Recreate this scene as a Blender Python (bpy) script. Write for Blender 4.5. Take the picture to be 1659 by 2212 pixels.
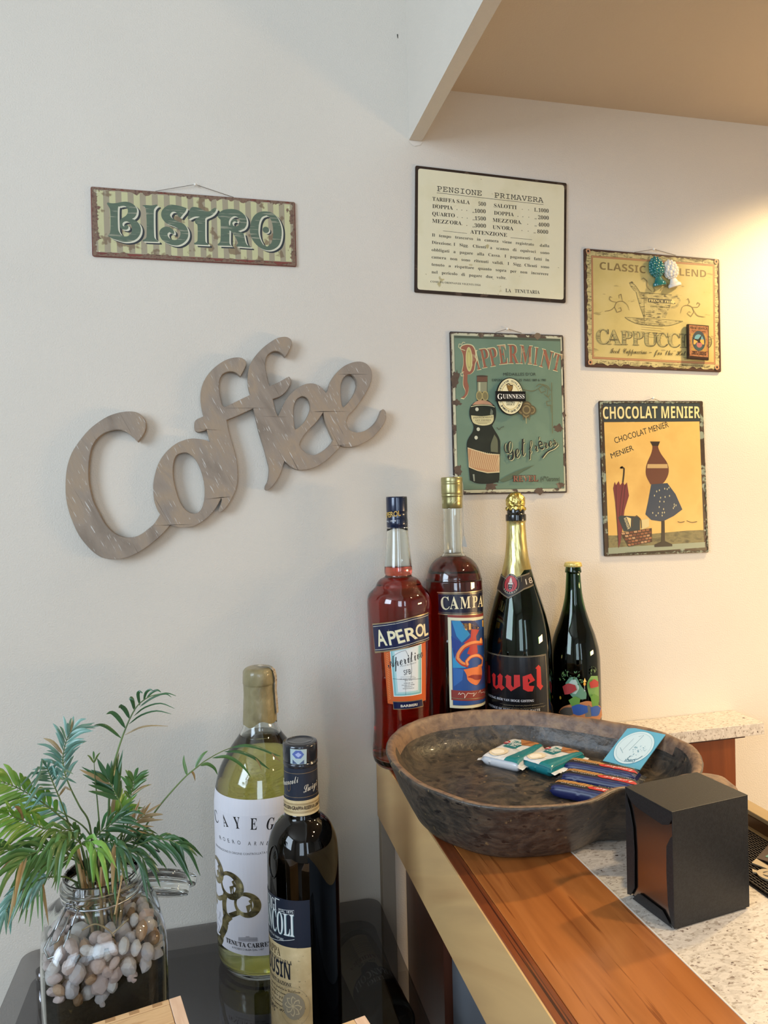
import bpy, bmesh, math, random
from mathutils import Vector, Matrix, noise
from mathutils.geometry import tessellate_polygon
random.seed(7)
sc = bpy.context.scene
for o in list(bpy.data.objects): bpy.data.objects.remove(o)
COL = sc.collection
def lin(c):
    if isinstance(c, str): c = tuple(int(c[i:i+2], 16)/255 for i in (0, 2, 4))
    return tuple(v/12.92 if v <= .04045 else ((v+.055)/1.055)**2.4 for v in c)
# ---------------- camera ----------------
cam = bpy.data.cameras.new('camera'); camo = bpy.data.objects.new('camera', cam); COL.objects.link(camo)
cam.sensor_fit = 'HORIZONTAL'; cam.sensor_width = 36; cam.lens = 36*1546.8/1659; cam.clip_start = .02; cam.clip_end = 50
_p, _r, _y = math.radians(-.91), math.radians(-1.412), math.radians(13.205)
fwd = Vector((math.sin(_y)*math.cos(_p), math.cos(_y)*math.cos(_p), math.sin(_p)))
rt = Vector((math.cos(_y), -math.sin(_y), 0)); up = rt.cross(fwd)
r2 = rt*math.cos(_r)+up*math.sin(_r); u2 = up*math.cos(_r)-rt*math.sin(_r)
camo.matrix_world = Matrix(((r2.x, u2.x, -fwd.x, 0), (r2.y, u2.y, -fwd.y, -1.2), (r2.z, u2.z, -fwd.z, 1.5), (0, 0, 0, 1)))
sc.camera = camo
# ---------------- world, lights, exposure ----------------
w = bpy.data.worlds.new('sky'); sc.world = w; w.use_nodes = True
bg = w.node_tree.nodes.get('Background') or w.node_tree.nodes.new('ShaderNodeBackground')
bg.inputs[0].default_value = (.62, .78, 1, 1); bg.inputs[1].default_value = 1.0
sc.view_settings.view_transform = 'Standard'; sc.view_settings.look = 'None'; sc.view_settings.gamma = 1
sc.view_settings.exposure = 0.14; sc.view_settings.use_curve_mapping = False
sc.cycles.use_denoising = True; sc.cycles.sample_clamp_indirect = 6; sc.cycles.max_bounces = 14; sc.cycles.transmission_bounces = 14
sc.cycles.blur_glossy = .5; sc.cycles.transparent_max_bounces = 12
def area(name, loc, target, sx, sy, power, col):
    l = bpy.data.lights.new(name, 'AREA'); l.shape = 'RECTANGLE'; l.size = sx; l.size_y = sy; l.energy = power; l.color = col
    o = bpy.data.objects.new(name, l); COL.objects.link(o); o.location = loc
    o.rotation_euler = (Vector(target)-Vector(loc)).to_track_quat('-Z', 'Y').to_euler(); return o
def spot(name, loc, target, power, col, ang=80, blend=.5, rad=.03):
    l = bpy.data.lights.new(name, 'SPOT'); l.energy = power; l.color = col; l.spot_size = math.radians(ang); l.spot_blend = blend; l.shadow_soft_size = rad
    o = bpy.data.objects.new(name, l); COL.objects.link(o); o.location = loc
    o.rotation_euler = (Vector(target)-Vector(loc)).to_track_quat('-Z', 'Y').to_euler(); return o
COOL = (.71, .855, 1.0); WARM = (1.0, .72, .40)
area('daylight_side_window', (-2.15, -1.9, 2.15), (0, -1.9, 1.9), 1.5, 1.4, 60, COOL)
area('daylight_front_window', (-.55, -4.1, 1.75), (-.55, 0, 1.6), .9, 1.7, 22, COOL)
area('daylight_front_window_narrow', (.75, -4.1, 1.75), (.75, 0, 1.6), .35, 1.6, 7, COOL)
spot('downlight_by_wall', (1.24, -.27, 2.19), (1.14, -.10, 1.0), 36, (1.0, .73, .36), 125, .7, .03)
area('added_warm_fill', (1.75, -.75, 1.25), (1.15, 0, .95), .5, .12, 10, (1.0, .66, .32))  # added fill warming the lower right wall, not a fixture of the bar
for _i, (_x, _yy) in enumerate(((.95, -.95), (1.0, -1.5), (1.02, -2.05), (1.04, -2.6), (1.9, -1.2))):
    spot('downlight', (_x, _yy, 2.19), (_x-.02, _yy, 0), 26, (1.0, .76, .48), 120, .7, .035)
# ---------------- helpers ----------------
MC = {}
def nodes(m): m.use_nodes = True; nt = m.node_tree; return nt, nt.nodes['Principled BSDF']
def mat(name, col, rough=.5, metal=0, spec=.5, coat=0):
    if name in MC: return MC[name]
    m = bpy.data.materials.new(name); nt, b = nodes(m); c = lin(col)
    b.inputs['Base Color'].default_value = (*c, 1); b.inputs['Roughness'].default_value = rough; b.inputs['Metallic'].default_value = metal
    b.inputs['Specular IOR Level'].default_value = spec; b.inputs['Coat Weight'].default_value = coat; b.inputs['Coat Roughness'].default_value = .08
    MC[name] = m; return m
def nmat(name, cols, pos, rough=.5, scale=(10, 10, 10), detail=4, bump=0, bscale=None, metal=0, spec=.5, coat=0, dist=0, rot=(0, 0, 0), coord='Object', base=None, speck=None):
    """noise-coloured material; cols/pos a ramp; speck=(colour, scale, threshold)"""
    m = bpy.data.materials.new(name); nt, b = nodes(m); N = nt.nodes; L = nt.links
    tc = N.new('ShaderNodeTexCoord'); mp = N.new('ShaderNodeMapping'); mp.inputs['Scale'].default_value = scale
    rm = N.new('ShaderNodeMapping'); rm.inputs['Rotation'].default_value = rot; L.new(tc.outputs[coord], rm.inputs[0]); L.new(rm.outputs[0], mp.inputs[0])
    nz = N.new('ShaderNodeTexNoise'); nz.inputs['Scale'].default_value = 1; nz.inputs['Detail'].default_value = detail; nz.inputs['Distortion'].default_value = dist
    L.new(mp.outputs[0], nz.inputs['Vector'])
    rp = N.new('ShaderNodeValToRGB'); e = rp.color_ramp.elements
    while len(e) < len(cols): e.new(.5)
    for i, (c, p) in enumerate(zip(cols, pos)): e[i].position = p; e[i].color = (*lin(c), 1)
    L.new(nz.outputs['Fac'], rp.inputs[0]); out = rp.outputs[0]
    if speck:
        for sk in (speck if isinstance(speck[0], tuple) else (speck,)):
            n2 = N.new('ShaderNodeTexNoise'); n2.inputs['Scale'].default_value = 1; n2.inputs['Detail'].default_value = 3
            m2 = N.new('ShaderNodeMapping'); m2.inputs['Scale'].default_value = sk[1] if isinstance(sk[1], tuple) else (sk[1],)*3
            m2.inputs['Location'].default_value = (3.1, 1.7, 5.3); L.new(rm.outputs[0], m2.inputs[0]); L.new(m2.outputs[0], n2.inputs['Vector'])
            r3 = N.new('ShaderNodeValToRGB'); r3.color_ramp.elements[0].position = sk[2]; r3.color_ramp.elements[1].position = sk[2]+.04
            L.new(n2.outputs['Fac'], r3.inputs[0]); mx = N.new('ShaderNodeMix'); mx.data_type = 'RGBA'
            L.new(r3.outputs[0], mx.inputs[0]); L.new(out, mx.inputs[6]); mx.inputs[7].default_value = (*lin(sk[0]), 1); out = mx.outputs[2]
    L.new(out, b.inputs['Base Color'])
    b.inputs['Roughness'].default_value = rough; b.inputs['Metallic'].default_value = metal; b.inputs['Specular IOR Level'].default_value = spec
    b.inputs['Coat Weight'].default_value = coat; b.inputs['Coat Roughness'].default_value = .1
    if bump:
        n3 = N.new('ShaderNodeTexNoise'); n3.inputs['Scale'].default_value = 1; n3.inputs['Detail'].default_value = 3
        m3 = N.new('ShaderNodeMapping'); m3.inputs['Scale'].default_value = bscale or scale
        L.new(rm.outputs[0], m3.inputs[0]); L.new(m3.outputs[0], n3.inputs['Vector'])
        bp = N.new('ShaderNodeBump'); bp.inputs['Strength'].default_value = bump; bp.inputs['Distance'].default_value = .002
        L.new(n3.outputs['Fac'], bp.inputs['Height']); L.new(bp.outputs[0], b.inputs['Normal'])
    MC[name] = m; return m
def glass(name, col, ior=1.5, rough=0.0):
    m = bpy.data.materials.new(name); nt, b = nodes(m)
    b.inputs['Base Color'].default_value = (*lin(col), 1); b.inputs['Transmission Weight'].default_value = 1; b.inputs['IOR'].default_value = ior
    b.inputs['Roughness'].default_value = rough; MC[name] = m; return m
def ink(col, rough=.45, metal=0, wear=None):
    k = 'print_%s_%s_%s_%s' % (col, rough, metal, wear)
    if k in MC: return MC[k]
    if wear: m = nmat(k, (col, col, wear), (0, .58, .72), rough, (60, 60, 240), 6, metal=metal)
    else: m = mat(k, col, rough, metal)
    return m
def link(name, me, m=None, parent=None, smooth=False):
    o = bpy.data.objects.new(name, me); COL.objects.link(o)
    if m is not None:
        for x in (m if isinstance(m, (list, tuple)) else [m]): me.materials.append(x)
    if smooth: me.polygons.foreach_set('use_smooth', [True]*len(me.polygons))
    if parent: o.parent = parent
    return o
def MO(name, vs, fs, m=None, parent=None, smooth=False):
    me = bpy.data.meshes.new(name); me.from_pydata([tuple(v) for v in vs], [], fs); me.update(); return link(name, me, m, parent, smooth)
def BM(name, bm, m=None, parent=None, smooth=False):
    bmesh.ops.recalc_face_normals(bm, faces=bm.faces); me = bpy.data.meshes.new(name); bm.to_mesh(me); bm.free(); return link(name, me, m, parent, smooth)
def tag(o, label, cat, group=None):
    o['label'] = label; o['category'] = cat
    if group: o['group'] = group
    return o
def thing(name, label, cat, loc=(0, 0, 0), rot=(0, 0, 0), group=None):
    o = bpy.data.objects.new(name, None); COL.objects.link(o); o.location = loc; o.rotation_euler = rot; o.empty_display_size = .05
    return tag(o, label, cat, group)
def struct(o): o['kind'] = 'structure'; return o
def box(name, lo, hi, m, parent=None, bev=0, seg=2):
    bm = bmesh.new(); bmesh.ops.create_cube(bm, size=1)
    for v in bm.verts: v.co = Vector([lo[i]+(hi[i]-lo[i])*(v.co[i]+.5) for i in range(3)])
    if bev: bmesh.ops.bevel(bm, geom=bm.edges[:], offset=bev, segments=seg, affect='EDGES', profile=.5)
    return BM(name, bm, m, parent, bool(bev) and seg > 3)
def prism(name, pts, axis, a, b, m, parent=None, bev=0, holes=()):
    """polygon pts in the two other axes, swept along axis from a to b (caps tessellated, holes allowed)"""
    def P(u, v, t): return {'x': (t, u, v), 'y': (u, t, v), 'z': (u, v, t)}[axis]
    loops = [list(pts)]+[list(h) for h in holes]; flat = [p for l in loops for p in l]; n = len(flat)
    tri = tessellate_polygon([[Vector((p[0], p[1], 0)) for p in l] for l in loops])
    vs = [P(*p, a) for p in flat]+[P(*p, b) for p in flat]; fs = [tuple(t) for t in tri]+[tuple(i+n for i in reversed(t)) for t in tri]
    k = 0
    for l in loops:
        for i in range(len(l)): j = (i+1) % len(l); fs.append((k+i, k+j, k+j+n, k+i+n))
        k += len(l)
    bm = bmesh.new(); me = bpy.data.meshes.new('t'); me.from_pydata(vs, [], fs); bm.from_mesh(me); bpy.data.meshes.remove(me)
    bmesh.ops.recalc_face_normals(bm, faces=bm.faces)
    if bev:
        eb = [e for e in bm.edges if len(e.link_faces) == 2 and e.calc_face_angle(0) > 1.2 and abs(e.verts[0].co['xyz'.index(axis)]-e.verts[1].co['xyz'.index(axis)]) < 1e-6]
        bmesh.ops.bevel(bm, geom=eb, offset=bev, segments=2, affect='EDGES')
    return BM(name, bm, m, parent)
def lathe(name, prof, m, parent=None, seg=64, at=(0, 0, 0), smooth=True, closed=False):
    vs = []; fs = []; n = len(prof); prof = list(prof)
    for r, z in prof:
        for i in range(seg): a = 2*math.pi*i/seg; vs.append((at[0]+r*math.cos(a), at[1]+r*math.sin(a), at[2]+z))
    for j in range(n-1 if not closed else n):
        k = (j+1) % n
        for i in range(seg): i2 = (i+1) % seg; fs.append((j*seg+i, j*seg+i2, k*seg+i2, k*seg+i))
    if not closed:
        if prof[0][0] > 1e-5: fs.append(tuple(reversed(range(seg))))
        if prof[-1][0] > 1e-5: fs.append(tuple(range((n-1)*seg, n*seg)))
    me = bpy.data.meshes.new(name); me.from_pydata(vs, [], fs); bm = bmesh.new(); bm.from_mesh(me); bpy.data.meshes.remove(me)
    bmesh.ops.remove_doubles(bm, verts=bm.verts, dist=1e-6)
    o = BM(name, bm, m, parent, smooth)
    return o
def crv(pts, k=6, closed=False):
    """Catmull-Rom that keeps sharp corners"""
    P = [Vector(p) for p in pts]; n = len(P); out = []
    def g(i): return P[i % n] if closed else P[max(0, min(n-1, i))]
    def sharp(i):
        if not closed and (i <= 0 or i >= n-1): return True
        a = g(i)-g(i-1); b = g(i+1)-g(i)
        return a.length > 1e-9 and b.length > 1e-9 and a.angle(b) > .95
    for i in range(n if closed else n-1):
        p1, p2 = g(i), g(i+1); t1 = (p2-p1) if sharp(i) else (p2-g(i-1))*.5; t2 = (p2-p1) if sharp(i+1 if not closed else (i+1) % n) else (g(i+2)-p1)*.5
        for j in range(k):
            t = j/k; out.append(p1*(2*t**3-3*t*t+1)+t1*(t**3-2*t*t+t)+p2*(-2*t**3+3*t*t)+t2*(t**3-t*t))
    if not closed: out.append(P[-1])
    return [tuple(p) for p in out]
def prof(pts, k=5):
    return [(max(0, r), z) for r, z in crv(pts, k)]
def tube(name, pts, r, m, parent=None, seg=8, closed=False, rads=None):
    P = [Vector(p) for p in pts]; n = len(P); vs = []; fs = []; prev = None
    for i, p in enumerate(P):
        t = (P[(i+1) % n]-P[i-1]) if closed else (P[min(i+1, n-1)]-P[max(i-1, 0)]); t.normalize()
        if prev is None: a = t.cross(Vector((0, 0, 1))); a = a if a.length > .05 else t.cross(Vector((1, 0, 0)))
        else: a = prev-t*prev.dot(t)
        a.normalize(); prev = a; b = t.cross(a); rr = rads[i] if rads else r
        for k in range(seg): an = 2*math.pi*k/seg; vs.append(p+a*rr*math.cos(an)+b*rr*math.sin(an))
    for i in range(n if closed else n-1):
        for k in range(seg): k2 = (k+1) % seg; j = (i+1) % n; fs.append((i*seg+k, i*seg+k2, j*seg+k2, j*seg+k))
    if not closed: fs.append(tuple(reversed(range(seg)))); fs.append(tuple(range((n-1)*seg, n*seg)))
    return MO(name, vs, fs, m, parent, True)
# ---------------- flat print ----------------
STY = {'sb': (0x1D400, 0x1D41A, 0x1D7CE), 'si': (0x1D468, 0x1D482, 0x1D7CE), 'scr': (0x1D4D0, 0x1D4EA, None), 'fr': (0x1D56C, 0x1D586, None), 'ss': (0x1D5A0, 0x1D5BA, 0x1D7E2), 'ssb': (0x1D5D4, 0x1D5EE, 0x1D7EC), 'mono': (0x1D670, 0x1D68A, 0x1D7F6)}
TC = {}
def conv(s, st):
    if st not in STY: return s
    A, a, d = STY[st]; r = ''
    for c in s:
        if 'A' <= c <= 'Z': r += chr(A+ord(c)-65)
        elif 'a' <= c <= 'z': r += chr(a+ord(c)-97)
        elif '0' <= c <= '9' and d: r += chr(d+ord(c)-48)
        else: r += c
    return r
def glyphs(s, st):
    k = (s, st)
    if k in TC: return TC[k]
    cu = bpy.data.curves.new('t', 'FONT'); cu.body = conv(s, st); cu.resolution_u = 3 if len(s) < 12 else 2; cu.offset = .022 if st == 'xb' else 0; o = bpy.data.objects.new('t', cu); COL.objects.link(o)
    me = bpy.data.meshes.new_from_object(o)
    vs = [(v.co.x, v.co.y) for v in me.vertices]; fs = [tuple(p.vertices) for p in me.polygons]
    bpy.data.objects.remove(o); bpy.data.curves.remove(cu); bpy.data.meshes.remove(me); TC[k] = (vs, fs); return TC[k]
class Art:
    def __init__(s): s.it = []; s.n = 0
    def add(s, vs, fs, m):
        s.n += 1; s.it.append((vs, fs, m if not isinstance(m, str) else ink(m), s.n)); return s
    def same(s): s.n -= 1; return s
    def poly(s, pts, m, holes=(), sm=False):
        if sm: pts = crv(pts, 4, True); holes = [crv(h, 4, True) for h in holes]
        loops = [list(pts)]+[list(h) for h in holes]
        tri = tessellate_polygon([[Vector((p[0], p[1], 0)) for p in l] for l in loops])
        return s.add([(p[0], p[1]) for l in loops for p in l], [tuple(t) for t in tri], m)
    def rect(s, a, b, m): return s.add([(a[0], a[1]), (b[0], a[1]), (b[0], b[1]), (a[0], b[1])], [(0, 1, 2, 3)], m)
    def ell(s, c, rx, ry, m, rot=0, n=36, inner=0):
        P = lambda q, i: (c[0]+q*rx*math.cos(i)*math.cos(rot)-q*ry*math.sin(i)*math.sin(rot), c[1]+q*rx*math.cos(i)*math.sin(rot)+q*ry*math.sin(i)*math.cos(rot))
        o = [P(1, 2*math.pi*i/n) for i in range(n)]
        if not inner: return s.add(o, [tuple(range(n))], m)
        o += [P(inner, 2*math.pi*i/n) for i in range(n)]
        return s.add(o, [(i, (i+1) % n, n+(i+1) % n, n+i) for i in range(n)], m)
    def line(s, pts, w, m, sm=True, taper=None, closed=False):
        P = [Vector(p) for p in (crv(pts, 5, closed) if sm and len(pts) > 2 else pts)]; n = len(P); vs = []; fs = []
        if closed: P.append(P[0]); n += 1
        for i, p in enumerate(P):
            t = P[min(i+1, n-1)]-P[max(i-1, 0)]; t = t.normalized() if t.length > 0 else Vector((1, 0)); q = Vector((-t.y, t.x)); t0 = i/(n-1)
            ww = w*(1 if not taper else taper[0]+(taper[1]-taper[0])*math.sin(math.pi*t0) if len(taper) == 2 else taper[0]+(taper[2]-taper[0])*t0)
            vs += [tuple(p+q*ww/2), tuple(p-q*ww/2)]
        for i in range(n-1): fs.append((2*i, 2*i+1, 2*i+3, 2*i+2))
        return s.add(vs, fs, m)
    def text(s, t, st, pp, h, m, flip=1, sp=None, fit=True, arch=0, rag=None):
        """baseline from pp[0] to pp[1], capital height h"""
        a, b = Vector(pp[0]), Vector(pp[1]); d = b-a; L = d.length; d.normalize(); q = Vector((-d.y, d.x))*flip
        vs, fs = glyphs(t, st); H = max(v[1] for v in glyphs('H', st)[0]); x0 = min(v[0] for v in vs); x1 = max(v[0] for v in vs); ky = h/H
        kx = L/(x1-x0) if fit else ky
        out = []
        for x, y in vs:
            u = (x-x0)*kx; v = y*ky
            if rag: v += rag*math.sin(u*400)
            v += arch*(1-((u/L)*2-1)**2) if arch else 0
            out.append(tuple(a+d*u+q*v))
        return s.add(out, fs, m)
    def build(s, name, mp, parent=None, slices=None, eps=.00003, vs_=()):
        bm = bmesh.new(); ms = []; ly = bm.verts.layers.float.new('l')
        for vs, fs, m, l in s.it:
            if m not in ms: ms.append(m)
            mi = ms.index(m); bv = [bm.verts.new((v[0], v[1], 0)) for v in vs]
            for v in bv: v[ly] = l
            for f in fs:
                try: bf = bm.faces.new([bv[i] for i in f]); bf.material_index = mi
                except ValueError: pass
        if slices:
            for u in slices: bmesh.ops.bisect_plane(bm, geom=bm.verts[:]+bm.edges[:]+bm.faces[:], plane_co=(u, 0, 0), plane_no=(1, 0, 0), dist=1e-7)
        if vs_:
            z0_ = min(v.co.y for v in bm.verts); z1_ = max(v.co.y for v in bm.verts); last = -9
            for z in vs_:
                if z0_ < z < z1_ and z-last > .003: last = z; bmesh.ops.bisect_plane(bm, geom=bm.verts[:]+bm.edges[:]+bm.faces[:], plane_co=(0, z, 0), plane_no=(0, 1, 0), dist=1e-7)
        for v in bm.verts: v.co = Vector(mp(v.co.x, v.co.y, v[ly]*eps))
        me = bpy.data.meshes.new(name); bm.to_mesh(me); bm.free(); o = link(name, me, ms, parent); return o
def wallmap(y): return lambda u, v, e: (u, y-e, v)
# ---------------- the setting ----------------
H = 1.071
M_wall = nmat('painted_plaster', ('D2CBC0', 'D8D1C6'), (.3, .7), .85, (3, 3, 3), 3, .38, (420, 420, 420), spec=.2)
M_ceil = nmat('ceiling_plaster', ('D6CDC2', 'D2C8BC'), (.3, .7), .9, (3, 3, 3), 3, .3, (300, 300, 300), spec=.1)
M_floor = nmat('floor_tile', ('5A5148', '6B6157'), (.3, .7), .5, (4, 4, 4), 4)
def room(name, lo, hi, m): return struct(box(name, lo, hi, m))
room('floor', (-2.3, -4.3, -.05), (2.7, .1, 0), M_floor)
room('wall_back', (-2.3, 0, 0), (2.7, .1, 3.05), M_wall)
room('ceiling', (-2.3, -4.3, 3.0), (2.7, .1, 3.1), M_ceil)
room('wall_right', (2.6, -4.3, 0), (2.7, 0, 3.0), M_wall)
# left and front walls with window openings
def wall_open(name, axis, c, span, holes):
    pts = [(span[0], 0), (span[1], 0), (span[1], 3.0), (span[0], 3.0)]
    return struct(prism(name, pts, axis, c, c-.1, M_wall, holes=[[(a, z0), (b, z0), (b, z1), (a, z1)] for a, b, z0, z1 in holes]))
wall_open('wall_left', 'x', -2.2, (-4.3, 0), [(-2.7, -1.1, 1.40, 2.90)])
wall_open('wall_front', 'y', -4.2, (-2.3, 2.7), [(-1.05, -.05, .85, 2.65), (.55, .95, .85, 2.65)])
room('trim_bulkhead', (.342, -3.2, 2.121), (.365, 0, 3.0), M_wall)
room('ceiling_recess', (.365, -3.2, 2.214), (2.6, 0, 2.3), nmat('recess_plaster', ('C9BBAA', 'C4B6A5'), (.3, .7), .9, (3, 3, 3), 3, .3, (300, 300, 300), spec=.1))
o = MO('trim_paint_flake', [(.341, -.0006, 2.121), (.366, -.0006, 2.119), (.362, -.0008, 2.114), (.351, -.0008, 2.111), (.345, -.0006, 2.115)], [(0, 1, 2, 3, 4)], mat('bare_plaster', 'D8D2C8', .9)); struct(o)
# ---------------- wood materials ----------------
M_top = nmat('walnut_top', ('8C5126', 'A0602E', 'AB6A36', '945428'), (.3, .45, .6, .75), .30, (30, 3.0, 10), 5, .05, (160, 12, 60), spec=.5, coat=.25, dist=.8, speck=('83481F', (170, 6, 20), .64))
M_top_dark = nmat('walnut_border', ('5E2C15', '7B3F1F', '8F5029'), (.3, .5, .75), .28, (80, 1.5, 20), 6, .06, (200, 8, 60), coat=.35, dist=.4, speck=('3E1B0E', (260, 3, 30), .57))
M_fascia = nmat('pale_veneer', ('C79F6C', 'D6B17A', 'BE9A6C'), (.32, .5, .7), .42, (4, 1.2, 13), 4, 0, coat=.15, dist=1.0, rot=(.5, 0, 0))
M_panel = nmat('dark_wood_panel', ('3D1C0F', '552A16', '4A2212'), (.3, .5, .7), .35, (20, 20, 2), 5, coat=.2, dist=.5)
M_granite = nmat('granite', ('CBC2B6', 'D8D0C6', 'C1B8AD', 'DED7CE'), (.3, .45, .58, .72), .22, (90, 160, 90), 8, spec=.5, coat=.3, dist=.5, speck=(('ADA295', (140, 260, 140), .59), ('8E7F74', (190, 300, 190), .64), ('54403A', (120, 130, 120), .69)))
# ---------------- counter ----------------
ct = thing('bar_counter', 'wooden bar counter with walnut edge, granite top and pale veneer fascia', 'counter', (.45, -.9, 0))
def P(o, par): o.parent = par; o.matrix_parent_inverse = par.matrix_world.inverted() if par.matrix_world.translation.length > 1e9 else Matrix.Translation(par.location).inverted(); return o
def part(o, par): o.parent = par; o.matrix_parent_inverse = (Matrix.Translation(par.location) @ par.rotation_euler.to_matrix().to_4x4()).inverted(); return o
YB = -1.9
part(box('wooden_edge_board', (.2755, YB, H-.04), (.4055, -.0015, H), M_top, bev=.0008), ct)
part(box('edge_border', (.2585, YB, H-.04), (.2752, -.0015, H), M_top_dark, bev=.0012), ct)
part(box('granite_top', (.4065, YB, H-.035), (.645, -.0015, H-.0003), M_granite), ct)
part(box('joint_strip', (.4052, YB, H-.03), (.4068, -.002, H+.0004), mat('pale_joint', 'D8D4CC', .3)), ct)
part(box('fascia', (.2568, YB, .958), (.259, -.001, H-.0008), M_fascia), ct)
part(box('fascia_core', (.2592, YB, .960), (.30, -.001, H-.042), M_panel), ct)
part(box('end_post', (.2585, -.020, 0), (.2815, -.001, .956), nmat('post_paint', ('A59684', '9C8D7C'), (.3, .7), .6, (5, 5, 5)), bev=.001), ct)
part(box('dark_front_panel', (.300, -.226, 0), (.33, -.02, .958), M_panel), ct)
part(box('grey_front_panel', (.312, YB, 0), (.34, -.228, .958), nmat('grey_panel', ('6F7680', '79808A'), (.3, .7), .6, (5, 5, 5))), ct)
rl_ = thing('counter_rail', 'narrow wooden rail with pale cap along the rear edge of the counter', 'rail', (.662, -.9, H))
rl = part(box('rear_rail', (.652, YB, H-.04), (.672, -.13, H+.016), nmat('rail_wood', ('5A3B20', '6B4828'), (.3, .7), .4, (30, 2, 30)), bev=.0008), rl_)
part(box('rail_cap', (.6515, YB, H+.0165), (.6735, -.13, H+.0225), nmat('rail_cap_wood', ('A89068', 'B59C74'), (.3, .7), .45, (30, 2, 30)), bev=.001), rl_)
part(box('rail_lip', (.6455, YB, H-.03), (.6515, -.13, H+.002), mat('rail_lip_wood', 'A58A5E', .4)), rl_)
# ---------------- wall shelf ----------------
sh = thing('granite_wall_shelf', 'granite topped ledge on dark wood against the wall behind the bowl', 'shelf', (.81, -.04, .9))
part(box('granite_slab', (.6462, -.083, 1.0535), (.970, -.001, 1.0752), M_granite, bev=.0008), sh)
part(box('wood_moulding', (.6745, -.066, 1.045), (.942, -.001, 1.053), mat('dark_moulding', '3A1A0E', .4)), sh)
part(box('wood_front', (.6745, -.062, .70), (.924, -.001, 1.0445), nmat('shelf_wood', ('6B3517', '82441F', '5E2D14'), (.3, .5, .7), .4, (26, 26, 3), 5)), sh)
# ---------------- bar mat ----------------
bmt = thing('bar_mat', 'black rubber mesh bar mat with pale raised letters beside the napkin dispenser', 'mat', (.60, -.6, H))
M_rub = mat('black_rubber', '141211', .55)
part(box('mat_base', (.5555, -1.1, H+.0001), (.6445, -.41, H+.0015), M_rub), bmt)
vs = []; fs = []
def addbox(lo, hi):
    k = len(vs)
    for x in (lo[0], hi[0]):
        for y in (lo[1], hi[1]):
            for z in (lo[2], hi[2]): vs.append((x, y, z))
    fs.extend([(k, k+1, k+3, k+2), (k+4, k+6, k+7, k+5), (k, k+4, k+5, k+1), (k+2, k+3, k+7, k+6), (k, k+2, k+6, k+4), (k+1, k+5, k+7, k+3)])
for i in range(23):
    x = .557+i*.0038; addbox((x, -1.09, H+.0015), (x+.0012, -.415, H+.0040))
for i in range(112):
    y = -.42-i*.006; addbox((.557, y-.0012, H+.0015), (.6425, y, H+.0034))
o = part(MO('mesh_grid', vs, fs, mat('rubber_grid', '2A221E', .45)), bmt); o['kind'] = 'stuff'
M_let = mat('cream_letter', 'B9A98E', .45)
L0 = [(0.5838,-0.5047),(0.5907,-0.5216),(0.5959,-0.5157),(0.5956,-0.4983)]
part(prism('raised_letter', L0, 'z', H+.0042, H+.006, M_let), bmt)
part(prism('raised_letter', [(0.5748,-0.516),(0.5798,-0.5278),(0.5863,-0.5265),(0.5806,-0.5331),(0.575,-0.5264),(0.5703,-0.522)], 'z', H+.0042, H+.006, M_let), bmt)
rc = Vector((0.5834,-0.5319))
part(prism('raised_letter', [(rc.x+.0125*math.cos(a*.2618), rc.y+.012*math.sin(a*.2618)) for a in range(24)], 'z', H+.0042, H+.0062, M_let, holes=[[(rc.x+.0072*math.cos(a*.2618), rc.y+.0068*math.sin(a*.2618)) for a in range(24)]]), bmt)
part(prism('logo_plate', [(0.5971,-0.4965),(0.6035,-0.5071),(0.62,-0.4884)]+[(.66-.02, -.47)], 'z', H+.0042, H+.0055, mat('plate_brown', '4A3B33', .5)), bmt)
part(prism('logo_mark', [(0.6083,-0.4973),(0.6098,-0.5),(0.6145,-0.4946)], 'z', H+.0056, H+.006, mat('plate_teal', '6FA49A', .5)), bmt)
# ---------------- wall signs ----------------
def rc4(q): return [q[0], q[1], q[2], q[3]]
def sign(name, label, q, edge, t=.004, cr=.003):
    """thin tin panel with rounded corners from its four corners (x,z), in order round"""
    c = [Vector(p) for p in q]; pts = []
    for i in range(4):
        p, a, b = c[i], c[i-1], c[(i+1) % 4]; da = (a-p).normalized()*cr; db = (b-p).normalized()*cr
        for k in range(5): t0 = k/4; pts.append(tuple((p+da)*(1-t0)**2+p*2*t0*(1-t0)+(p+db)*t0**2))
    cx = sum(v.x for v in c)/4; cz = sum(v.y for v in c)/4
    T = thing(name, label, 'sign', (cx, 0, cz))
    part(prism('tin_plate', pts, 'y', -t, -.0006, edge, bev=.0006), T); T['t'] = 1; del T['t']
    return T
def hanger(T, tip, a, b, nailcol='E8E2D6', yy=-.003):
    part(tube('hanging_string', [(a[0], yy, a[1]), (tip[0], yy-.002, tip[1]), (b[0], yy, b[1])], .00045, mat('string', '6E6355', .7), seg=5), T)
    part(lathe('nail_head', [(0, 0), (.0022, .0004), (.0026, .0014), (.0018, .0026), (0, .003)], mat('nail_white', nailcol, .4), seg=16), T)
    n = [c for c in T.children if c.name.startswith('nail_head')][-1]
    n.matrix_world = Matrix.Translation(Vector((tip[0], -.0035, tip[1]))) @ Matrix.Rotation(math.radians(90), 4, 'X')
    n.matrix_parent_inverse = Matrix.Translation(T.location).inverted(); n.matrix_basis = Matrix.Translation(Vector((tip[0], -.004, tip[1]))) @ Matrix.Rotation(math.radians(90), 4, 'X')
F = wallmap(-.0042)
def tin(name, a, b, rust, sc_=(26, 26, 26), thr=.62, sc2=None):
    return nmat(name, (a, a, b), (.2, .5, .75), .42, sc_, 5, spec=.4, speck=(rust, sc2 or (40, 40, 40), thr))
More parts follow.
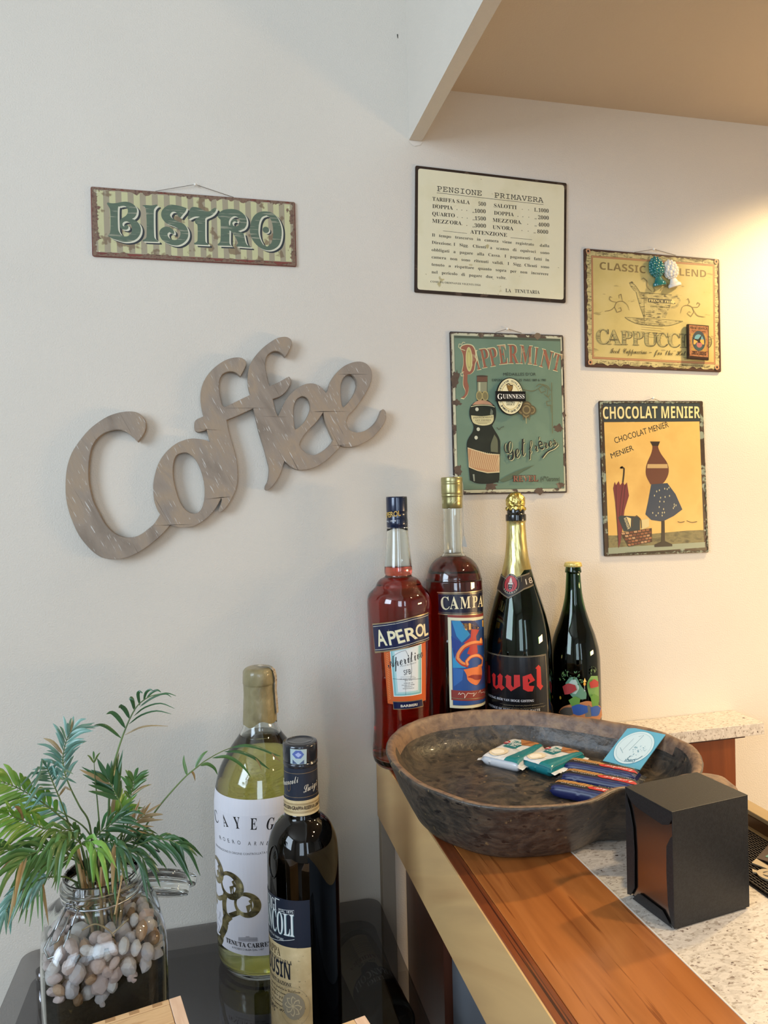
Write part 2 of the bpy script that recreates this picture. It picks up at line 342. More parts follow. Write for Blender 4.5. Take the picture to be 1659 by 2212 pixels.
def grime(a, name, q, cols, hx, hz, sc_=(90, 90, 90), amt=.30, thr=.0):
    """worn edge layer over a whole sign: opaque near the rim, broken up by noise, clear in the middle"""
    m = bpy.data.materials.new(name); nt, b = nodes(m); N = nt.nodes; L = nt.links
    cx = sum(p[0] for p in q)/4; cz = sum(p[1] for p in q)/4; W = max(p[0] for p in q)-min(p[0] for p in q); Hh = max(p[1] for p in q)-min(p[1] for p in q)
    tc = N.new('ShaderNodeTexCoord'); sp = N.new('ShaderNodeSeparateXYZ'); L.new(tc.outputs['Object'], sp.inputs[0])
    def M(op, x, y=None, c=None):
        n = N.new('ShaderNodeMath'); n.operation = op
        for i, v in enumerate((x, y, c)):
            if v is None: continue
            if isinstance(v, (int, float)): n.inputs[i].default_value = v
            else: L.new(v, n.inputs[i])
        return n.outputs[0]
    slope = (q[1][1]-q[0][1])/(q[1][0]-q[0][0])
    dx_ = M('SUBTRACT', sp.outputs[0], cx); dz_ = M('SUBTRACT', M('SUBTRACT', sp.outputs[2], cz), M('MULTIPLY', dx_, slope))
    ex = M('DIVIDE', M('SUBTRACT', W/2, M('ABSOLUTE', dx_)), hx); ez = M('DIVIDE', M('SUBTRACT', (abs(q[0][1]-q[3][1]))/2, M('ABSOLUTE', dz_)), hz)
    e = M('MINIMUM', ex, ez)
    def nz(s_, d=6):
        mp = N.new('ShaderNodeMapping'); mp.inputs['Scale'].default_value = s_; L.new(tc.outputs['Object'], mp.inputs[0]); n = N.new('ShaderNodeTexNoise'); n.inputs['Scale'].default_value = 1; n.inputs['Detail'].default_value = d; L.new(mp.outputs[0], n.inputs['Vector']); return n.outputs['Fac']
    n1 = nz(sc_); n2 = nz(tuple(v*.35 for v in sc_), 3)
    f = M('ADD', M('MULTIPLY', M('SUBTRACT', n1, .5), 2.2), M('MULTIPLY', M('SUBTRACT', n2, .5), 1.6))
    fac = M('SUBTRACT', M('ADD', f, amt), M('SUBTRACT', e, .5))
    r = N.new('ShaderNodeValToRGB'); r.color_ramp.elements[0].position = thr; r.color_ramp.elements[1].position = thr+.12; L.new(fac, r.inputs[0])
    rc_ = N.new('ShaderNodeValToRGB'); el = rc_.color_ramp.elements
    while len(el) < len(cols): el.new(.5)
    for i, c in enumerate(cols): el[i].position = .3+.4*i/max(1, len(cols)-1); el[i].color = (*lin(c), 1)
    L.new(nz(tuple(v*1.7 for v in sc_), 4), rc_.inputs[0]); L.new(rc_.outputs[0], b.inputs['Base Color']); b.inputs['Roughness'].default_value = .6
    L.new(r.outputs[0], b.inputs['Alpha'])
    U_ = lambda u, v: lerp2(q, u, v); a.poly([U_(.004, .006), U_(.996, .006), U_(.996, .994), U_(.004, .994)], m)
def lerp2(q, u, v):
    q = [Vector(p) for p in q]; return tuple((q[0]*(1-u)+q[1]*u)*(1-v)+(q[3]*(1-u)+q[2]*u)*v)
# BISTRO
q = [(-0.1763,2.0009),(0.142,1.9992),(0.1417,1.8927),(-0.177,1.8928)]
T = sign('bistro_sign', 'long striped metal BISTRO sign with green letters and rusty red border', q, tin('rust_red_edge', '7A3B30', '5E2E28', '3E231E'))
a = Art(); U = lambda u, v: lerp2(q, u, v)
M_cr = tin('striped_cream', 'BFBC90', 'B4AE86', '8A7A5C', thr=.62); M_ta = tin('striped_tan', '9C927A', 'A1957F', '7E6C55', thr=.60)
a.poly([U(.012, .035), U(.988, .035), U(.988, .94), U(.012, .94)], M_ta)
for i in range(17):
    u0 = .028+i*.0572
    a.poly([U(u0, .05), U(u0+.029, .05), U(u0+.031, .93), U(u0+.002, .93)], M_cr); a.same()
a.n += 1
grime(a, 'border_grime', q, ('5A3A32', '7C6450', '6A4438'), .014, .009, (110, 110, 110), .15)
LET = [([(-0.1531,1.9757),(-0.1519,1.9777),(-0.1456,1.9767),(-0.1383,1.9777),(-0.1309,1.9797),(-0.1245,1.9806),(-0.1181,1.9796),(-0.1127,1.9766),(-0.1091,1.9721),(-0.1082,1.9673),(-0.1094,1.9614),(-0.1123,1.9569),(-0.1161,1.9543),(-0.1106,1.9522),(-0.1061,1.9477),(-0.1035,1.9415),(-0.1035,1.9358),(-0.1053,1.9298),(-0.1096,1.9238),(-0.1162,1.9195),(-0.1236,1.9177),(-0.1309,1.9175),(-0.14,1.9196),(-0.1472,1.922),(-0.1526,1.9251),(-0.152,1.9275),(-0.1492,1.932),(-0.1483,1.9521),(-0.1486,1.9665),(-0.1503,1.9711)],
 [[(-0.1367,1.9692),(-0.1339,1.9723),(-0.1288,1.9738),(-0.1247,1.9729),(-0.1221,1.9683),(-0.1227,1.9625),(-0.1261,1.9579),(-0.1326,1.9532),(-0.1341,1.9483),(-0.1343,1.9415),(-0.1326,1.9378),(-0.1285,1.9366),(-0.1249,1.9368),(-0.122,1.9394),(-0.1224,1.9433),(-0.1256,1.9445),(-0.1284,1.9414),(-0.1304,1.9427),(-0.1305,1.9461),(-0.1282,1.9488),(-0.124,1.9499),(-0.1195,1.9473),(-0.1169,1.9417),(-0.1171,1.9349),(-0.12,1.9294),(-0.1252,1.9262),(-0.1315,1.9271),(-0.1355,1.9319),(-0.1374,1.9394)]]),
 ([(-0.1007,1.9765),(-0.0942,1.9774),(-0.0858,1.9775),(-0.0778,1.9796),(-0.0772,1.9777),(-0.0813,1.973),(-0.0829,1.9661),(-0.0835,1.9331),(-0.0822,1.9254),(-0.078,1.9228),(-0.0776,1.9203),(-0.0995,1.92),(-0.1009,1.9219),(-0.0961,1.9251),(-0.0947,1.9324),(-0.0943,1.9557),(-0.0948,1.9702),(-0.0966,1.9744)], []),
 ([(-0.0322,1.9769),(-0.0407,1.9792),(-0.0492,1.9806),(-0.0576,1.9805),(-0.0643,1.9771),(-0.0701,1.9709),(-0.0719,1.9639),(-0.07,1.9573),(-0.0641,1.9508),(-0.0558,1.9475),(-0.0483,1.9445),(-0.0441,1.9404),(-0.0429,1.9356),(-0.0449,1.9296),(-0.0498,1.9254),(-0.0554,1.9251),(-0.0601,1.9272),(-0.0624,1.9305),(-0.0627,1.9344),(-0.0598,1.937),(-0.0561,1.9348),(-0.0533,1.934),(-0.0525,1.9369),(-0.0541,1.9408),(-0.0587,1.9444),(-0.0652,1.9454),(-0.0719,1.9421),(-0.0753,1.9365),(-0.075,1.9307),(-0.0715,1.9241),(-0.065,1.9196),(-0.0566,1.9167),(-0.0472,1.9167),(-0.0385,1.9212),(-0.0326,1.9284),(-0.0308,1.9363),(-0.0322,1.9441),(-0.0367,1.9506),(-0.0442,1.9541),(-0.0536,1.9583),(-0.0572,1.9615),(-0.0581,1.9649),(-0.0551,1.969),(-0.0509,1.9697),(-0.0476,1.9675),(-0.0454,1.9628),(-0.0421,1.961),(-0.0392,1.9652),(-0.0343,1.9714)], []),
 ([(-0.0314,1.9606),(-0.0297,1.9671),(-0.0268,1.9759),(-0.0231,1.9793),(-0.0158,1.9793),(-0.0096,1.9771),(-0.0034,1.9743),(0.0029,1.9742),(0.0083,1.9783),(0.0126,1.9807),(0.0141,1.9787),(0.0124,1.9743),(0.007,1.9685),(0.0006,1.9648),(-0.0032,1.9625),(-0.004,1.957),(-0.0046,1.929),(-0.0037,1.9237),(0.0004,1.9218),(-0.0001,1.9196),(-0.0216,1.9195),(-0.0226,1.9215),(-0.0184,1.9239),(-0.0167,1.9283),(-0.0161,1.9498),(-0.0186,1.9529),(-0.0201,1.9571),(-0.0173,1.9615),(-0.012,1.9646),(-0.0183,1.9645),(-0.0235,1.9627),(-0.0288,1.9597)], []),
 ([(0.0154,1.9669),(0.0176,1.9714),(0.022,1.976),(0.0295,1.9792),(0.0391,1.9804),(0.0477,1.9794),(0.0551,1.9755),(0.0603,1.9699),(0.0622,1.9624),(0.0609,1.9547),(0.0565,1.949),(0.0478,1.9452),(0.0563,1.9424),(0.0575,1.9371),(0.0592,1.9284),(0.0622,1.9232),(0.0676,1.9213),(0.067,1.9196),(0.0444,1.92),(0.0445,1.9222),(0.0473,1.9256),(0.0453,1.9309),(0.0412,1.9382),(0.036,1.9444),(0.0341,1.9454),(0.0334,1.9269),(0.0344,1.9227),(0.037,1.9206),(0.0152,1.9199),(0.0147,1.9221),(0.0185,1.9261),(0.0198,1.9348),(0.0203,1.9597),(0.019,1.9628)],
 [[(0.0338,1.9605),(0.0366,1.9656),(0.042,1.9689),(0.0473,1.9679),(0.0504,1.9638),(0.0514,1.9595),(0.0491,1.955),(0.0448,1.9526),(0.0405,1.9534),(0.039,1.9571),(0.0407,1.9599),(0.0434,1.9606),(0.046,1.9592),(0.0477,1.9604),(0.0462,1.9635),(0.0419,1.9643),(0.0387,1.963),(0.0364,1.9596),(0.035,1.953),(0.0336,1.9551)]]),
 ([(0.0666,1.9463),(0.068,1.9573),(0.0721,1.9685),(0.0788,1.976),(0.0876,1.9797),(0.0974,1.9803),(0.1061,1.9773),(0.1135,1.969),(0.1176,1.9583),(0.1187,1.9473),(0.117,1.9351),(0.1124,1.9249),(0.1034,1.9184),(0.0935,1.9167),(0.0838,1.9195),(0.0753,1.9261),(0.0696,1.9345)],
 [[(0.0809,1.9516),(0.0828,1.9626),(0.0873,1.9706),(0.0945,1.9738),(0.0993,1.9708),(0.103,1.9628),(0.1045,1.952),(0.104,1.9398),(0.1009,1.9287),(0.0942,1.9226),(0.0878,1.9257),(0.0831,1.9342),(0.0809,1.9428)]])]
dx, dz = .0026, -.0019
for (dd, m) in ((2.1, '22282C'), (1.0, 'CFCBB4')):
    for i, (ol, hs) in enumerate(LET):
        f_ = lambda P_: [(x+dx*dd, z+dz*dd) for x, z in P_]
        a.poly(f_(ol), m, [f_(h_) for h_ in hs], sm=True)
        if i: a.same()
M_lg = tin('letter_green', '586856', '505F50', '8A8C78', (50, 50, 160), .60, (30, 30, 380))
for i, (ol, hs) in enumerate(LET):
    a.poly(ol, M_lg, hs, sm=True)
    if i: a.same()
dc = [(0.0928,1.9499),(0.0993,1.9483)]
a.ell((dc[0][0]+.004, dc[0][1]-.003), .0048, .0048, '22282C'); a.ell((dc[0][0]+.002, dc[0][1]-.0015), .005, .005, 'CFCBB4'); a.ell(dc[0], .0052, .0052, M_lg)
for u, v in ((.03, .08), (.965, .09), (.035, .93), (.968, .9)): a.ell(U(u, v), .0009, .0009, 'D8D2C0')
part(a.build('printed_face', F), T)
hanger(T, *[(-0.0178,2.0154),(-0.0796,2.001),(0.0422,2.0001)])
# PENSIONE PRIMAVERA
q = [(0.3517,2.077),(0.6368,2.0685),(0.6298,1.8513),(0.3444,1.8589)]
T = sign('tariff_sign', 'cream metal price list sign printed in Italian with a dark brown border', q, tin('dark_brown_edge', '33261E', '2A201A', '55453A'))
a = Art(); U = lambda u, v: lerp2(q, u, v)
c4 = [Vector(U(*p)) for p in ((.016, .022), (.982, .022), (.984, .975), (.018, .978))]; pts = []
for i in range(4):
    p, aa, b = c4[i], c4[i-1], c4[(i+1) % 4]; da = (aa-p).normalized()*.005; db = (b-p).normalized()*.005
    for k in range(5): t0 = k/4; pts.append(tuple((p+da)*(1-t0)**2+p*2*t0*(1-t0)+(p+db)*t0**2))
a.poly(pts, tin('cream_enamel', 'E0DABC', 'D8D1AE', 'B9AE82', (20, 20, 20), .70))
K = '26221E'
def tx(t, st, pp, h, m=K, **k): a.text(t, st, pp, h, m, **k); a.same()
tx('PENSIONE', 'mono', [(0.3894,2.0356),(0.4715,2.0333)], 0.00874); tx('PRIMAVERA', 'mono', [(0.4956,2.032),(0.5896,2.0294)], 0.00874)
a.line([(0.3887,2.0325),(0.5896,2.0261)], .0007, K); a.same()
for t, pp in (('TARIFFA SALA', [(0.3805,2.0184),(0.4491,2.0168)]), ('500', [(0.4649,2.0158),(0.4792,2.0157)]), ('DOPPIA', [(0.3802,2.0056),(0.4175,2.0051)]), ('„1000', [(0.4537,2.0027),(0.4785,2.003)]), ('QUARTO', [(0.3795,1.9928),(0.4208,1.9921)]), ('„1500', [(0.4538,1.9897),(0.4786,1.9902)]), ("MEZZ'ORA.", [(0.3792,1.9804),(0.4345,1.9794)]), ('„3000', [(0.4531,1.9771),(0.4785,1.9776)]), ('SALOTTI', [(0.4944,2.015),(0.5374,2.0141)]), ('L.1000', [(0.5714,2.0126),(0.5995,2.0121)]), ('DOPPIA', [(0.4941,2.0019),(0.5317,2.0012)]), ('„ 2000', [(0.572,1.9994),(0.5996,1.9996)]), ("MEZZ'ORA.", [(0.4913,1.9891),(0.5469,1.9884)]), ('„ 4000', [(0.5717,1.9865),(0.6002,1.9868)]), ("UN'ORA", [(0.491,1.9764),(0.5303,1.9762)]), ('„ 8000', [(0.5697,1.974),(0.5977,1.9741)]), ('ATTENZIONE', [(0.4487,1.9658),(0.518,1.9639)])):
    tx(t, 'sb', pp, 0.00646)
for x, y in [(0.4251,2.0053),(0.4339,2.0051),(0.4432,2.005),(0.4256,1.9921),(0.4344,1.9919),(0.4437,1.9917),(0.4426,1.9787),(0.5483,2.0141),(0.5605,2.0141),(0.5396,2.0011),(0.5493,2.001),(0.5606,2.001),(0.5582,1.9884),(0.5466,1.9764),(0.5588,1.976)]: a.ell((x, y+.0006), .0007, .0007, K, n=10); a.same()
a.line([(0.3986,1.9673),(0.4427,1.9655)], .0006, K); a.same(); a.line([(0.5246,1.9631),(0.566,1.9617)], .0006, K); a.same()
for t, pp in (('Il   tempo   trascorso   in   camera   viene   registrato', [(0.3782,1.9566),(0.5692,1.951)]), ('dalla', [(0.581,1.9501),(0.5993,1.9503)]), ('Direzione. I   Sigg.   Clienti   a   scanso   di   equivoci', [(0.3775,1.9438),(0.5727,1.9383)]), ('sono', [(0.5816,1.9376),(0.599,1.9374)]), ('obbligati   a   pagare   alla   Cassa.   I   pagamenti   fatti   in', [(0.3771,1.931),(0.5983,1.9249)]), ('camera   non   sono   ritenuti   validi.   I   Sigg.  Clienti   sono', [(0.3768,1.9186),(0.598,1.9119)]), ('tenuto   a   rispettare   quanto   sopra   per   non   incorrere', [(0.3765,1.9058),(0.5965,1.8993)]), ('nel   pericolo   di   pagare   due   volte.', [(0.3762,1.8926),(0.5149,1.8885)])):
    tx(t, 'sb', pp, 0.00513)
tx('COME DA ORDINANZE VIGENTI-1956', 'sb', [(0.3736,1.8767),(0.4656,1.8744)], 0.00323); tx('LA   TENUTARIA', 'sb', [(0.5128,1.866),(0.5786,1.8653)], 0.00608)
a.n += 1
for x, y in [(0.4713,2.0622),(0.6165,1.9144),(0.3659,1.8906),(0.4986,1.8612),(0.4893,1.8877)]: a.ell((x, y), .0012, .0005, '8C8262', rot=-.4, n=8)
part(a.build('printed_face', F), T)
# PIPPERMINT
q = [(0.4066,1.7931),(0.6236,1.7927),(0.6251,1.5061),(0.4076,1.5071)]
T = sign('peppermint_liqueur_sign', 'green metal mint liqueur sign picturing a dark bottle, oval badge stuck on it', q, tin('dark_tin_edge', '3C3431', '2E2826', '6A5A4C'))
a = Art(); U = lambda u, v: lerp2(q, u, v)
a.poly([U(.012, .008), U(.985, .008), U(.985, .99), U(.012, .99)], tin('chipped_white', 'C4C3A8', 'B0AF96', '5A4A40', (60, 60, 60), .56))
M_pg = tin('peppermint_green', '6C8470', '7B937C', '5E5A46', (14, 14, 14), .69, (16, 16, 16))
a.poly([U(.034, .024), U(.972, .024), U(.972, .972), U(.034, .972)], '4E5A4A'); a.poly([U(.038, .04), U(.968, .04), U(.968, .968), U(.038, .968)], M_pg)
RUST = tin('rust_spot', '5E4E42', '4A3C34', '7A6A58', (70, 70, 70), .55)
def blot(c, rx, ry, m, n=22, j=.34):
    pts = [(c[0]+rx*math.cos(2*math.pi*i/n)*random.uniform(1-j, 1+j), c[1]+ry*math.sin(2*math.pi*i/n)*random.uniform(1-j, 1+j)) for i in range(n)]; a.poly(pts, m, sm=True)
grime(a, 'chipped_rim', q, ('3C3431', '5A4A40', '8A8470'), .0045, .0045, (120, 120, 120), .1)
for (x, y), rx, ry in zip([(0.4646,1.7877),(0.573,1.7892),(0.4153,1.7099),(0.4159,1.669),(0.6101,1.6242),(0.4762,1.5207),(0.57,1.5102),(0.6111,1.5204),(0.4157,1.5507),(0.6218,1.6485),(0.6204,1.7537)], (.0050, .0062, .0075, .009, .009, .011, .0085, .008, .0075, .0035, .003), (.0050, .0058, .015, .005, .0065, .0075, .0060, .0055, .0095, .006, .005)): blot((x, y), rx, ry, RUST)
OUT = 'CFCB9E'; RD = tin('faded_red', '96604C', '8C5A48', 'A98A6C', (60, 60, 60), .62)
PL = [('I',[(0.4567,1.7267),(0.4625,1.7283)],0.03503),('P',[(0.4665,1.7302),(0.4812,1.7331)],0.03503),('P',[(0.4822,1.7331),(0.4974,1.7363)],0.03383),('E',[(0.4985,1.7372),(0.5139,1.7391)],0.03534),('R',[(0.5159,1.7394),(0.5345,1.7398)],0.03503),('M',[(0.5372,1.7399),(0.5602,1.7388)],0.03413),('I',[(0.5636,1.7379),(0.5696,1.7371)],0.03322),('N',[(0.5747,1.7356),(0.5959,1.7304)],0.03352),('T',[(0.5988,1.7298),(0.6129,1.7263)],0.03292)]
for i, (c_, pp, hh) in enumerate(PL):
    d = .0012; a.text(c_, 'sb', [(pp[0][0]-d, pp[0][1]-d), (pp[1][0]+d, pp[1][1]-d)], hh*.94+2*d, OUT)
    if i: a.same()
for i, (c_, pp, hh) in enumerate(PL):
    a.text(c_, 'sb', pp, hh*.94, RD)
    if i: a.same()
# big P (drawn open)
BP = [(0.4241,1.7638),(0.4279,1.7692),(0.4376,1.772),(0.448,1.7703),(0.4533,1.763),(0.4547,1.7547),(0.454,1.7501),(0.4561,1.744),(0.4534,1.7379),(0.4505,1.7257),(0.4439,1.7192),(0.4374,1.7178),(0.4368,1.7057),(0.4394,1.6951),(0.4366,1.6829),(0.4296,1.6745),(0.4229,1.6755),(0.4297,1.6801),(0.4322,1.6889),(0.4283,1.6995),(0.429,1.7177),(0.4269,1.7237),(0.4295,1.7359),(0.4295,1.7511),(0.4268,1.7593)]
a.poly(BP, OUT, sm=True); bx_ = sum(p[0] for p in BP)/len(BP); bz_ = sum(p[1] for p in BP)/len(BP)
a.poly([(bx_+(x-bx_)*.90, bz_+(z-bz_)*.965) for x, z in BP], RD, sm=True)
for s_ in ([(0.4341,1.7603),(0.4269,1.7624),(0.4219,1.766),(0.4231,1.7714),(0.4279,1.7707),(0.4301,1.7746),(0.4344,1.7742)], [(0.4308,1.723),(0.4251,1.7199),(0.4258,1.7154),(0.4306,1.7162)]): a.line(s_, .0012, OUT)
a.ell((0.4409,1.7449), .0062, .0215, OUT); a.ell((0.4409,1.7449), .0054, .0205, 'C3BC78'); a.ell((0.4409,1.7449), .0036, .0165, 'A9A268', inner=.8)
a.text('MÉDAILLES D’OR', 'x', [(0.5048,1.7171),(0.5675,1.7184)], 0.00513, '2C322C'); a.text('EXPONS UNIVERSELLES  PARIS 1889 & 1900', 'x', [(0.4832,1.7069),(0.5872,1.7084)], 0.00423, '2C322C')
# bottle illustration
DK = tin('bottle_print', '23281F', '2B3026', '4A4E3C', (40, 40, 40), .68)
a.poly([(0.4548,1.7151),(0.4743,1.7154),(0.4733,1.6741),(0.4797,1.6695),(0.4877,1.6619),(0.4894,1.6512),(0.4872,1.6389),(0.4812,1.6281),(0.4867,1.6189),(0.4946,1.605),(0.4959,1.5896),(0.4925,1.5311),(0.4862,1.5274),(0.4697,1.5254),(0.4502,1.5265),(0.4374,1.5321),(0.4344,1.5718),(0.4328,1.5946),(0.4368,1.6068),(0.4443,1.6174),(0.4462,1.6281),(0.4408,1.6403),(0.439,1.651),(0.4414,1.6616),(0.4488,1.6693),(0.4541,1.6739)], '141813', sm=True)
a.poly([(0.4557,1.7139),(0.4733,1.7141),(0.4723,1.6734),(0.4787,1.6689),(0.4867,1.6616),(0.4884,1.6512),(0.4862,1.6389),(0.48,1.6281),(0.4857,1.6183),(0.4936,1.6044),(0.4949,1.5896),(0.4915,1.5321),(0.4862,1.5285),(0.4698,1.5266),(0.4506,1.5276),(0.4384,1.533),(0.4355,1.5718),(0.4338,1.5946),(0.4378,1.6062),(0.4453,1.6168),(0.4472,1.6281),(0.4418,1.6403),(0.44,1.651),(0.4423,1.661),(0.4494,1.6684),(0.4551,1.6733)], DK, sm=True)
a.poly([(0.4551,1.7158),(0.4743,1.7161),(0.4744,1.7062),(0.4542,1.7059)], '6A4B3A'); a.ell((0.4647,1.7157), .0108, .0016, '4A3A2E')
a.poly([(0.4555,1.7053),(0.4734,1.7056),(0.473,1.6878),(0.4551,1.6876)], '8A8C70'); a.poly([(0.4578,1.7047),(0.461,1.7048),(0.4606,1.6885),(0.4574,1.6884)], 'B9B998')
for p in [(0.4585,1.6808),(0.4694,1.6809)]: a.ell(p, .0062, .0088, 'A79A66'); a.ell(p, .0045, .0066, '7E7650')
a.poly([(0.4447,1.6647),(0.4521,1.6708),(0.4635,1.6732),(0.4765,1.6703),(0.4837,1.6642),(0.4731,1.6656),(0.4633,1.6663),(0.4536,1.6655)], 'B98E70', sm=True); a.line([(0.4422,1.6616),(0.4535,1.664),(0.4665,1.6645),(0.4796,1.6634),(0.4869,1.6611)], .0012, 'D6D0A6')
for p in [(0.4534,1.6571),(0.455,1.622),(0.4506,1.6071)]: a.ell(p, .0032, .0034, 'C6C8B2', n=12)
a.poly([(0.4795,1.6588),(0.4834,1.6542),(0.4824,1.6465),(0.4776,1.648)], '6F7462'); a.poly([(0.4849,1.6128),(0.4909,1.602),(0.491,1.5804),(0.4776,1.5821),(0.478,1.5959)], '62664E', sm=True)
a.poly([(0.4421,1.6464),(0.4628,1.6449),(0.4844,1.6475),(0.4839,1.6373),(0.4771,1.6304),(0.4624,1.6284),(0.4479,1.6319),(0.4432,1.6388)], 'C9C294', sm=True); a.text('PIPPERMINT', 'sb', [(0.4462,1.6406),(0.4827,1.6419)], 0.00302, '5A4A36'); a.text('GET FRERES', 'sb', [(0.45,1.6365),(0.4789,1.637)], 0.00242, '5A4A36'); a.line([(0.4512,1.6345),(0.4773,1.6349)], .0005, '5A4A36'); a.line([(0.4544,1.6321),(0.4723,1.6324)], .0005, '5A4A36')
a.poly([(0.434,1.5901),(0.4516,1.5846),(0.471,1.5791),(0.4943,1.5773),(0.4932,1.545),(0.4702,1.5441),(0.4508,1.5487),(0.4356,1.555)], 'D6C59A'); a.poly([(0.4346,1.5882),(0.4516,1.5831),(0.471,1.5775),(0.4939,1.5758),(0.4929,1.5468),(0.4702,1.5459),(0.4508,1.5502),(0.4361,1.5565)], 'B58A62')
for i in range(17):
    a.line([lerp2([(0.4346,1.5882),(0.4939,1.5758),(0.4929,1.5465),(0.4361,1.5565)], min(1, .04+i*.06+.1), .0), lerp2([(0.4346,1.5882),(0.4939,1.5758),(0.4929,1.5465),(0.4361,1.5565)], .0+i*.06, 1.0)], .0007, 'E0CFA0')
    if i: a.same()
a.poly([(0.4928,1.5311),(0.5129,1.5416),(0.5364,1.5505),(0.5618,1.558),(0.5363,1.5459),(0.5194,1.5353),(0.4994,1.5279)], '55654F', sm=True)
a.poly([(0.4425,1.5427),(0.4458,1.5426),(0.4463,1.5304),(0.4439,1.5305)], '8F9484')
# frame ornament and medallion
OR = '6E6848'
a.line([(0.5974,1.7063),(0.5973,1.6641),(0.597,1.614)], .0010, OR)
for s_ in ([(0.5949,1.6735),(0.5884,1.6828),(0.5903,1.6953),(0.5803,1.7014),(0.5717,1.6951),(0.5766,1.6874),(0.5851,1.6906),(0.5836,1.6968)], [(0.5717,1.6951),(0.5598,1.6903),(0.5481,1.6917),(0.5397,1.6932)], [(0.5949,1.6735),(0.5864,1.6719),(0.5879,1.6641),(0.5948,1.6657),(0.5953,1.6516)], [(0.5667,1.6982),(0.5736,1.7029),(0.5887,1.7),(0.5953,1.6907)], [(0.5816,1.6859),(0.59,1.6797),(0.5952,1.686)]): a.line(s_, .0009, OR, taper=(.6, 1.3))
for p, r in zip([(0.5482,1.6623),(0.5389,1.656),(0.5573,1.6561),(0.5463,1.6498),(0.5473,1.6568)], (.0095, .0085, .0085, .0085, .0105)): a.ell(p, r, r, '5E5238'); a.ell(p, r*.75, r*.75, '8A7C54', inner=.7)
a.line([(0.5403,1.6436),(0.541,1.6382)], .0016, OR); a.line([(0.552,1.6436),(0.5522,1.6382)], .0016, OR); a.line([(0.5461,1.6436),(0.5464,1.632)], .0014, 'A79E74')
for m_, o_ in ((OUT, .0009), ('1C2220', 0)):
    a.text('Get', 'scr', [(x+o_, y-o_) for x, y in [(0.5085,1.5648),(0.5488,1.5768)]], 0.03247, m_, arch=0); a.text('fréres', 'scr', [(x+o_, y-o_) for x, y in [(0.5471,1.5768),(0.6051,1.5936)]], 0.02265, m_)
    a.line([(x+o_, y-o_) for x, y in [(0.5756,1.5703),(0.586,1.5812),(0.5998,1.5873),(0.6076,1.5936),(0.6052,1.5983)]], .0030 if o_ == 0 else .0034, m_, taper=(1, .6, .2))
a.text('REVEL', 'sb', [(0.5172,1.5276),(0.5675,1.5275)], 0.01178, '3A2A22'); a.text('REVEL', 'sb', [(0.5186,1.5285),(0.5662,1.5284)], 0.00997, RD)
a.text('(HᵗᵉGaronne)', 'x', [(0.5709,1.5279),(0.6094,1.5278)], 0.00815, '2C322C')
a.line([(0.4893,1.625),(0.4933,1.6212),(0.4983,1.625),(0.5033,1.6266)], .0012, '4A5044')
part(a.build('printed_face', F), T)
hanger(T, *[(0.5144,1.8006),(0.4925,1.7938),(0.5421,1.7945)])
# round beer badge stuck on it
bc = (0.5148,1.6798)
B = thing('round_beer_badge', 'oval cream and black stout badge magnet on the green sign', 'magnet', (bc[0], -.0055, bc[1]))
part(prism('badge_body', [(bc[0]+.0262*math.cos(i*.1309), bc[1]+.0333*math.sin(i*.1309)) for i in range(48)], 'y', -.0105, -.0066, mat('badge_black', '17130F', .35), bev=.0008), B)
part(box('name_bar', (bc[0]-.0288, -.0125, bc[1]-.0092), (bc[0]+.0288, -.0108, bc[1]+.0088), mat('badge_bar', '0E0D0C', .3), bev=.0006), B)
a = Art(); a.ell(bc, .0246, .0316, 'E3DBB0', n=48); a.ell(bc, .0175, .0235, 'B79A4A', n=48); a.ell(bc, .0166, .0226, 'EAE2B8', n=48)
for word, top in (('GENUINE QUALITY', 1), ("ST.JAMES'S GATE DUBLIN", 0)):
    n = len(word)
    for i, ch in enumerate(word):
        if ch == ' ': continue
        t = (i-(n-1)/2)/(n-1); an = math.pi/2-t*2.4 if top else -math.pi/2+t*2.6
        p = Vector((bc[0]+.0197*math.cos(an), bc[1]+(.0257 if top else .0290)*math.sin(an))) if top else Vector((bc[0]+.0222*math.cos(an), bc[1]+.0285*math.sin(an)))
        d = Vector((math.sin(an), -math.cos(an)))*(1 if top else -1); wdt = .00150 if ch not in 'I.\'' else .0006
        a.text(ch, 'xb', [tuple(p-d*wdt), tuple(p+d*wdt)], .0033, K); a.same()
a.n += 1
hp = [(0.5077,1.7002),(0.5149,1.6991),(0.5202,1.6984),(0.5194,1.6929),(0.5163,1.6867),(0.5122,1.687),(0.5091,1.6944)]
a.poly(hp, '6B4A22', sm=True)
for i in range(6): a.line([(hp[0][0]+.0015+i*.0018, hp[0][1]-.001), (hp[4][0]-.002+i*.0006, hp[4][1]+.002+i*.001)], .00035, 'C9A24A')
a.line([(0.5077,1.7002),(0.5117,1.7018),(0.5159,1.6994),(0.5203,1.6994)], .0016, '3A2614')
a.text('EXTRA', 'sb', [(0.5069,1.6674),(0.5232,1.6675)], 0.00302, K); a.text('STOUT', 'sb', [(0.5072,1.6636),(0.5224,1.6636)], 0.00302, K)
part(a.build('badge_print', wallmap(-.0106)), B)
a = Art(); a.text('G', 'sb', [(0.4896,1.6742),(0.4992,1.6743)], 0.00936, 'EDEAE0'); a.text('UINNESS', 'sb', [(0.4999,1.6755),(0.541,1.6758)], 0.00755, 'EDEAE0'); a.same()
part(a.build('name_lettering', wallmap(-.0126)), B)
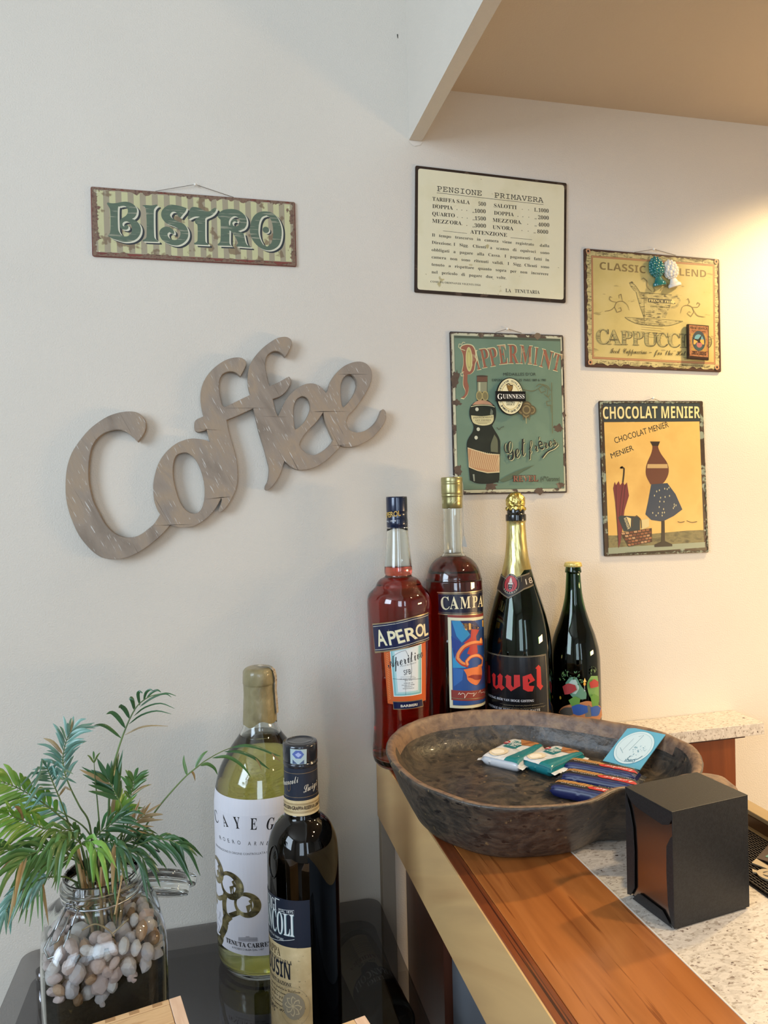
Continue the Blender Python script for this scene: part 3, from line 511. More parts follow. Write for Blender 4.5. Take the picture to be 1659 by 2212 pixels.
# CAPPUCCINO
q = [(0.6685,1.9523),(0.9543,1.9475),(0.9542,1.7313),(0.6669,1.7363)]
T = sign('cappuccino_sign', 'yellowed metal cappuccino sign with coffee cup picture and magnets on it', q, tin('brown_tin_edge', '4A3228', '3A2620', '6A4A38'))
a = Art(); U = lambda u, v: lerp2(q, u, v)
M_np = nmat('newsprint', ('A89E6E', 'BDB07C', '8E845C'), (.3, .5, .72), .5, (60, 60, 60), 5, speck=('6F6646', (120, 60, 420), .60))
pts = []
for k in range(60): pts.append(U(.01+.98*k/60, .012+random.random()*.012))
for k in range(50): pts.append(U(.988-random.random()*.012, .012+.97*k/50))
for k in range(60): pts.append(U(.988-.978*k/60, .985-random.random()*.022))
for k in range(50): pts.append(U(.012+random.random()*.012, .985-.97*k/50))
a.poly(pts, M_np)
for k in range(11):
    u = .06+.08*k+random.random()*.03
    for v0, v1 in ((.012, .055), (.945, .975)): a.line([U(u, v0), U(u, v1)], .0006, '5A4E34'); a.same()
    v = .08+.08*k
    for u0, u1 in ((.012, .045), (.955, .988)): a.line([U(u0, v), U(u1, v)], .0005, '5A4E34'); a.same()
for k in range(60):
    u = random.uniform(.05, .93); v = random.choice((random.uniform(.018, .05), random.uniform(.948, .972))); a.line([U(u, v), U(u+random.uniform(.02, .05), v+.001)], .0007, '6A6042'); a.same()
    v = random.uniform(.05, .93); u = random.choice((random.uniform(.014, .03), random.uniform(.958, .97))); a.line([U(u, v), U(u+.02, v)], .0007, '6A6042'); a.same()
a.n += 1
a.poly([(0.6825,1.9401),(0.9427,1.9369),(0.9414,1.7456),(0.6803,1.751)], '8E5B42'); a.poly([(0.6837,1.9389),(0.9414,1.9358),(0.9402,1.7468),(0.6815,1.7522)], 'B98E62')
a.poly([(0.6848,1.9376),(0.9401,1.9346),(0.9389,1.7483),(0.6826,1.7536)], '9A6A4A')
a.poly([(0.6859,1.9363),(0.9389,1.9331),(0.9377,1.7497),(0.6838,1.755)], nmat('aged_yellow', ('A99860', 'BCAB6E', 'C4B47C'), (.25, .45, .7), .42, (16, 16, 16), 5, speck=('9A8C5C', (30, 30, 120), .66)))
BR = '7D6A42'
a.text('CLASSIC', 'ssb', [(0.6989,1.9155),(0.7942,1.9126)], 0.01358, BR); a.same(); a.text('BLEND', 'ssb', [(0.8508,1.9123),(0.9242,1.9111)], 0.01358, BR)
cups = '6B6340'
M_cup = nmat('cup_newsprint', ('9A8E5E', 'B5A66E', '7A7048'), (.3, .5, .7), .5, (60, 60, 60), 5, speck=('4E4830', (80, 60, 460), .58))
a.poly([(0.7732,1.8772),(0.849,1.8748),(0.8483,1.8626),(0.8444,1.8517),(0.8338,1.8296),(0.7889,1.8299),(0.7802,1.8529)], M_cup)
a.line([(0.8489,1.8698),(0.8601,1.872),(0.8655,1.8651),(0.8587,1.8541),(0.8423,1.849)], .0042, M_cup)
a.poly([(0.7485,1.8292),(0.7698,1.8292),(0.7896,1.8285),(0.8338,1.8273),(0.8714,1.8259),(0.8539,1.8199),(0.8336,1.8161),(0.7834,1.8168),(0.7617,1.8223)], M_cup, sm=True); a.line([(0.7485,1.8292),(0.7896,1.8288),(0.8338,1.8278),(0.8714,1.8262)], .0008, cups); a.line([(0.7485,1.8292),(0.7617,1.8223),(0.7834,1.8168),(0.8336,1.8161),(0.8539,1.8199),(0.8714,1.8259)], .0014, cups)
a.line([(0.7732,1.8772),(0.849,1.8748)], .0010, cups); a.line([(0.7732,1.8772),(0.7802,1.8529),(0.7889,1.8299)], .0010, cups); a.line([(0.7898,1.8744),(0.789,1.8179)], .0006, cups)
a.poly([(0.7593,1.8942),(0.7653,1.8963),(0.7711,1.8912),(0.7807,1.8776),(0.7747,1.8764),(0.7631,1.8856)], M_cup, sm=True); a.line([(0.7603,1.8943),(0.7711,1.8895),(0.7807,1.8776)], .0012, cups)
a.poly([(0.7984,1.8666),(0.8488,1.8653),(0.8564,1.8584),(0.7987,1.8592)], '2C2A26'); a.text('FRENCH FRIES', 'sb', [(0.7995,1.8603),(0.8539,1.8589)], 0.00464, 'DCCB8A')
a.poly([(0.8492,1.8666),(0.8556,1.862),(0.8523,1.8578),(0.8467,1.8607)], 'D0BE7C', sm=True)
a.text('COFFEE  ·  CHOCOLAT', 'sb', [(0.8033,1.8502),(0.8444,1.8496)], 0.00282, cups)
for k in range(7): 
    y = .578+.02*k; a.line([U(.40, y+.02), U(.55+.01*(k % 3), y+.027)], .0005, cups); a.same()
for s_ in ([(0.7582,1.8424),(0.7545,1.8519),(0.7448,1.8585),(0.733,1.8563),(0.7279,1.8474),(0.7326,1.8379),(0.7424,1.8409),(0.7406,1.847),(0.7357,1.845)], [(0.7448,1.8585),(0.743,1.8655),(0.7421,1.8716),(0.7372,1.8696),(0.738,1.8635)], [(0.733,1.8563),(0.7233,1.8577),(0.7175,1.8609),(0.7186,1.8662),(0.7234,1.8647)], [(0.7289,1.8492),(0.721,1.8419),(0.7073,1.8388)], [(0.8666,1.8409),(0.871,1.8527),(0.8813,1.8567),(0.8915,1.8535),(0.8959,1.8447),(0.8891,1.8355),(0.881,1.8406),(0.8852,1.8452),(0.8893,1.8426)], [(0.8813,1.8567),(0.8866,1.8623),(0.8836,1.8694),(0.8795,1.8665)], [(0.8915,1.8535),(0.904,1.854),(0.9092,1.8596),(0.9041,1.863),(0.902,1.8584)], [(0.8959,1.8465),(0.9036,1.8378),(0.9202,1.8356)]): a.line(s_, .0011, BR, taper=(.5, 1.2))
for s_ in ([(0.7842,1.9006),(0.7892,1.9035),(0.7961,1.8977),(0.7969,1.8871),(0.8067,1.8787)], [(0.8089,1.8876),(0.8128,1.8825),(0.8096,1.877)], [(0.8393,1.8979),(0.8402,1.8926),(0.829,1.8867),(0.8238,1.8812)]): a.line(s_, .0020, '8A7A50', taper=(.3, 1))
PC = [('C',[(0.6898,1.779),(0.7138,1.7791)],0.02782),('A',[(0.7108,1.7787),(0.7391,1.7784)],0.02782),('P',[(0.7399,1.7787),(0.762,1.7786)],0.02683),('P',[(0.7639,1.7786),(0.785,1.7785)],0.02683),('U',[(0.7854,1.7781),(0.815,1.7775)],0.0265),('C',[(0.8142,1.7778),(0.8368,1.7769)],0.02617),('C',[(0.8388,1.7777),(0.8629,1.7769)],0.0265),('I',[(0.8649,1.7769),(0.876,1.7765)],0.0265),('N',[(0.8772,1.7765),(0.9024,1.7764)],0.0265),('O',[(0.9061,1.7765),(0.9319,1.7761)],0.0265)]
M_pc = nmat('capital_print', ('8E865A', 'A89C68'), (.4, .6), .5, (60, 60, 60), 5, speck=('5A5236', (60, 60, 560), .57))
for m_, o_, g in (('3E3A2C', .0010, .0006), (M_pc, 0, 0)):
    for i, (c_, pp, hh) in enumerate(PC):
        a.text(c_, 'sb', [(pp[0][0]+o_-g, pp[0][1]-o_*.6), (pp[1][0]+o_+g, pp[1][1]-o_*.6)], hh*.96, m_)
        if i: a.same()
a.text('Iced  Cappuccino', 'scr', [(0.7169,1.7621),(0.7932,1.762)], 0.00927, '4E4630'); a.text('–  for  the  Hot', 'scr', [(0.7972,1.7614),(0.8757,1.761)], 0.00927, '4E4630')
a.text('SPICY ITALIAN SAUSAGE', 'sb', [(0.8198,1.7367),(0.8768,1.7355)], 0.00298, '5A4E34'); a.text('peanut salad and fresh bag', 'x', [(0.829,1.7432),(0.881,1.7424)], 0.00232, '5A4E34'); a.text('NINE AND COUNTY', 'sb', [(0.8872,1.9416),(0.9223,1.9413)], 0.00298, '5A4E34')
for c_ in [(0.676,1.9472),(0.9464,1.9422),(0.6759,1.7444),(0.9438,1.7402)]: a.ell(c_, .0046, .0050, 'B98A66'); a.ell(c_, .0020, .0022, '241C18')
part(a.build('printed_face', F), T)
hanger(T, *[(0.812,1.9582),(0.7724,1.9511),(0.8597,1.9502)])
# pine-cone finial magnets
def cone_magnet(name, label, pts, m, group):
    """pts: tip, widest centre, neck, foot centre in (x,z); glazed pine cone on a small foot"""
    tip, mid, neck, foot, rw = pts
    B = thing(name, label, 'magnet', (mid[0], -.006, mid[1]), group=group)
    ax = Vector((tip[0]-foot[0], 0, tip[1]-foot[1])).normalized(); base = Vector((foot[0], -.010, foot[1])); Ltot = math.hypot(tip[0]-foot[0], tip[1]-foot[1])
    M = Matrix.Translation(base) @ Vector((0, 0, 1)).rotation_difference(ax).to_matrix().to_4x4()
    sq = Matrix.Diagonal((1, .55, 1, 1))
    def put(o): me = o.data; me.transform(M @ sq); return part(o, B)
    pf = [(0, 0), (rw*.80, 0), (rw*.90, Ltot*.03), (rw*.86, Ltot*.10), (rw*.62, Ltot*.15), (rw*.50, Ltot*.22), (rw*.40, Ltot*.28), (rw*.46, Ltot*.30), (rw*.42, Ltot*.33)]
    put(lathe('foot', prof(pf, 3), m, None, 28))
    cz0 = Ltot*.32; ch = Ltot*.68
    def rr(t): return rw*(.98*math.sin(math.pi*min(1, (t*.93+.12)))**.75)*(1-.12*t)
    put(lathe('cone_core', [(0, cz0)]+[(rr(t/12)*.88, cz0+ch*t/12*.97) for t in range(12)]+[(0, Ltot*.99)], m, None, 28))
    bm = bmesh.new()
    for row in range(8):
        t = (row+.35)/8; R = rr(t); n = max(5, int(11-row*.6))
        for k in range(n):
            an = 2*math.pi*(k+.5*(row % 2))/n; s_ = min(R*2*math.pi/n*.56, rw*.30); p = Vector((R*.86*math.cos(an), R*.86*math.sin(an), cz0+ch*t))
            g = bmesh.ops.create_icosphere(bm, subdivisions=2, radius=1)
            for v in g['verts']: v.co = p+Vector((v.co.x*s_, v.co.y*s_, v.co.z*s_*1.1))
    o = BM('cone_scales', bm, m, None, True); put(o); o['kind'] = 'stuff'
    return B
cone_magnet('pine_cone_magnet', 'teal glazed ceramic pine cone magnet on the cappuccino sign', [(0.8091,1.9452),(0.8136,1.9233),(0.8153,1.9065),(0.8199,1.889),0.015], mat('teal_glaze', '136B6B', .12, coat=.6), 'pine cone magnets')
cone_magnet('pine_cone_magnet', 'matt white pine cone magnet beside the teal one', [(0.8378,1.9405),(0.8469,1.9214),(0.8495,1.9019),(0.8523,1.8886),0.015], mat('white_glaze', 'DAD4CA', .45), 'pine cone magnets')
# little poster magnet
q = [(0.8768,1.8192),(0.9223,1.8176),(0.921,1.7519),(0.8767,1.7542)]
cx = sum(p[0] for p in q)/4; cz = sum(p[1] for p in q)/4
B = thing('eagle_poster_magnet', 'small brown block magnet picturing a dark eagle over a globe', 'magnet', (cx, -.006, cz))
part(prism('magnet_block', q, 'y', -.0125, -.0062, mat('magnet_brown', '33211A', .35), bev=.0008), B)
a = Art(); U = lambda u, v: lerp2(q, u, v)
a.poly([U(.05, .03), U(.95, .03), U(.95, .92), U(.05, .92)], nmat('magnet_tan', ('8A5A3C', 'A8744E', '6E4630'), (.3, .5, .7), .35, (200, 200, 200), 4))
a.text('FERNET-BRANCA', 'xb', [U(.09, .135), U(.91, .135)], .0044, '1E1512'); a.text('FRATELLI BRANCA MILAN', 'xb', [U(.17, .205), U(.83, .205)], .0022, '3A1814')
a.poly([U(.12, .26), U(.88, .26), U(.88, .76), U(.12, .76)], nmat('magnet_ochre', ('8C6A34', 'B08A48', '6E5430'), (.3, .5, .7), .4, (400, 400, 400), 4))
a.ell(U(.5, .47), .0145, .0190, '2A3A44'); a.poly([U(.28, .42), U(.35, .32), U(.5, .28), U(.65, .32), U(.73, .42)], '5E94A4', sm=True); a.poly([U(.25, .44), U(.74, .42), U(.76, .56), U(.24, .58)], 'D59A4C', sm=True)
a.ell(U(.5, .62), .0085, .0082, '2E4A4C'); a.ell(U(.52, .58), .0060, .0055, 'A0605C')
a.poly([U(.18, .38), U(.32, .42), U(.45, .43), U(.55, .36), U(.66, .27), U(.60, .40), U(.56, .47), U(.60, .52), U(.47, .53), U(.42, .48), U(.28, .44)], '15120F', sm=True)
a.text('AMER TONIQUE', 'xb', [U(.17, .815), U(.85, .815)], .0030, '2C1612'); a.text('APERITIF DIGESTIF', 'xb', [U(.14, .875), U(.86, .875)], .0030, '2C1612')
part(a.build('magnet_print', wallmap(-.0126)), B)
# CHOCOLATE poster: lettering kept, picture is a plain composition of simple shapes
q = [(0.6924,1.6741),(0.9127,1.6755),(0.9196,1.385),(0.6978,1.3865)]
T = sign('chocolate_poster_sign', 'yellow metal chocolate poster sign with navy heading, lowest of the wall signs', q, tin('worn_rim', '3E3026', '4A4636', '8A9484', (60, 60, 60), .60, (50, 50, 50)))
a = Art(); U = lambda u, v: lerp2(q, u, v)
a.poly([U(.035, .015), U(.965, .015), U(.965, .135), U(.035, .135)], '2A363C')
for m_, o_ in (('12181A', .0012), ('D9CD96', 0)):
    a.text('CHOCOLAT', 'ssb', [(x+o_, y-o_) for x, y in [(0.7001,1.6407),(0.8141,1.6425)]], 0.02232, m_); a.text('MENIER', 'ssb', [(x+o_, y-o_) for x, y in [(0.822,1.6425),(0.9056,1.6427)]], 0.02232, m_); a.same()
a.poly([U(.04, .137), U(.955, .135), U(.955, .955), U(.04, .96)], nmat('poster_yellow', ('CFA65A', 'D8B266', 'C69C54'), (.3, .5, .7), .42, (12, 12, 12), 4))
a.poly([U(.04, .865), U(.3, .87), U(.55, .86), U(.8, .85), U(.955, .85), U(.955, .94), U(.04, .955)], nmat('poster_ground', ('5E5A3E', '7E7650', '4C4A36'), (.3, .5, .7), .5, (50, 50, 120), 5))
a.poly([U(.035, .945), U(.965, .93), U(.965, .965), U(.035, .985)], '8A9480')
a.text('CHOCOLAT MENIER-Firmin Bouisset, 1893-Aff. Camis, Paris', 'sb', [(0.741,1.3892),(0.8743,1.3884)], 0.00367, '2C2A22')
a.text('CHOCOLAT MENIER', 'x', [(0.7238,1.5952),(0.8376,1.626)], 0.01102, '26221E'); a.text('MENIER', 'x', [(0.7161,1.5674),(0.7624,1.5829)], 0.00989, '26221E')
# picture replaced by a plain still life: a brown vase on a cloth-covered stand, a furled umbrella, a basket
a.poly([(0.7965,1.5987),(0.818,1.5986),(0.8135,1.5895),(0.8192,1.5758),(0.8335,1.5558),(0.834,1.5359),(0.8198,1.5181),(0.7957,1.5185),(0.7867,1.5366),(0.7888,1.5563),(0.7986,1.576),(0.8015,1.5896)], '5E3426', sm=True); a.poly([(0.7965,1.5987),(0.818,1.5986),(0.814,1.5903),(0.8015,1.5904)], '2A1C16'); a.poly([(0.7905,1.5563),(0.8327,1.5558),(0.8334,1.5481),(0.7892,1.5487)], 'B79A6A')
a.poly([(0.7974,1.5182),(0.8319,1.5199),(0.8489,1.4988),(0.8631,1.4693),(0.8445,1.4575),(0.82,1.4475),(0.796,1.4513),(0.7839,1.4623),(0.7899,1.4849)], '26384E')
for k in range(30):
    x, y = (random.uniform(.44, .74), random.uniform(.55, .75))
    if abs(x-.58) < .05+(y-.53)*.55: p = U(x, y); a.poly([(p[0], p[1]+.0022), (p[0]+.0013, p[1]), (p[0], p[1]-.0022), (p[0]-.0013, p[1])], 'B9B48E'); a.same()
a.n += 1
a.poly([(0.8175,1.4491),(0.8244,1.4489),(0.8244,1.4106),(0.8399,1.4039),(0.8398,1.4001),(0.8018,1.4),(0.8019,1.4046),(0.8166,1.4101)], '1E1A18')
a.line([(0.7379,1.5502),(0.7337,1.5502),(0.7371,1.5517),(0.7412,1.5486),(0.7402,1.5374),(0.7378,1.5208)], .0030, '2A1C16')
a.poly([(0.7214,1.5241),(0.7238,1.5181),(0.7295,1.5255),(0.7322,1.5179),(0.7382,1.5238),(0.7414,1.5178),(0.7466,1.5229),(0.7502,1.498),(0.7404,1.4711),(0.7345,1.432),(0.7307,1.4111),(0.7263,1.4007),(0.7247,1.4414),(0.7215,1.4866),(0.7179,1.5122)], '6E2A30')
for s_ in ([(0.7238,1.5181),(0.7236,1.4715),(0.7265,1.4112)], [(0.7381,1.5223),(0.7323,1.4863),(0.7292,1.4563)], [(0.7431,1.5192),(0.7391,1.4892),(0.7334,1.4562)]): a.line(s_, .0009, '2E1418')
a.poly([(0.7318,1.4615),(0.7655,1.459),(0.7722,1.455),(0.7717,1.4308),(0.7379,1.4319),(0.7267,1.4579)], '23333A'); a.text('MENIER', 'ssb', [(0.7384,1.456),(0.7464,1.4347)], 0.0048, 'C9BE96'); a.poly([(0.7435,1.4589),(0.7536,1.4556),(0.7523,1.4375)], 'D6C48C'); a.poly([(0.7755,1.4519),(0.7909,1.4545),(0.7915,1.4392),(0.7751,1.4337)], 'CDBB86'); a.line([(0.7566,1.4404),(0.7561,1.454),(0.7655,1.4605),(0.7738,1.4519),(0.7752,1.4367)], .0016, '4A3828')
bq = [(0.7311,1.4299),(0.7965,1.436),(0.7968,1.4101),(0.7474,1.4029)]
a.poly(bq, '3A2218')
for r_ in range(5):
    for k in range(7):
        u0 = (k+.5*(r_ % 2))/7.5; a.poly([lerp2(bq, u0+.01, r_/5+.03), lerp2(bq, min(1, u0+.115), r_/5+.03), lerp2(bq, min(1, u0+.115), r_/5+.16), lerp2(bq, u0+.01, r_/5+.16)], random.choice(('8A5638', '9C6A4A', 'B08A66', '6E3E2C')))
        if r_+k: a.same()
a.line([(0.8521,1.4465),(0.8582,1.4448),(0.867,1.4461)], .0012, '3A2E20'); a.line([(0.8714,1.4475),(0.8828,1.444),(0.8943,1.4452)], .0012, '3A2E20')
grime(a, 'worn_enamel_rim', q, ('2E2620', '4A3A2E', '7E8C7C', 'A9AC92'), .0075, .0042, (120, 120, 120), .15)
part(a.build('printed_face', F), T)
hanger(T, *[(0.8046,1.6795),(0.7891,1.6751),(0.8196,1.6747)])
# ---------------- wooden word on the wall ----------------
outer = [(-0.1164,1.6015),(-0.1253,1.6106),(-0.1334,1.6173),(-0.1432,1.6206),(-0.1548,1.6194),(-0.1663,1.6151),(-0.1764,1.6065),(-0.1832,1.5961),(-0.1871,1.5832),(-0.1897,1.566),(-0.1903,1.5453),(-0.1884,1.5279),(-0.1841,1.5088),(-0.1765,1.4913),(-0.1688,1.4754),(-0.1593,1.4629),(-0.1496,1.4556),(-0.1382,1.4517),(-0.1265,1.4522),(-0.1147,1.457),(-0.1045,1.4646),(-0.095,1.4731),(-0.0861,1.487),(-0.0901,1.4942),(-0.094,1.5066),(-0.0953,1.519),(-0.0953,1.5331),(-0.0929,1.5471),(-0.0882,1.5629),(-0.081,1.5769),(-0.0705,1.5892),(-0.0583,1.5989),(-0.0462,1.6041),(-0.0341,1.6067),(-0.0221,1.6058),(-0.0134,1.604),(-0.0066,1.6013),(-0.0089,1.6102),(-0.0109,1.6206),(-0.0191,1.6177),(-0.0252,1.617),(-0.0294,1.6201),(-0.0301,1.6263),(-0.0291,1.6334),(-0.0255,1.6373),(-0.0203,1.6397),(-0.0155,1.642),(-0.0181,1.6546),(-0.0194,1.6697),(-0.018,1.6834),(-0.0136,1.6971),(-0.0059,1.7096),(0.0045,1.7207),(0.0168,1.7299),(0.0278,1.735),(0.0387,1.7373),(0.0468,1.7368),(0.0529,1.7327),(0.0545,1.7272),(0.0518,1.7195),(0.0475,1.7118),(0.0447,1.7069),(0.038,1.7124),(0.0313,1.7146),(0.0231,1.7135),(0.0162,1.7093),(0.012,1.7016),(0.0104,1.6933),(0.0108,1.6823),(0.0125,1.6699),(0.0146,1.6603),(0.0175,1.6573),(0.0312,1.6632),(0.045,1.6702),(0.0597,1.6773),(0.0565,1.6898),(0.0563,1.7064),(0.058,1.719),(0.0624,1.7302),(0.0703,1.7415),(0.0816,1.7536),(0.0944,1.7637),(0.1057,1.7703),(0.1155,1.7726),(0.1225,1.7721),(0.128,1.7681),(0.129,1.7611),(0.1255,1.7525),(0.1218,1.7454),(0.1177,1.7397),(0.112,1.7459),(0.1051,1.749),(0.0981,1.7484),(0.0911,1.744),(0.0867,1.7376),(0.0851,1.7278),(0.0855,1.7181),(0.0873,1.7069),(0.0891,1.6972),(0.0917,1.6919),(0.1009,1.6959),(0.1094,1.7002),(0.1179,1.7053),(0.1233,1.7078),(0.126,1.7033),(0.1254,1.6962),(0.121,1.6877),(0.1144,1.6799),(0.1059,1.6742),(0.0957,1.6706),(0.0978,1.6594),(0.1003,1.6496),(0.1034,1.6429),(0.1066,1.649),(0.1115,1.6597),(0.1184,1.6717),(0.1266,1.681),(0.1375,1.6898),(0.1483,1.6953),(0.1591,1.6971),(0.1685,1.6955),(0.1765,1.6903),(0.1804,1.6856),(0.1833,1.682),(0.1865,1.6857),(0.1895,1.6951),(0.1945,1.7053),(0.203,1.7162),(0.2142,1.7258),(0.2254,1.7315),(0.2365,1.7344),(0.2462,1.7343),(0.2545,1.7307),(0.2606,1.7233),(0.2627,1.7138),(0.2614,1.7029),(0.2562,1.6905),(0.2489,1.6782),(0.2403,1.6659),(0.2303,1.6536),(0.2218,1.6454),(0.2182,1.6387),(0.2166,1.6319),(0.2185,1.6251),(0.2225,1.6197),(0.2293,1.6163),(0.239,1.6159),(0.2502,1.6197),(0.2616,1.6272),(0.2703,1.6374),(0.2755,1.6484),(0.2777,1.6532),(0.2806,1.6552),(0.284,1.6525),(0.2857,1.6457),(0.2843,1.6361),(0.2799,1.6278),(0.2712,1.6169),(0.2597,1.606),(0.2455,1.5979),(0.2315,1.5925),(0.219,1.5915),(0.2108,1.5924),(0.2057,1.5939),(0.2032,1.59),(0.1954,1.5819),(0.1856,1.5726),(0.1746,1.5646),(0.1622,1.5581),(0.15,1.5549),(0.1379,1.5537),(0.1286,1.5559),(0.1208,1.5606),(0.1156,1.5654),(0.112,1.569),(0.1092,1.561),(0.1054,1.5498),(0.0995,1.5386),(0.0922,1.5289),(0.0858,1.5227),(0.0816,1.5214),(0.0786,1.5236),(0.0797,1.5292),(0.0834,1.5361),(0.0855,1.5473),(0.0861,1.5585),(0.0836,1.5697),(0.0799,1.5866),(0.0748,1.6048),(0.0698,1.6244),(0.0662,1.6425),(0.0635,1.655),(0.0499,1.6487),(0.0361,1.6424),(0.021,1.6362),(0.0227,1.6244),(0.0263,1.6078),(0.03,1.5939),(0.0331,1.5814),(0.0352,1.5689),(0.0361,1.555),(0.0355,1.537),(0.0321,1.5231),(0.0271,1.5121),(0.0199,1.4998),(0.013,1.4917),(0.0074,1.4877),(0.0048,1.4891),(0.0046,1.4926),(0.0071,1.4987),(0.0096,1.507),(0.0089,1.5105),(0.0056,1.5042),(-0.0008,1.4936),(-0.0098,1.483),(-0.0205,1.4744),(-0.0346,1.4668),(-0.0484,1.4649),(-0.0604,1.4664),(-0.0714,1.4694),(-0.0775,1.462),(-0.0897,1.45),(-0.1035,1.439),(-0.1172,1.4299),(-0.1324,1.4226),(-0.1474,1.4189),(-0.1622,1.419),(-0.1752,1.4227),(-0.1864,1.4309),(-0.1973,1.4435),(-0.2066,1.4576),(-0.2141,1.4751),(-0.22,1.4942),(-0.2234,1.5132),(-0.2241,1.5321),(-0.2222,1.5561),(-0.2176,1.5749),(-0.2108,1.5903),(-0.199,1.6074),(-0.1873,1.6212),(-0.174,1.6324),(-0.159,1.6419),(-0.1424,1.6476),(-0.1275,1.6494),(-0.1159,1.6477),(-0.1078,1.6412),(-0.1034,1.6316),(-0.1042,1.6211),(-0.1086,1.6114)]
holes = [[(-0.0502,1.5837),(-0.0416,1.5837),(-0.0332,1.5774),(-0.0258,1.5657),(-0.0202,1.5495),(-0.0172,1.5316),(-0.0173,1.5137),(-0.0198,1.5012),(-0.0244,1.4915),(-0.0323,1.4867),(-0.0409,1.4884),(-0.0493,1.4957),(-0.0558,1.5075),(-0.0605,1.5235),(-0.0638,1.5396),(-0.0646,1.5573),(-0.0625,1.5714),(-0.058,1.5803)],
 [(0.1451,1.6756),(0.1518,1.6726),(0.1556,1.6653),(0.157,1.6559),(0.1538,1.6466),(0.1481,1.6358),(0.1412,1.6278),(0.1344,1.6225),(0.131,1.6209),(0.1298,1.6252),(0.1288,1.6371),(0.1285,1.6505),(0.1301,1.6611),(0.1336,1.6691),(0.1391,1.6738)],
 [(0.1784,1.6493),(0.1793,1.6426),(0.1811,1.6346),(0.1843,1.6251),(0.1881,1.6157),(0.1926,1.6056),(0.1935,1.6036),(0.1904,1.5982),(0.1848,1.5921),(0.1765,1.5855),(0.1668,1.5802),(0.1587,1.5782),(0.1507,1.5803),(0.1434,1.5857),(0.1389,1.5918),(0.1374,1.5958),(0.1392,1.6011),(0.1448,1.6105),(0.1531,1.6198),(0.1627,1.6292),(0.1697,1.6372)],
 [(0.2249,1.7129),(0.2304,1.7106),(0.235,1.7039),(0.2362,1.6944),(0.2332,1.6848),(0.2281,1.6753),(0.2209,1.6658),(0.2153,1.6603),(0.2118,1.6579),(0.2098,1.6616),(0.2087,1.6711),(0.2081,1.6846),(0.2094,1.6967),(0.213,1.7056),(0.2187,1.711)]]
M_cof = nmat('limed_grey_wood', ('867A6E', '978A7D', 'A18F7B', '8B827A'), (.3, .45, .6, .75), .7, (26, 26, 12), 6, .35, (300, 300, 60), spec=.2, dist=.6, rot=(0, math.radians(27), 0), speck=(('BDB8B1', (520, 300, 50), .65), ('C9C5C0', (330, 300, 26), .69), ('75695E', (260, 100, 9), .67)))
T = prism('wooden_coffee_word', crv(outer, 3, True), 'y', -.0165, -.003, M_cof, bev=.0006, holes=[crv(h_, 3, True) for h_ in holes])
tag(T, 'limed grey-brown wooden script word Coffee hung at a slant on the wall', 'wall decoration')
o = MO('wall_nail_mark', [(.325, -.0004, 2.3), (.327, -.0004, 2.3), (.3265, -.0008, 2.292), (.3255, -.0008, 2.294)], [(0, 1, 2, 3)], mat('nail_dark', '2A2624', .6)); o.name = 'trim_nail_mark'; struct(o)
# ---------------- bottles ----------------
PR = {'ap': ((0.2872,-0.068),1.071,[(0.0,0.004),(0.03648,0),(0.04457,0.003),(0.04851,0.011),(0.0493,0.022),(0.04753,0.04145),(0.04575,0.07029),(0.04555,0.08773),(0.04654,0.11124),(0.0493,0.16377),(0.05127,0.21307),(0.05226,0.25546),(0.05167,0.27025),(0.04831,0.27864),(0.04191,0.28504),(0.03786,0.28948),(0.0355,0.2949),(0.03106,0.30033),(0.02366,0.30427),(0.02149,0.30723),(0.02268,0.31216),(0.02238,0.3235),(0.01972,0.35308),(0.01716,0.38414),(0.01617,0.3866),(0.01617,0.42801)]),'cm': ((0.3886,-0.049),1.071,[(0,0.004),(0.038,0),(0.0445,0.003),(0.0474,0.01),(0.0477,0.02),(0.0477,0.15),(0.0476,0.28),(0.0465,0.294),(0.0435,0.3075),(0.038,0.319),(0.03,0.3275),(0.0215,0.3325),(0.0178,0.3375),(0.0164,0.345),(0.0163,0.4),(0.0166,0.414),(0.016,0.416),(0.016,0.456)]),'du': ((0.4985,-0.0605),1.071,[(0,0.006),(0.046,0),(0.0535,0.003),(0.056,0.01),(0.0565,0.02),(0.0565,0.11),(0.056,0.15),(0.054,0.19),(0.048,0.224),(0.04,0.253),(0.031,0.282),(0.0235,0.309),(0.019,0.33),(0.0168,0.352),(0.0156,0.375),(0.0152,0.3875),(0.0168,0.389),(0.0168,0.398),(0.015,0.3995),(0.0135,0.401),(0.0135,0.413)]),'ch': ((0.606,-0.056),1.071,[(0,0.006),(0.036,0),(0.041,0.003),(0.043,0.009),(0.0432,0.018),(0.0432,0.09),(0.043,0.125),(0.0415,0.158),(0.035,0.186),(0.0275,0.207),(0.021,0.228),(0.0165,0.247),(0.0143,0.262),(0.013,0.28),(0.0122,0.293),(0.0125,0.2945),(0.0142,0.2965),(0.0128,0.304),(0.0122,0.308),(0.0122,0.311)]),'cy': ((0.056,-0.112),0.82,[(0,0.006),(0.055,0),(0.065,0.004),(0.0695,0.012),(0.0708,0.025),(0.0708,0.12),(0.0708,0.225),(0.0702,0.245),(0.0675,0.265),(0.062,0.286),(0.053,0.304),(0.0425,0.32),(0.033,0.333),(0.0268,0.344),(0.0238,0.356),(0.0232,0.366),(0.0216,0.4),(0.0215,0.427)]),'fr': ((0.095,-0.3),0.82,[(0,0.006),(0.036,0),(0.042,0.003),(0.044,0.01),(0.0445,0.02),(0.0448,0.12),(0.045,0.2),(0.045,0.232),(0.044,0.249),(0.0415,0.261),(0.0365,0.273),(0.029,0.282),(0.0232,0.287),(0.0214,0.2925),(0.0209,0.3),(0.0204,0.3525)])}
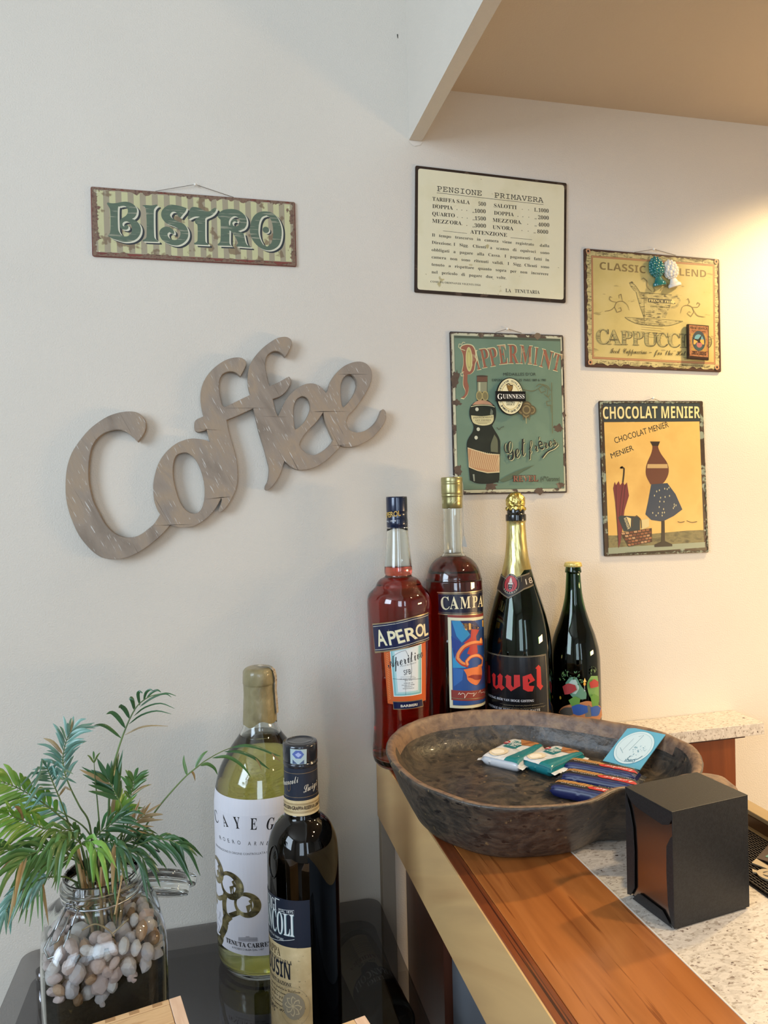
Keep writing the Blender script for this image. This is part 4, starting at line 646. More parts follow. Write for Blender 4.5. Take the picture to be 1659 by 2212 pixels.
def volume(m, col, dens):
    nt = m.node_tree; v = nt.nodes.new('ShaderNodeVolumeAbsorption'); v.inputs['Color'].default_value = (*col, 1); v.inputs['Density'].default_value = dens
    nt.links.new(v.outputs[0], nt.nodes['Material Output'].inputs['Volume'])
def liquid(name, col, dens, ior=1.34):
    m = glass(name, 'FFFFFF', ior); volume(m, col, dens); return m
def rof(p, z):
    for (r1, z1), (r2_, z2) in zip(p, p[1:]):
        if z1 <= z <= z2 and z2 > z1: return r1+(r2_-r1)*(z-z1)/(z2-z1)
    return p[-1][0] if z > p[-1][1] else p[2][0]
class Bottle:
    def __init__(s, key, name, label, gm, lm, level, t=.0028, group=None, cat='bottle'):
        (x, y), z0, pts = PR[key]; s.p = prof(pts, 4); s.x, s.y, s.z0 = x, y, z0
        s.T = thing(name, label, cat, (x, y, z0), group=group)
        inn = []
        for i in range(1, len(s.p)):
            r0_, za = s.p[i-1]; r1_, zb = s.p[min(i+1, len(s.p)-1)]; d_ = math.hypot(r1_-r0_, zb-za) or 1
            r_, z_ = s.p[i][0]-t*(zb-za)/d_, s.p[i][1]+t*(r1_-r0_)/d_
            if z_ > .014 and r_ > .002 and (not inn or z_ > inn[-1][1]+1e-5): inn.append((r_, z_))
        inn = [(max(.001, inn[0][0]-.006), .0125)]+inn
        shell = [(0, .004)]+s.p[1:]+list(reversed(inn))+[(0, .016)]
        lathe('glass_body', shell, gm, s.T, 72)
        if lm:
            k = [(r+.0004, z) for r, z in inn if z < level]; k = [(0, .0158)]+k+[(rof(inn, level)+.0004, level), (0, level-.0003)]
            lathe('liquid', k, lm, s.T, 72)
    def mp(s, off=.0002):
        def f(u, v, e):
            R = rof(s.p, v-s.z0)+off+e; a = u/.05-math.pi/2; return (R*math.cos(a), R*math.sin(a), v-s.z0)
        return f
    def art(s, a, name, off=.0002, step=.004, span=.09):
        n = int(span/step); return a.build(name, s.mp(off), s.T, [i*step for i in range(-n, n+1)], vs_=[s.z0+z for _, z in s.p[3:]])
    def band(s, z0, z1, m, name, off=.0003, n=8, u0=-math.pi, u1=math.pi, seg=72, parent=None):
        """wrapped sleeve between two heights (local z)"""
        vs = []; fs = []; full = abs(u1-u0-2*math.pi) < 1e-6
        zz = [z0+(z1-z0)*i/n for i in range(n+1)]
        for z in zz:
            R = rof(s.p, z)+off
            for k in range(seg+(0 if full else 1)): a = u0+(u1-u0)*k/seg-math.pi/2; vs.append((R*math.cos(a), R*math.sin(a), z))
        w_ = seg if full else seg+1
        for i in range(n):
            for k in range(seg): k2 = (k+1) % w_; fs.append((i*w_+k, i*w_+k2, (i+1)*w_+k2, (i+1)*w_+k))
        return MO(name, vs, fs, m, parent or s.T, True)
CLEAR = glass('clear_glass', 'F6FAF8')
GREEN = glass('bottle_green_glass', '1F5A1E'); DGREEN = glass('deep_green_glass', '2A6A36')
GOLD = mat('gold_foil_line', 'B8A684', .3, .8); NAVY = mat('navy_print', '0E1840', .3, 0, .5, .3)
CREAM = 'E9DFB8'
# orange aperitif
b = Bottle('ap', 'orange_aperitif_bottle', 'red-orange aperitif bottle with slanted navy name label, leftmost on the counter', CLEAR, liquid('aperitif_red', (.988, .30, .12), 60), .3215)
lathe('screw_cap', prof([(.0166, .384), (.0174, .3842), (.0174, .398), (.0171, .399), (.0171, .4105), (.0174, .412), (.0173, .4330), (.0165, .4345), (0, .4346)], 2), mat('cap_navy', '14223E', .22, .2, coat=.5), b.T, 48)
b.band(.3868, .3880, mat('cap_line', 'C9C4B0', .35), 'cap_line', .0011)
capmap = lambda u, v, e: ((.01765+e)*math.cos(u/.05-math.pi/2), (.01765+e)*math.sin(u/.05-math.pi/2), v-H)
a = Art(); a.text('APEROL', 'xb', [(-0.09025,1.47122),(0.00539,1.47528)], .0085, 'C9A24A'); a.text('DAL 1919', 'xb', [(-0.08451,1.46479),(-0.01765,1.46558)], .0028, 'C8C8C8')
a.build('cap_print', capmap, b.T, [i*.002 for i in range(-20, 21)])
a = Art()
a.poly([(-0.03943,1.26211),(0.03357,1.27401),(0.03678,1.17932),(0.02721,1.17965),(0.02723,1.17907),(-0.02638,1.17886),(-0.03683,1.17971)], 'C65A22', sm=False)
for i in range(26):
    t = i/26; a.line([lerp2([(-0.03706,1.25779),(-0.02902,1.25947),(-0.02868,1.18442),(-0.0353,1.18272)], .15, t), lerp2([(-0.03706,1.25779),(-0.02902,1.25947),(-0.02868,1.18442),(-0.0353,1.18272)], .75, t-.02)], .0006, 'E39A62')
    if i: a.same()
a.poly([(-0.02862,1.26401),(0.02372,1.27221),(0.02522,1.19208),(-0.02524,1.19147)], 'EDEBE4'); a.poly([(-0.02747,1.26349),(0.02269,1.27123),(0.02404,1.19322),(-0.02432,1.19266)], '7FB8BC')
a.poly([(-0.02482,1.26303),(0.01935,1.27058),(0.02031,1.19618),(-0.02081,1.19563)], 'A9D0D2'); a.poly([(-0.02142,1.26312),(0.01659,1.26982),(0.01686,1.19925),(-0.01773,1.19853)], 'DDE3E4')
KK = '2A2A30'
a.text('Aperitivo', 'scr', [(-0.03216,1.23662),(0.02757,1.25111)], 0.01694, KK); a.text('POCO ALCOLICO', 'x', [(-0.01278,1.23884),(0.01334,1.24328)], 0.00181, KK)
a.text('SFB', 'x', [(-0.00739,1.22564),(0.00443,1.22705)], 0.00791, KK)
for t, pp in (('MILANO·PADOVA', [(-0.01422,1.21878),(0.0123,1.21909)]), ('DAL 1919', [(-0.0064,1.21627),(0.00585,1.21622)]), ('A BASE DI', [(-0.00812,1.21203),(0.00709,1.21176)]), ('INFUSI DI ERBE', [(-0.01122,1.20895),(0.01018,1.20877)]), ('E RADICI', [(-0.00694,1.20629),(0.0058,1.20586)]), ('SELEZIONATE', [(-0.00993,1.20344),(0.00939,1.20305)])): a.text(t, 'x', pp, 0.00147, KK); a.same()
a.line([(-0.02586,1.21994),(0.02311,1.21674)], .0005, KK); a.line([(-0.02511,1.25511),(-0.01422,1.262),(-0.00417,1.26503),(0.00135,1.25225),(0.00533,1.23605),(0.00401,1.22028)], .0005, KK); a.line([(-0.01319,1.22263),(0.01031,1.22242)], .0003, KK); a.line([(-0.00517,1.21985),(-0.00537,1.19425)], .0003, KK)
a.n += 1
a.poly([(-0.06137,1.30444),(-0.02166,1.31089),(0.00928,1.31739),(0.04096,1.32048),(0.04482,1.27539),(0.01502,1.27342),(-0.01411,1.26651),(-0.05831,1.25744)], GOLD); a.poly([(-0.06074,1.30225),(-0.02171,1.30921),(0.00924,1.31549),(0.04097,1.31842),(0.0448,1.27677),(0.01501,1.27512),(-0.01406,1.26854),(-0.05742,1.26055)], NAVY)
a.line([(-0.05934,1.29981),(-0.02178,1.30674),(0.0092,1.31292),(0.04093,1.31591)], .0007, 'D9D4C0', sm=False); a.line([(-0.05719,1.26288),(-0.014,1.27079),(0.01503,1.27726),(0.043,1.27918)], .0007, 'D9D4C0', sm=False)
AP = [('A',[(-0.04923,1.26992),(-0.03201,1.27354)],0.02507),('P',[(-0.02893,1.2736),(-0.01662,1.27555)],0.02146),('E',[(-0.01495,1.27621),(-0.00415,1.27901)],0.02089),('R',[(-0.00192,1.27921),(0.01608,1.2829)],0.0201),('O',[(0.0125,1.28479),(0.02845,1.28511)],0.01943),('L',[(0.02981,1.28353),(0.0405,1.28479)],0.01943)]
for m_, o_ in (('2E3A6A', .0009), (CREAM, 0)):
    for c_, pp, hh in AP: a.text(c_, 'xb', [(pp[0][0]+o_, pp[0][1]-o_), (pp[1][0]+o_, pp[1][1]-o_)], hh, m_); a.same()
    a.n += 1
a.poly([(-0.02717,1.18395),(0.02626,1.18385),(0.02974,1.1711),(-0.02647,1.17064)], GOLD); a.poly([(-0.02647,1.18284),(0.02541,1.18264),(0.02821,1.17222),(-0.0254,1.17207)], NAVY); a.text('BARBIERI', 'xb', [(-0.014,1.17459),(0.01551,1.17489)], 0.00384, 'DDD8C8')
b.art(a, 'front_label')
# bitter
b = Bottle('cm', 'red_bitter_bottle', 'tall dark red bitter bottle with gold cap and blue and orange picture label', CLEAR, liquid('bitter_red', (.80, .08, .10), 70), .3315)
GC = nmat('gold_cap', ('9C9464', 'B0A878'), (.4, .6), .3, (40, 40, 40), 3, metal=.75)
lathe('cap', prof([(.0165, .4135), (.0172, .414), (.0172, .432), (.0176, .433), (.0180, .4345), (.0176, .4365), (.0176, .438), (.0180, .4395), (.0180, .453), (.0178, .4545), (.0181, .4555), (.0178, .457), (.0181, .4585), (.0180, .464), (.0172, .4655), (0, .4658)], 2), GC, b.T, 48)
capmap = lambda u, v, e: ((.0183+e)*math.cos(u/.05-math.pi/2), (.0183+e)*math.sin(u/.05-math.pi/2), v-H)
a = Art(); a.line([(-0.03533,1.49199),(-0.02351,1.50168),(-0.02719,1.49389),(-0.01139,1.50061),(-0.00578,1.49275),(0.0112,1.49946),(0.00694,1.48972)], .0007, 'DAD2A8', taper=(.6, 1.4)); a.text('CAMPARI', 'sb', [(-0.09389,1.49177),(-0.06015,1.4931)], .006, 'DAD2A8'); a.build('cap_print', capmap, b.T, [i*.002 for i in range(-20, 21)])
tube('paper_strip', [(-.004, -.002, .470), (.006, -.001, .4668), (.0178, 0, .4655), (.0195, 0, .452), (.0196, 0, .42), (.0190, .0, .39), (.0192, 0, .365)], .0006, mat('strip_white', 'CFCFC8', .6), b.T)
MO('paper_tab', [(.0185, -.001, .366), (.0205, -.001, .366), (.0245, -.001, .349), (.0230, -.001, .3465), (.0165, -.001, .348), (.0160, -.0005, .3495)], [(0, 1, 2, 3, 4, 5)], mat('tab_white', 'B9C2C8', .5), b.T)
a = Art()
XR = 1180
a.poly([(-0.04529,1.34449),(0.06028,1.34697),(0.062,1.34697),(0.062,1.30841),(0.06025,1.30841),(-0.04501,1.31271)], mat('navy_deep', '0B0F2C', .3, 0, .5, .3))
def cband(p0, p1, hgt, m): a.poly([p0, p1, (.062, p1[1]), (.062, p1[1]-hgt), (p1[0], p1[1]-hgt), (p0[0], p0[1]-hgt)], m)
cband(*[(-0.0474,1.34813),(0.0478,1.34798)], .0016, GOLD); cband(*[(-0.04525,1.34537),(0.05247,1.34447)], .0005, GOLD); cband(*[(-0.04541,1.31548),(0.0603,1.31137)], .0005, GOLD); cband(*[(-0.04619,1.3133),(0.06028,1.30939)], .0016, GOLD)
cband(*[(-0.02846,1.31165),(0.06026,1.30742)], .0058, '84332C'); cband(*[(-0.02836,1.30754),(0.06027,1.30296)], .1480, 'D9D7B8')
cband(*[(-0.02308,1.30287),(0.06024,1.29852)], .1392, GOLD); cband(*[(-0.02239,1.3023),(0.06023,1.29792)], .1380, '1F4A8C')
CMs = [('C',[(-0.03921,1.31935),(-0.02414,1.32084)],0.02092),('A',[(-0.02435,1.32084),(-0.00913,1.32109)],0.02064),('M',[(-0.00659,1.32119),(0.01226,1.32135)],0.01971),('P',[(0.01597,1.3214),(0.02854,1.32112)],0.01906),('A',[(0.02937,1.32112),(0.04921,1.31928)],0.0186)]
for c_, pp, hh in CMs: a.text(c_, 'sb', pp, hh*.97, CREAM); a.same()
ex = CMs[-1][1][1]; a.text('RI', 'sb', [(ex[0]+.001, ex[1]), (ex[0]+.018, ex[1]-.001)], CMs[-1][2], CREAM)
a.n += 1
for pts_, c_ in (([(-0.02159,1.30174),(-0.00759,1.30155),(0.01008,1.27836),(-0.00541,1.26607),(-0.01421,1.27685)], '2E86B8'), ([(-0.00759,1.30155),(0.01948,1.29949),(0.03536,1.28578),(0.01008,1.27836)], '1B2A5C'), ([(-0.023,1.27684),(-0.00541,1.26607),(-0.0191,1.23954),(-0.02166,1.25771)], '1A3A86'), ([(-0.02166,1.25771),(-0.00515,1.23542),(0.00084,1.2245),(-0.02144,1.22514)], '2E8FC0'), ([(-0.02094,1.22515),(-0.00343,1.22192),(-0.0059,1.2048),(-0.02058,1.19448)], '2C62A8'), ([(-0.00819,1.29774),(0.01059,1.29655),(0.03147,1.28635),(0.01901,1.28413),(0.00242,1.28571)], 'D9A85E'), ([(0.01881,1.27838),(0.06028,1.28762),(0.06027,1.25792),(0.02708,1.26375)], '1E3C70'), ([(0.04354,1.29721),(0.06024,1.29555),(0.06025,1.28268),(0.0443,1.28633)], 'D9A64A'), ([(0.04981,1.24023),(0.06019,1.23416),(0.06029,1.22719)], 'D9A64A'), ([(0.01641,1.20256),(0.06021,1.21829),(0.06017,1.18955),(0.01616,1.19392)], '27407C')): a.poly(pts_, c_); a.same()
a.n += 1
# abstract ribbon and red wedge in place of the artwork
a.poly([(0.01269,1.28675),(0.03225,1.28333),(0.02286,1.27401),(0.02641,1.24643),(0.01265,1.2435),(0.00359,1.24729),(0.01076,1.26101),(-0.00235,1.26496),(0.0111,1.27346)], 'B23430')
rb = [(0.03655,1.26711),(0.04379,1.25903),(0.0183,1.26303),(-0.00039,1.25908),(-0.0109,1.24808),(-0.01311,1.23952),(-0.00524,1.2316),(0.00527,1.22796)]; a.line(rb, .0068, 'A83A2A', taper=(1, 1.1)); a.line([(x, y+.0015) for x, y in rb], .0040, 'E08A4E', taper=(.8, 1.2))
rb = [(0.00418,1.22805),(0.00218,1.23494),(0.01137,1.24173),(0.02622,1.24162),(0.04195,1.23297),(0.03877,1.22383),(0.02551,1.22238)]; a.line(rb, .0060, 'B8472C', taper=(1, 1)); a.line(rb, .0036, 'E8975A', taper=(1, 1))
a.poly([(-0.00343,1.22192),(0.01206,1.22337),(0.03646,1.2233),(0.03789,1.20741),(0.02449,1.19448),(0.01371,1.1962),(0.00355,1.20412),(0.0016,1.21293)], 'D9743F', sm=True); a.poly([(0.00258,1.20901),(0.01416,1.21155),(0.03674,1.20765),(0.03533,1.20112),(0.02041,1.20194),(0.01155,1.20612)], '8C2A26', sm=True); a.ell((0.03535,1.26439), .0030, .0042, 'F0A45E')
cband(*[(-0.02515,1.18904),(0.06016,1.18162)], .0165, '84332C'); cband(*[(-0.02515,1.17656),(0.06014,1.16872)], .0012, GOLD)
a.line([(-0.01352,1.18108),(-0.01143,1.18488),(-0.01002,1.18101),(-0.00642,1.18373),(-0.00234,1.18157),(-0.00304,1.17491),(0.00299,1.18305),(0.00968,1.18134),(0.01577,1.18144),(0.01313,1.17605),(0.02113,1.18153)], .0007, 'DDD6C8'); a.line([(0.02553,1.17975),(0.03068,1.18359),(0.03227,1.17839),(0.04411,1.17766),(0.0475,1.17487),(0.06024,1.17562)], .0007, 'DDD6C8')
b.art(a, 'front_label', span=.07)
# big green beer bottle
b = Bottle('du', 'gold_foiled_beer_bottle', 'large dark green beer bottle with gold neck foil and red blackletter name', DGREEN, liquid('dark_beer', (.45, .55, .10), 26), .33)
GF = nmat('gold_foil', ('C8B674', 'D8CB8C'), (.4, .6), .26, (60, 60, 20), 3, .15, (300, 300, 60), metal=.92)
vs = []; fs = []; Vb = [(-0.09942,1.36909),(-0.04595,1.36083),(0.02492,1.37246)]
N_ = 72; rows = 22
for k in range(N_):
    ang = -math.pi+2*math.pi*k/N_; u = ang*.05; zl = Vb[1][1]-H-.013+min(.030, abs(u-Vb[1][0])*.60)
    for j in range(rows+1): z = zl+(.3895-zl)*j/rows; R = rof(b.p, z)+.0005+.0002*math.sin(k*2.1+j*.8); vs.append((R*math.cos(ang-math.pi/2), R*math.sin(ang-math.pi/2), z))
for k in range(N_):
    for j in range(rows): k2 = (k+1) % N_; fs.append((k*(rows+1)+j, k2*(rows+1)+j, k2*(rows+1)+j+1, k*(rows+1)+j+1))
MO('neck_foil', vs, fs, GF, b.T, True)
BK = mat('black_gloss', '0C0E10', .15, coat=.5)
lathe('black_collar', prof([(.0158, .3885), (.0172, .389), (.0174, .3905), (.0174, .3985), (.0170, .4000), (.0150, .4008), (.0150, .4085), (.0140, .4100)], 2), BK, b.T, 48)
bm = bmesh.new(); g = bmesh.ops.create_icosphere(bm, subdivisions=5, radius=1)
for v in g['verts']:
    d = v.co.copy(); zc = d.z; w_ = 1.0 if zc > -.2 else 1.0+.12*(-zc-.2)*1.2
    n_ = noise.noise(d*3.1)*.10+abs(noise.noise(d*7))*.07+noise.noise(Vector((math.atan2(d.y, d.x)*3, d.z*1.2, 0)))*.05
    q_ = max(abs(d.x), abs(d.y), 1e-6); v.co = Vector((d.x*.0158*w_*(1+n_), d.y*.0158*w_*(1+n_), .4215+d.z*.0165*(1+n_*.6)))
    if zc < -.55: v.co.z = min(v.co.z, .4125)-.0035*abs(math.sin(math.atan2(d.y, d.x)*5.5)); v.co.x *= 1.25; v.co.y *= 1.25
BM('foil_cork_cap', bm, nmat('crumpled_gold', ('C9B25C', 'DCCB80'), (.4, .6), .22, (80, 80, 80), 3, .5, (350, 350, 350), metal=.95), b.T, True)
a = Art()
COLL = '1A1414'
a.poly([(-0.09937,1.37132),(-0.06566,1.36686),(-0.04643,1.36273),(-0.02919,1.36591),(-0.00721,1.36961),(0.0243,1.37365),(0.02979,1.35179),(-0.00489,1.34581),(-0.04043,1.33156),(-0.06878,1.34042),(-0.09961,1.34436)], COLL)
for pts_ in ([(-0.09936,1.37051),(-0.06523,1.3661),(-0.04619,1.36178),(-0.02916,1.36514),(-0.00735,1.36885),(0.02371,1.3729)], [(-0.09938,1.3691),(-0.06452,1.36496),(-0.04591,1.36064),(-0.0291,1.364),(-0.00755,1.36771),(0.02366,1.37154)], [(-0.09963,1.34486),(-0.06932,1.34135),(-0.04055,1.33231),(-0.00471,1.34675),(0.02938,1.3523)], [(-0.09962,1.34608),(-0.07006,1.34247),(-0.04074,1.33362),(-0.00449,1.34787),(0.02921,1.35358)]): a.line(pts_, .0004, 'A89878', sm=False); a.same()
a.n += 1
cc_ = (-0.03904,1.35574); a.ell(cc_, .0228, .0166, 'A89878'); a.ell(cc_, .0220, .0160, '17100E'); a.ell(cc_, .0180, .0131, 'B23A3C')
for word, top in (('BEER BREWER', 1), ('BELGIUM', 0)):
    n = len(word)
    for i, ch in enumerate(word):
        if ch == ' ': continue
        t = (i-(n-1)/2)/(n-1); an = (math.pi/2-t*2.0) if top else (-math.pi/2+t*1.7); p = Vector((cc_[0]+(.0188 if top else .0212)*math.cos(an), cc_[1]+(.0136 if top else .0154)*math.sin(an))); d = Vector((math.sin(an), -math.cos(an)))*(1 if top else -1)
        a.text(ch, 'xb', [tuple(p-d*.0011), tuple(p+d*.0011)], .0020, 'C8C0B0'); a.same()
a.n += 1
a.poly([(cc_[0]+x, cc_[1]+y) for x, y in ((-.006, -.001), (.006, -.001), (.0055, -.007), (0, -.011), (-.0055, -.007))], '1C1616'); a.poly([(cc_[0]+x, cc_[1]+y) for x, y in ((-.0065, -.001), (.0065, -.001), (.0065, .0015), (-.0065, .0015))], 'D8D2C6'); a.poly([(cc_[0]+x, cc_[1]+y) for x, y in ((-.004, .002), (.005, .002), (.003, .007), (0, .011), (-.003, .007))], 'CFC8BC')
for x, y in ((-.002, -.004), (.002, -.004), (0, -.008)): a.ell((cc_[0]+x, cc_[1]+y), .001, .001, 'D8D2C6', n=10)
for sx in (-1, 1): a.line([(cc_[0]+sx*.007, cc_[1]+.003), (cc_[0]+sx*.011, cc_[1]-.002), (cc_[0]+sx*.008, cc_[1]-.009)], .0012, '3A2020')
a.text('18', 'x', [(0.00283,1.35409),(0.02785,1.35676)], 0.00883, 'B9AFA0'); a.line([(-0.00848,1.36773),(-0.009,1.35916)], .0004, 'B9A868')
b.art(a, 'neck_label', .0010)
a = Art()
TL = (-0.06674,1.23737); TR = (0.02481,1.23965); BR_ = (0.02794,1.14165)
a.poly([(-.128, TR[1]), (TR[0], TR[1]), (BR_[0], TR[1]-.150), (-.128, TR[1]-.150)], mat('label_black', '0B0D12', .25, 0, .5, .3))
for d in (0, .0014): a.line([(-.128, TR[1]-d), (TR[0]-d, TR[1]-d)], .0004, '9A8E74'); a.line([(TR[0]-d, TR[1]-d), (BR_[0]-d, TR[1]-.15)], .0004, '9A8E74')
RED = 'B8201E'
for pts_ in ([(-0.06661,1.20312),(-0.0627,1.20756),(-0.05816,1.20497),(-0.05954,1.18782),(-0.05792,1.18641),(-0.05422,1.18983),(-0.05402,1.20136),(-0.05524,1.20289),(-0.05002,1.20913),(-0.04551,1.20546),(-0.04664,1.19035),(-0.04235,1.18664),(-0.04769,1.18094),(-0.05232,1.18491),(-0.05747,1.18119),(-0.0643,1.18584),(-0.06535,1.19895)],
 [(-0.04207,1.2042),(-0.03823,1.20862),(-0.03227,1.20617),(-0.03251,1.19219),(-0.02947,1.18809),(-0.02865,1.19076),(-0.02833,1.20908),(-0.01992,1.20942),(-0.01951,1.19118),(-0.02411,1.18842),(-0.03308,1.18167),(-0.04063,1.18863),(-0.04001,1.20184)],
 [(0.00332,1.21926),(0.00896,1.22424),(0.0126,1.22028),(0.01313,1.19137),(0.0164,1.18819),(0.01136,1.18222),(0.00514,1.18989),(0.00549,1.21772)], [(-0.07879,1.21725),(-0.07225,1.21702),(-0.0709,1.18866),(-0.07458,1.1868),(-0.08203,1.18566)]): a.poly(pts_, RED); a.same()
a.poly([(-0.01601,1.20684),(-0.00357,1.21116),(0.00238,1.19978),(-0.00715,1.19488),(-0.00683,1.19139),(0.00102,1.19035),(-0.00185,1.18191),(-0.009,1.18194),(-0.01582,1.186)], RED, [[(-0.00812,1.20404),(-0.00505,1.19953),(-0.00829,1.19623)]])
DS = (-0.08203,1.18566); a.poly([(DS[0], DS[1]+.036), (DS[0]-.016, DS[1]+.034), (DS[0]-.024, DS[1]+.02), (DS[0]-.022, DS[1]-.008), (DS[0]-.006, DS[1]-.016), (DS[0], DS[1]-.004)], RED, [[(DS[0]-.004, DS[1]+.024), (DS[0]-.014, DS[1]+.018), (DS[0]-.014, DS[1]), (DS[0]-.004, DS[1]-.002)]])
a.text('SPECIAAL BIER VAN HOGE GISTING', 'sb', [(-0.0799682,1.16495),(-0.00015,1.16475)], 0.0037, 'C9CBD2'); a.text('SPECIALE DE FERMENTATION HAUTE', 'sb', [(-0.078096,1.14873),(0.01008,1.14853)], 0.00387, 'C9CBD2')
for pp in ([(-0.05098,1.15884),(0.01794,1.15964)], [(-0.05205,1.15446),(0.02126,1.15559)]): a.line(pp, .0003, '6A6250', sm=False)
a.text('Brouwerij met de fijnste gistsoorten', 'scr', [(-0.04553,1.15726),(0.01477,1.15954)], 0.00185, '7A725E'); a.text('heerlijk helder en levend bier van hoge', 'scr', [(-0.04741,1.1532),(0.01892,1.15434)], 0.00185, '7A725E')
b.art(a, 'front_label', span=.13)
# smaller green beer bottle
b = Bottle('ch', 'crown_capped_beer_bottle', 'slender green beer bottle with yellow crown cap and leafy print, rightmost bottle', GREEN, liquid('amber_beer', (.30, .12, .03), 80), .228)
bm = bmesh.new(); vs = []; n = 63
for ring, (r, z) in enumerate(((.0142, .3055), (.0150, .3062), (.0146, .3105), (.0138, .3128), (.0110, .3137), (0.00001, .3139))):
    for k in range(n): rr_ = r*(1+(.045*math.cos(21*2*math.pi*k/n) if ring < 2 else .02*math.cos(21*2*math.pi*k/n) if ring == 2 else 0)); an = 2*math.pi*k/n; vs.append((rr_*math.cos(an), rr_*math.sin(an), z))
fs = [(j*n+k, j*n+(k+1) % n, (j+1)*n+(k+1) % n, (j+1)*n+k) for j in range(5) for k in range(n)]
bm.free(); MO('crown_cap', vs, fs, mat('cap_yellow', 'D8C273', .3, .3), b.T, True)
a = Art()
LG = ('3F6A3A', '577F4A', '2C4E2C', '6F9A52')
a.poly([(-0.04396,1.18119),(-0.03412,1.19165),(-0.0219,1.19223),(-0.01306,1.17739),(-0.00376,1.16624),(-0.00407,1.15543),(-0.02577,1.15553),(-0.03937,1.16808)], '5E8A72', sm=True); a.poly([(-0.03912,1.17899),(-0.03112,1.18778),(-0.02351,1.18814),(-0.01775,1.17472),(-0.02407,1.16374),(-0.03315,1.16593)], 'A9BDB4', sm=True)
a.poly([(-0.00173,1.17966),(0.00769,1.19378),(0.02614,1.19137),(0.0302,1.17291),(0.03002,1.14554),(0.00643,1.15458)], '6F9A52', sm=True)
for cx_, cy_, n_, sp_ in [(-0.042,1.19502,16,0.008),(-0.02028,1.19632,10,0.006),(0.0144,1.2025,14,0.007),(-0.01595,1.18553,7,0.005),(-0.04895,1.18603,7,0.004)]:
    for k in range(n_):
        an = random.random()*6.28; p = (cx_+random.uniform(-sp_, sp_)*1.2, cy_+random.uniform(-sp_, sp_)); L_ = random.uniform(.0030, .0052); d = Vector((math.cos(an), math.sin(an))); q_ = Vector((-d.y, d.x)); P0 = Vector(p)
        a.poly([tuple(P0-d*L_*.6), tuple(P0+q_*L_*.3), tuple(P0+d*L_*.6), tuple(P0-q_*L_*.3)], '15241A'); a.poly([tuple(P0-d*L_*.5), tuple(P0+q_*L_*.24), tuple(P0+d*L_*.5), tuple(P0-q_*L_*.24)], random.choice(LG))
a.poly([(-0.05788,1.12841),(-0.05192,1.13771),(-0.03832,1.14505),(-0.0168,1.15035),(-0.00411,1.15271),(0.01012,1.14873),(0.02963,1.13739),(0.03455,1.12263),(0.02274,1.1168),(-0.00489,1.12157),(-0.02953,1.12407),(-0.04528,1.12643)], 'A9714A', sm=True)
a.poly([(-0.05586,1.13153),(-0.04495,1.13946),(-0.03218,1.14154),(-0.0294,1.12953),(-0.04038,1.12573),(-0.05226,1.12668)], '4A4844', sm=True); a.poly([(-0.00922,1.1421),(-0.00095,1.14574),(0.00604,1.14104),(0.00378,1.12496),(-0.00803,1.12579)], '5E6268', sm=True)
# round stones, red and blue patches standing where the figures were
a.poly([(-0.04833,1.17519),(-0.03747,1.18186),(-0.02521,1.17995),(-0.02237,1.17193),(-0.03472,1.16445),(-0.04439,1.16206)], '9C2A2C', sm=True); a.poly([(0.00098,1.18353),(0.01149,1.18863),(0.02282,1.18234),(0.02243,1.17422),(0.00333,1.17386)], 'A8302E', sm=True)
a.poly([(-0.03733,1.15332),(-0.02564,1.16097),(-0.01664,1.15712),(-0.01851,1.1422),(-0.03061,1.14302)], '5A8A3A', sm=True); a.poly([(0.00289,1.15899),(0.01057,1.16362),(0.0243,1.15617),(0.02099,1.14034),(0.00608,1.14239)], '5A8A3A', sm=True)
a.poly([(-0.03214,1.1429),(-0.0199,1.14759),(-0.00432,1.1446),(-0.00295,1.13367),(-0.01881,1.12862),(-0.02937,1.13088)], '2450A0', sm=True); a.poly([(0.00243,1.14139),(0.01629,1.14244),(0.02955,1.13604),(0.02044,1.12541),(0.00382,1.12632)], '2450A0', sm=True)
a.ell((-0.00822,1.18201), .0022, .0032, 'D9A03A'); a.line([(-0.0083,1.17863),(-0.00818,1.17187)], .0006, 'C8CCD0'); a.ell((-0.00822,1.17052), .0016, .0006, 'C8CCD0'); a.poly([(-0.01051,1.18546),(-0.00764,1.19213),(-0.00457,1.18523)], 'F0C870'); a.ell((-0.05292,1.15536), .0020, .0028, 'C8A83A')
b.art(a, 'painted_print')
# big white wine bottle
b = Bottle('cy', 'white_wine_bottle', 'big clear bottle of pale yellow wine, white label and olive wax top', CLEAR, liquid('pale_wine', (.97, .91, .10), 12), .335, t=.0032)
MW = nmat('olive_wax', ('7E7454', '8E8462', '6E6448'), (.3, .5, .7), .32, (30, 30, 30), 4, .5, (140, 140, 60), coat=.3)
vs = []; fs = []; N_ = 64; prw = prof([(.0252, .357), (.0252, .366), (.0240, .386), (.0232, .406), (.0232, .410), (.0240, .4128), (.0240, .423), (.0228, .4300), (.0185, .4345), (.010, .4355), (.0001, .4358)], 4)
for r, z in prw:
    for k in range(N_):
        an = 2*math.pi*k/N_; zz = z-(.004+.004*math.sin(an*2+1)+.0025*math.sin(an*5))*max(0, (.372-z)/.016) if z < .372 else z
        n_ = noise.noise(Vector((math.cos(an)*2, math.sin(an)*2, z*60)))*.0009; vs.append(((r+n_)*math.cos(an), (r+n_)*math.sin(an), zz))
fs = [(j*N_+k, j*N_+(k+1) % N_, (j+1)*N_+(k+1) % N_, (j+1)*N_+k) for j in range(len(prw)-1) for k in range(N_)]
MO('wax_seal', vs, fs, MW, b.T, True)
st = [(.0, -.004, .4350), (.006, -.006, .4372), (.014, -.008, .4345), (.0205, -.0095, .4290), (.0228, -.0100, .42), (.0232, -.0100, .41), (.0224, -.0095, .40), (.0232, -.0098, .385), (.0240, -.010, .372), (.0242, -.0102, .364)]
vs = []; 
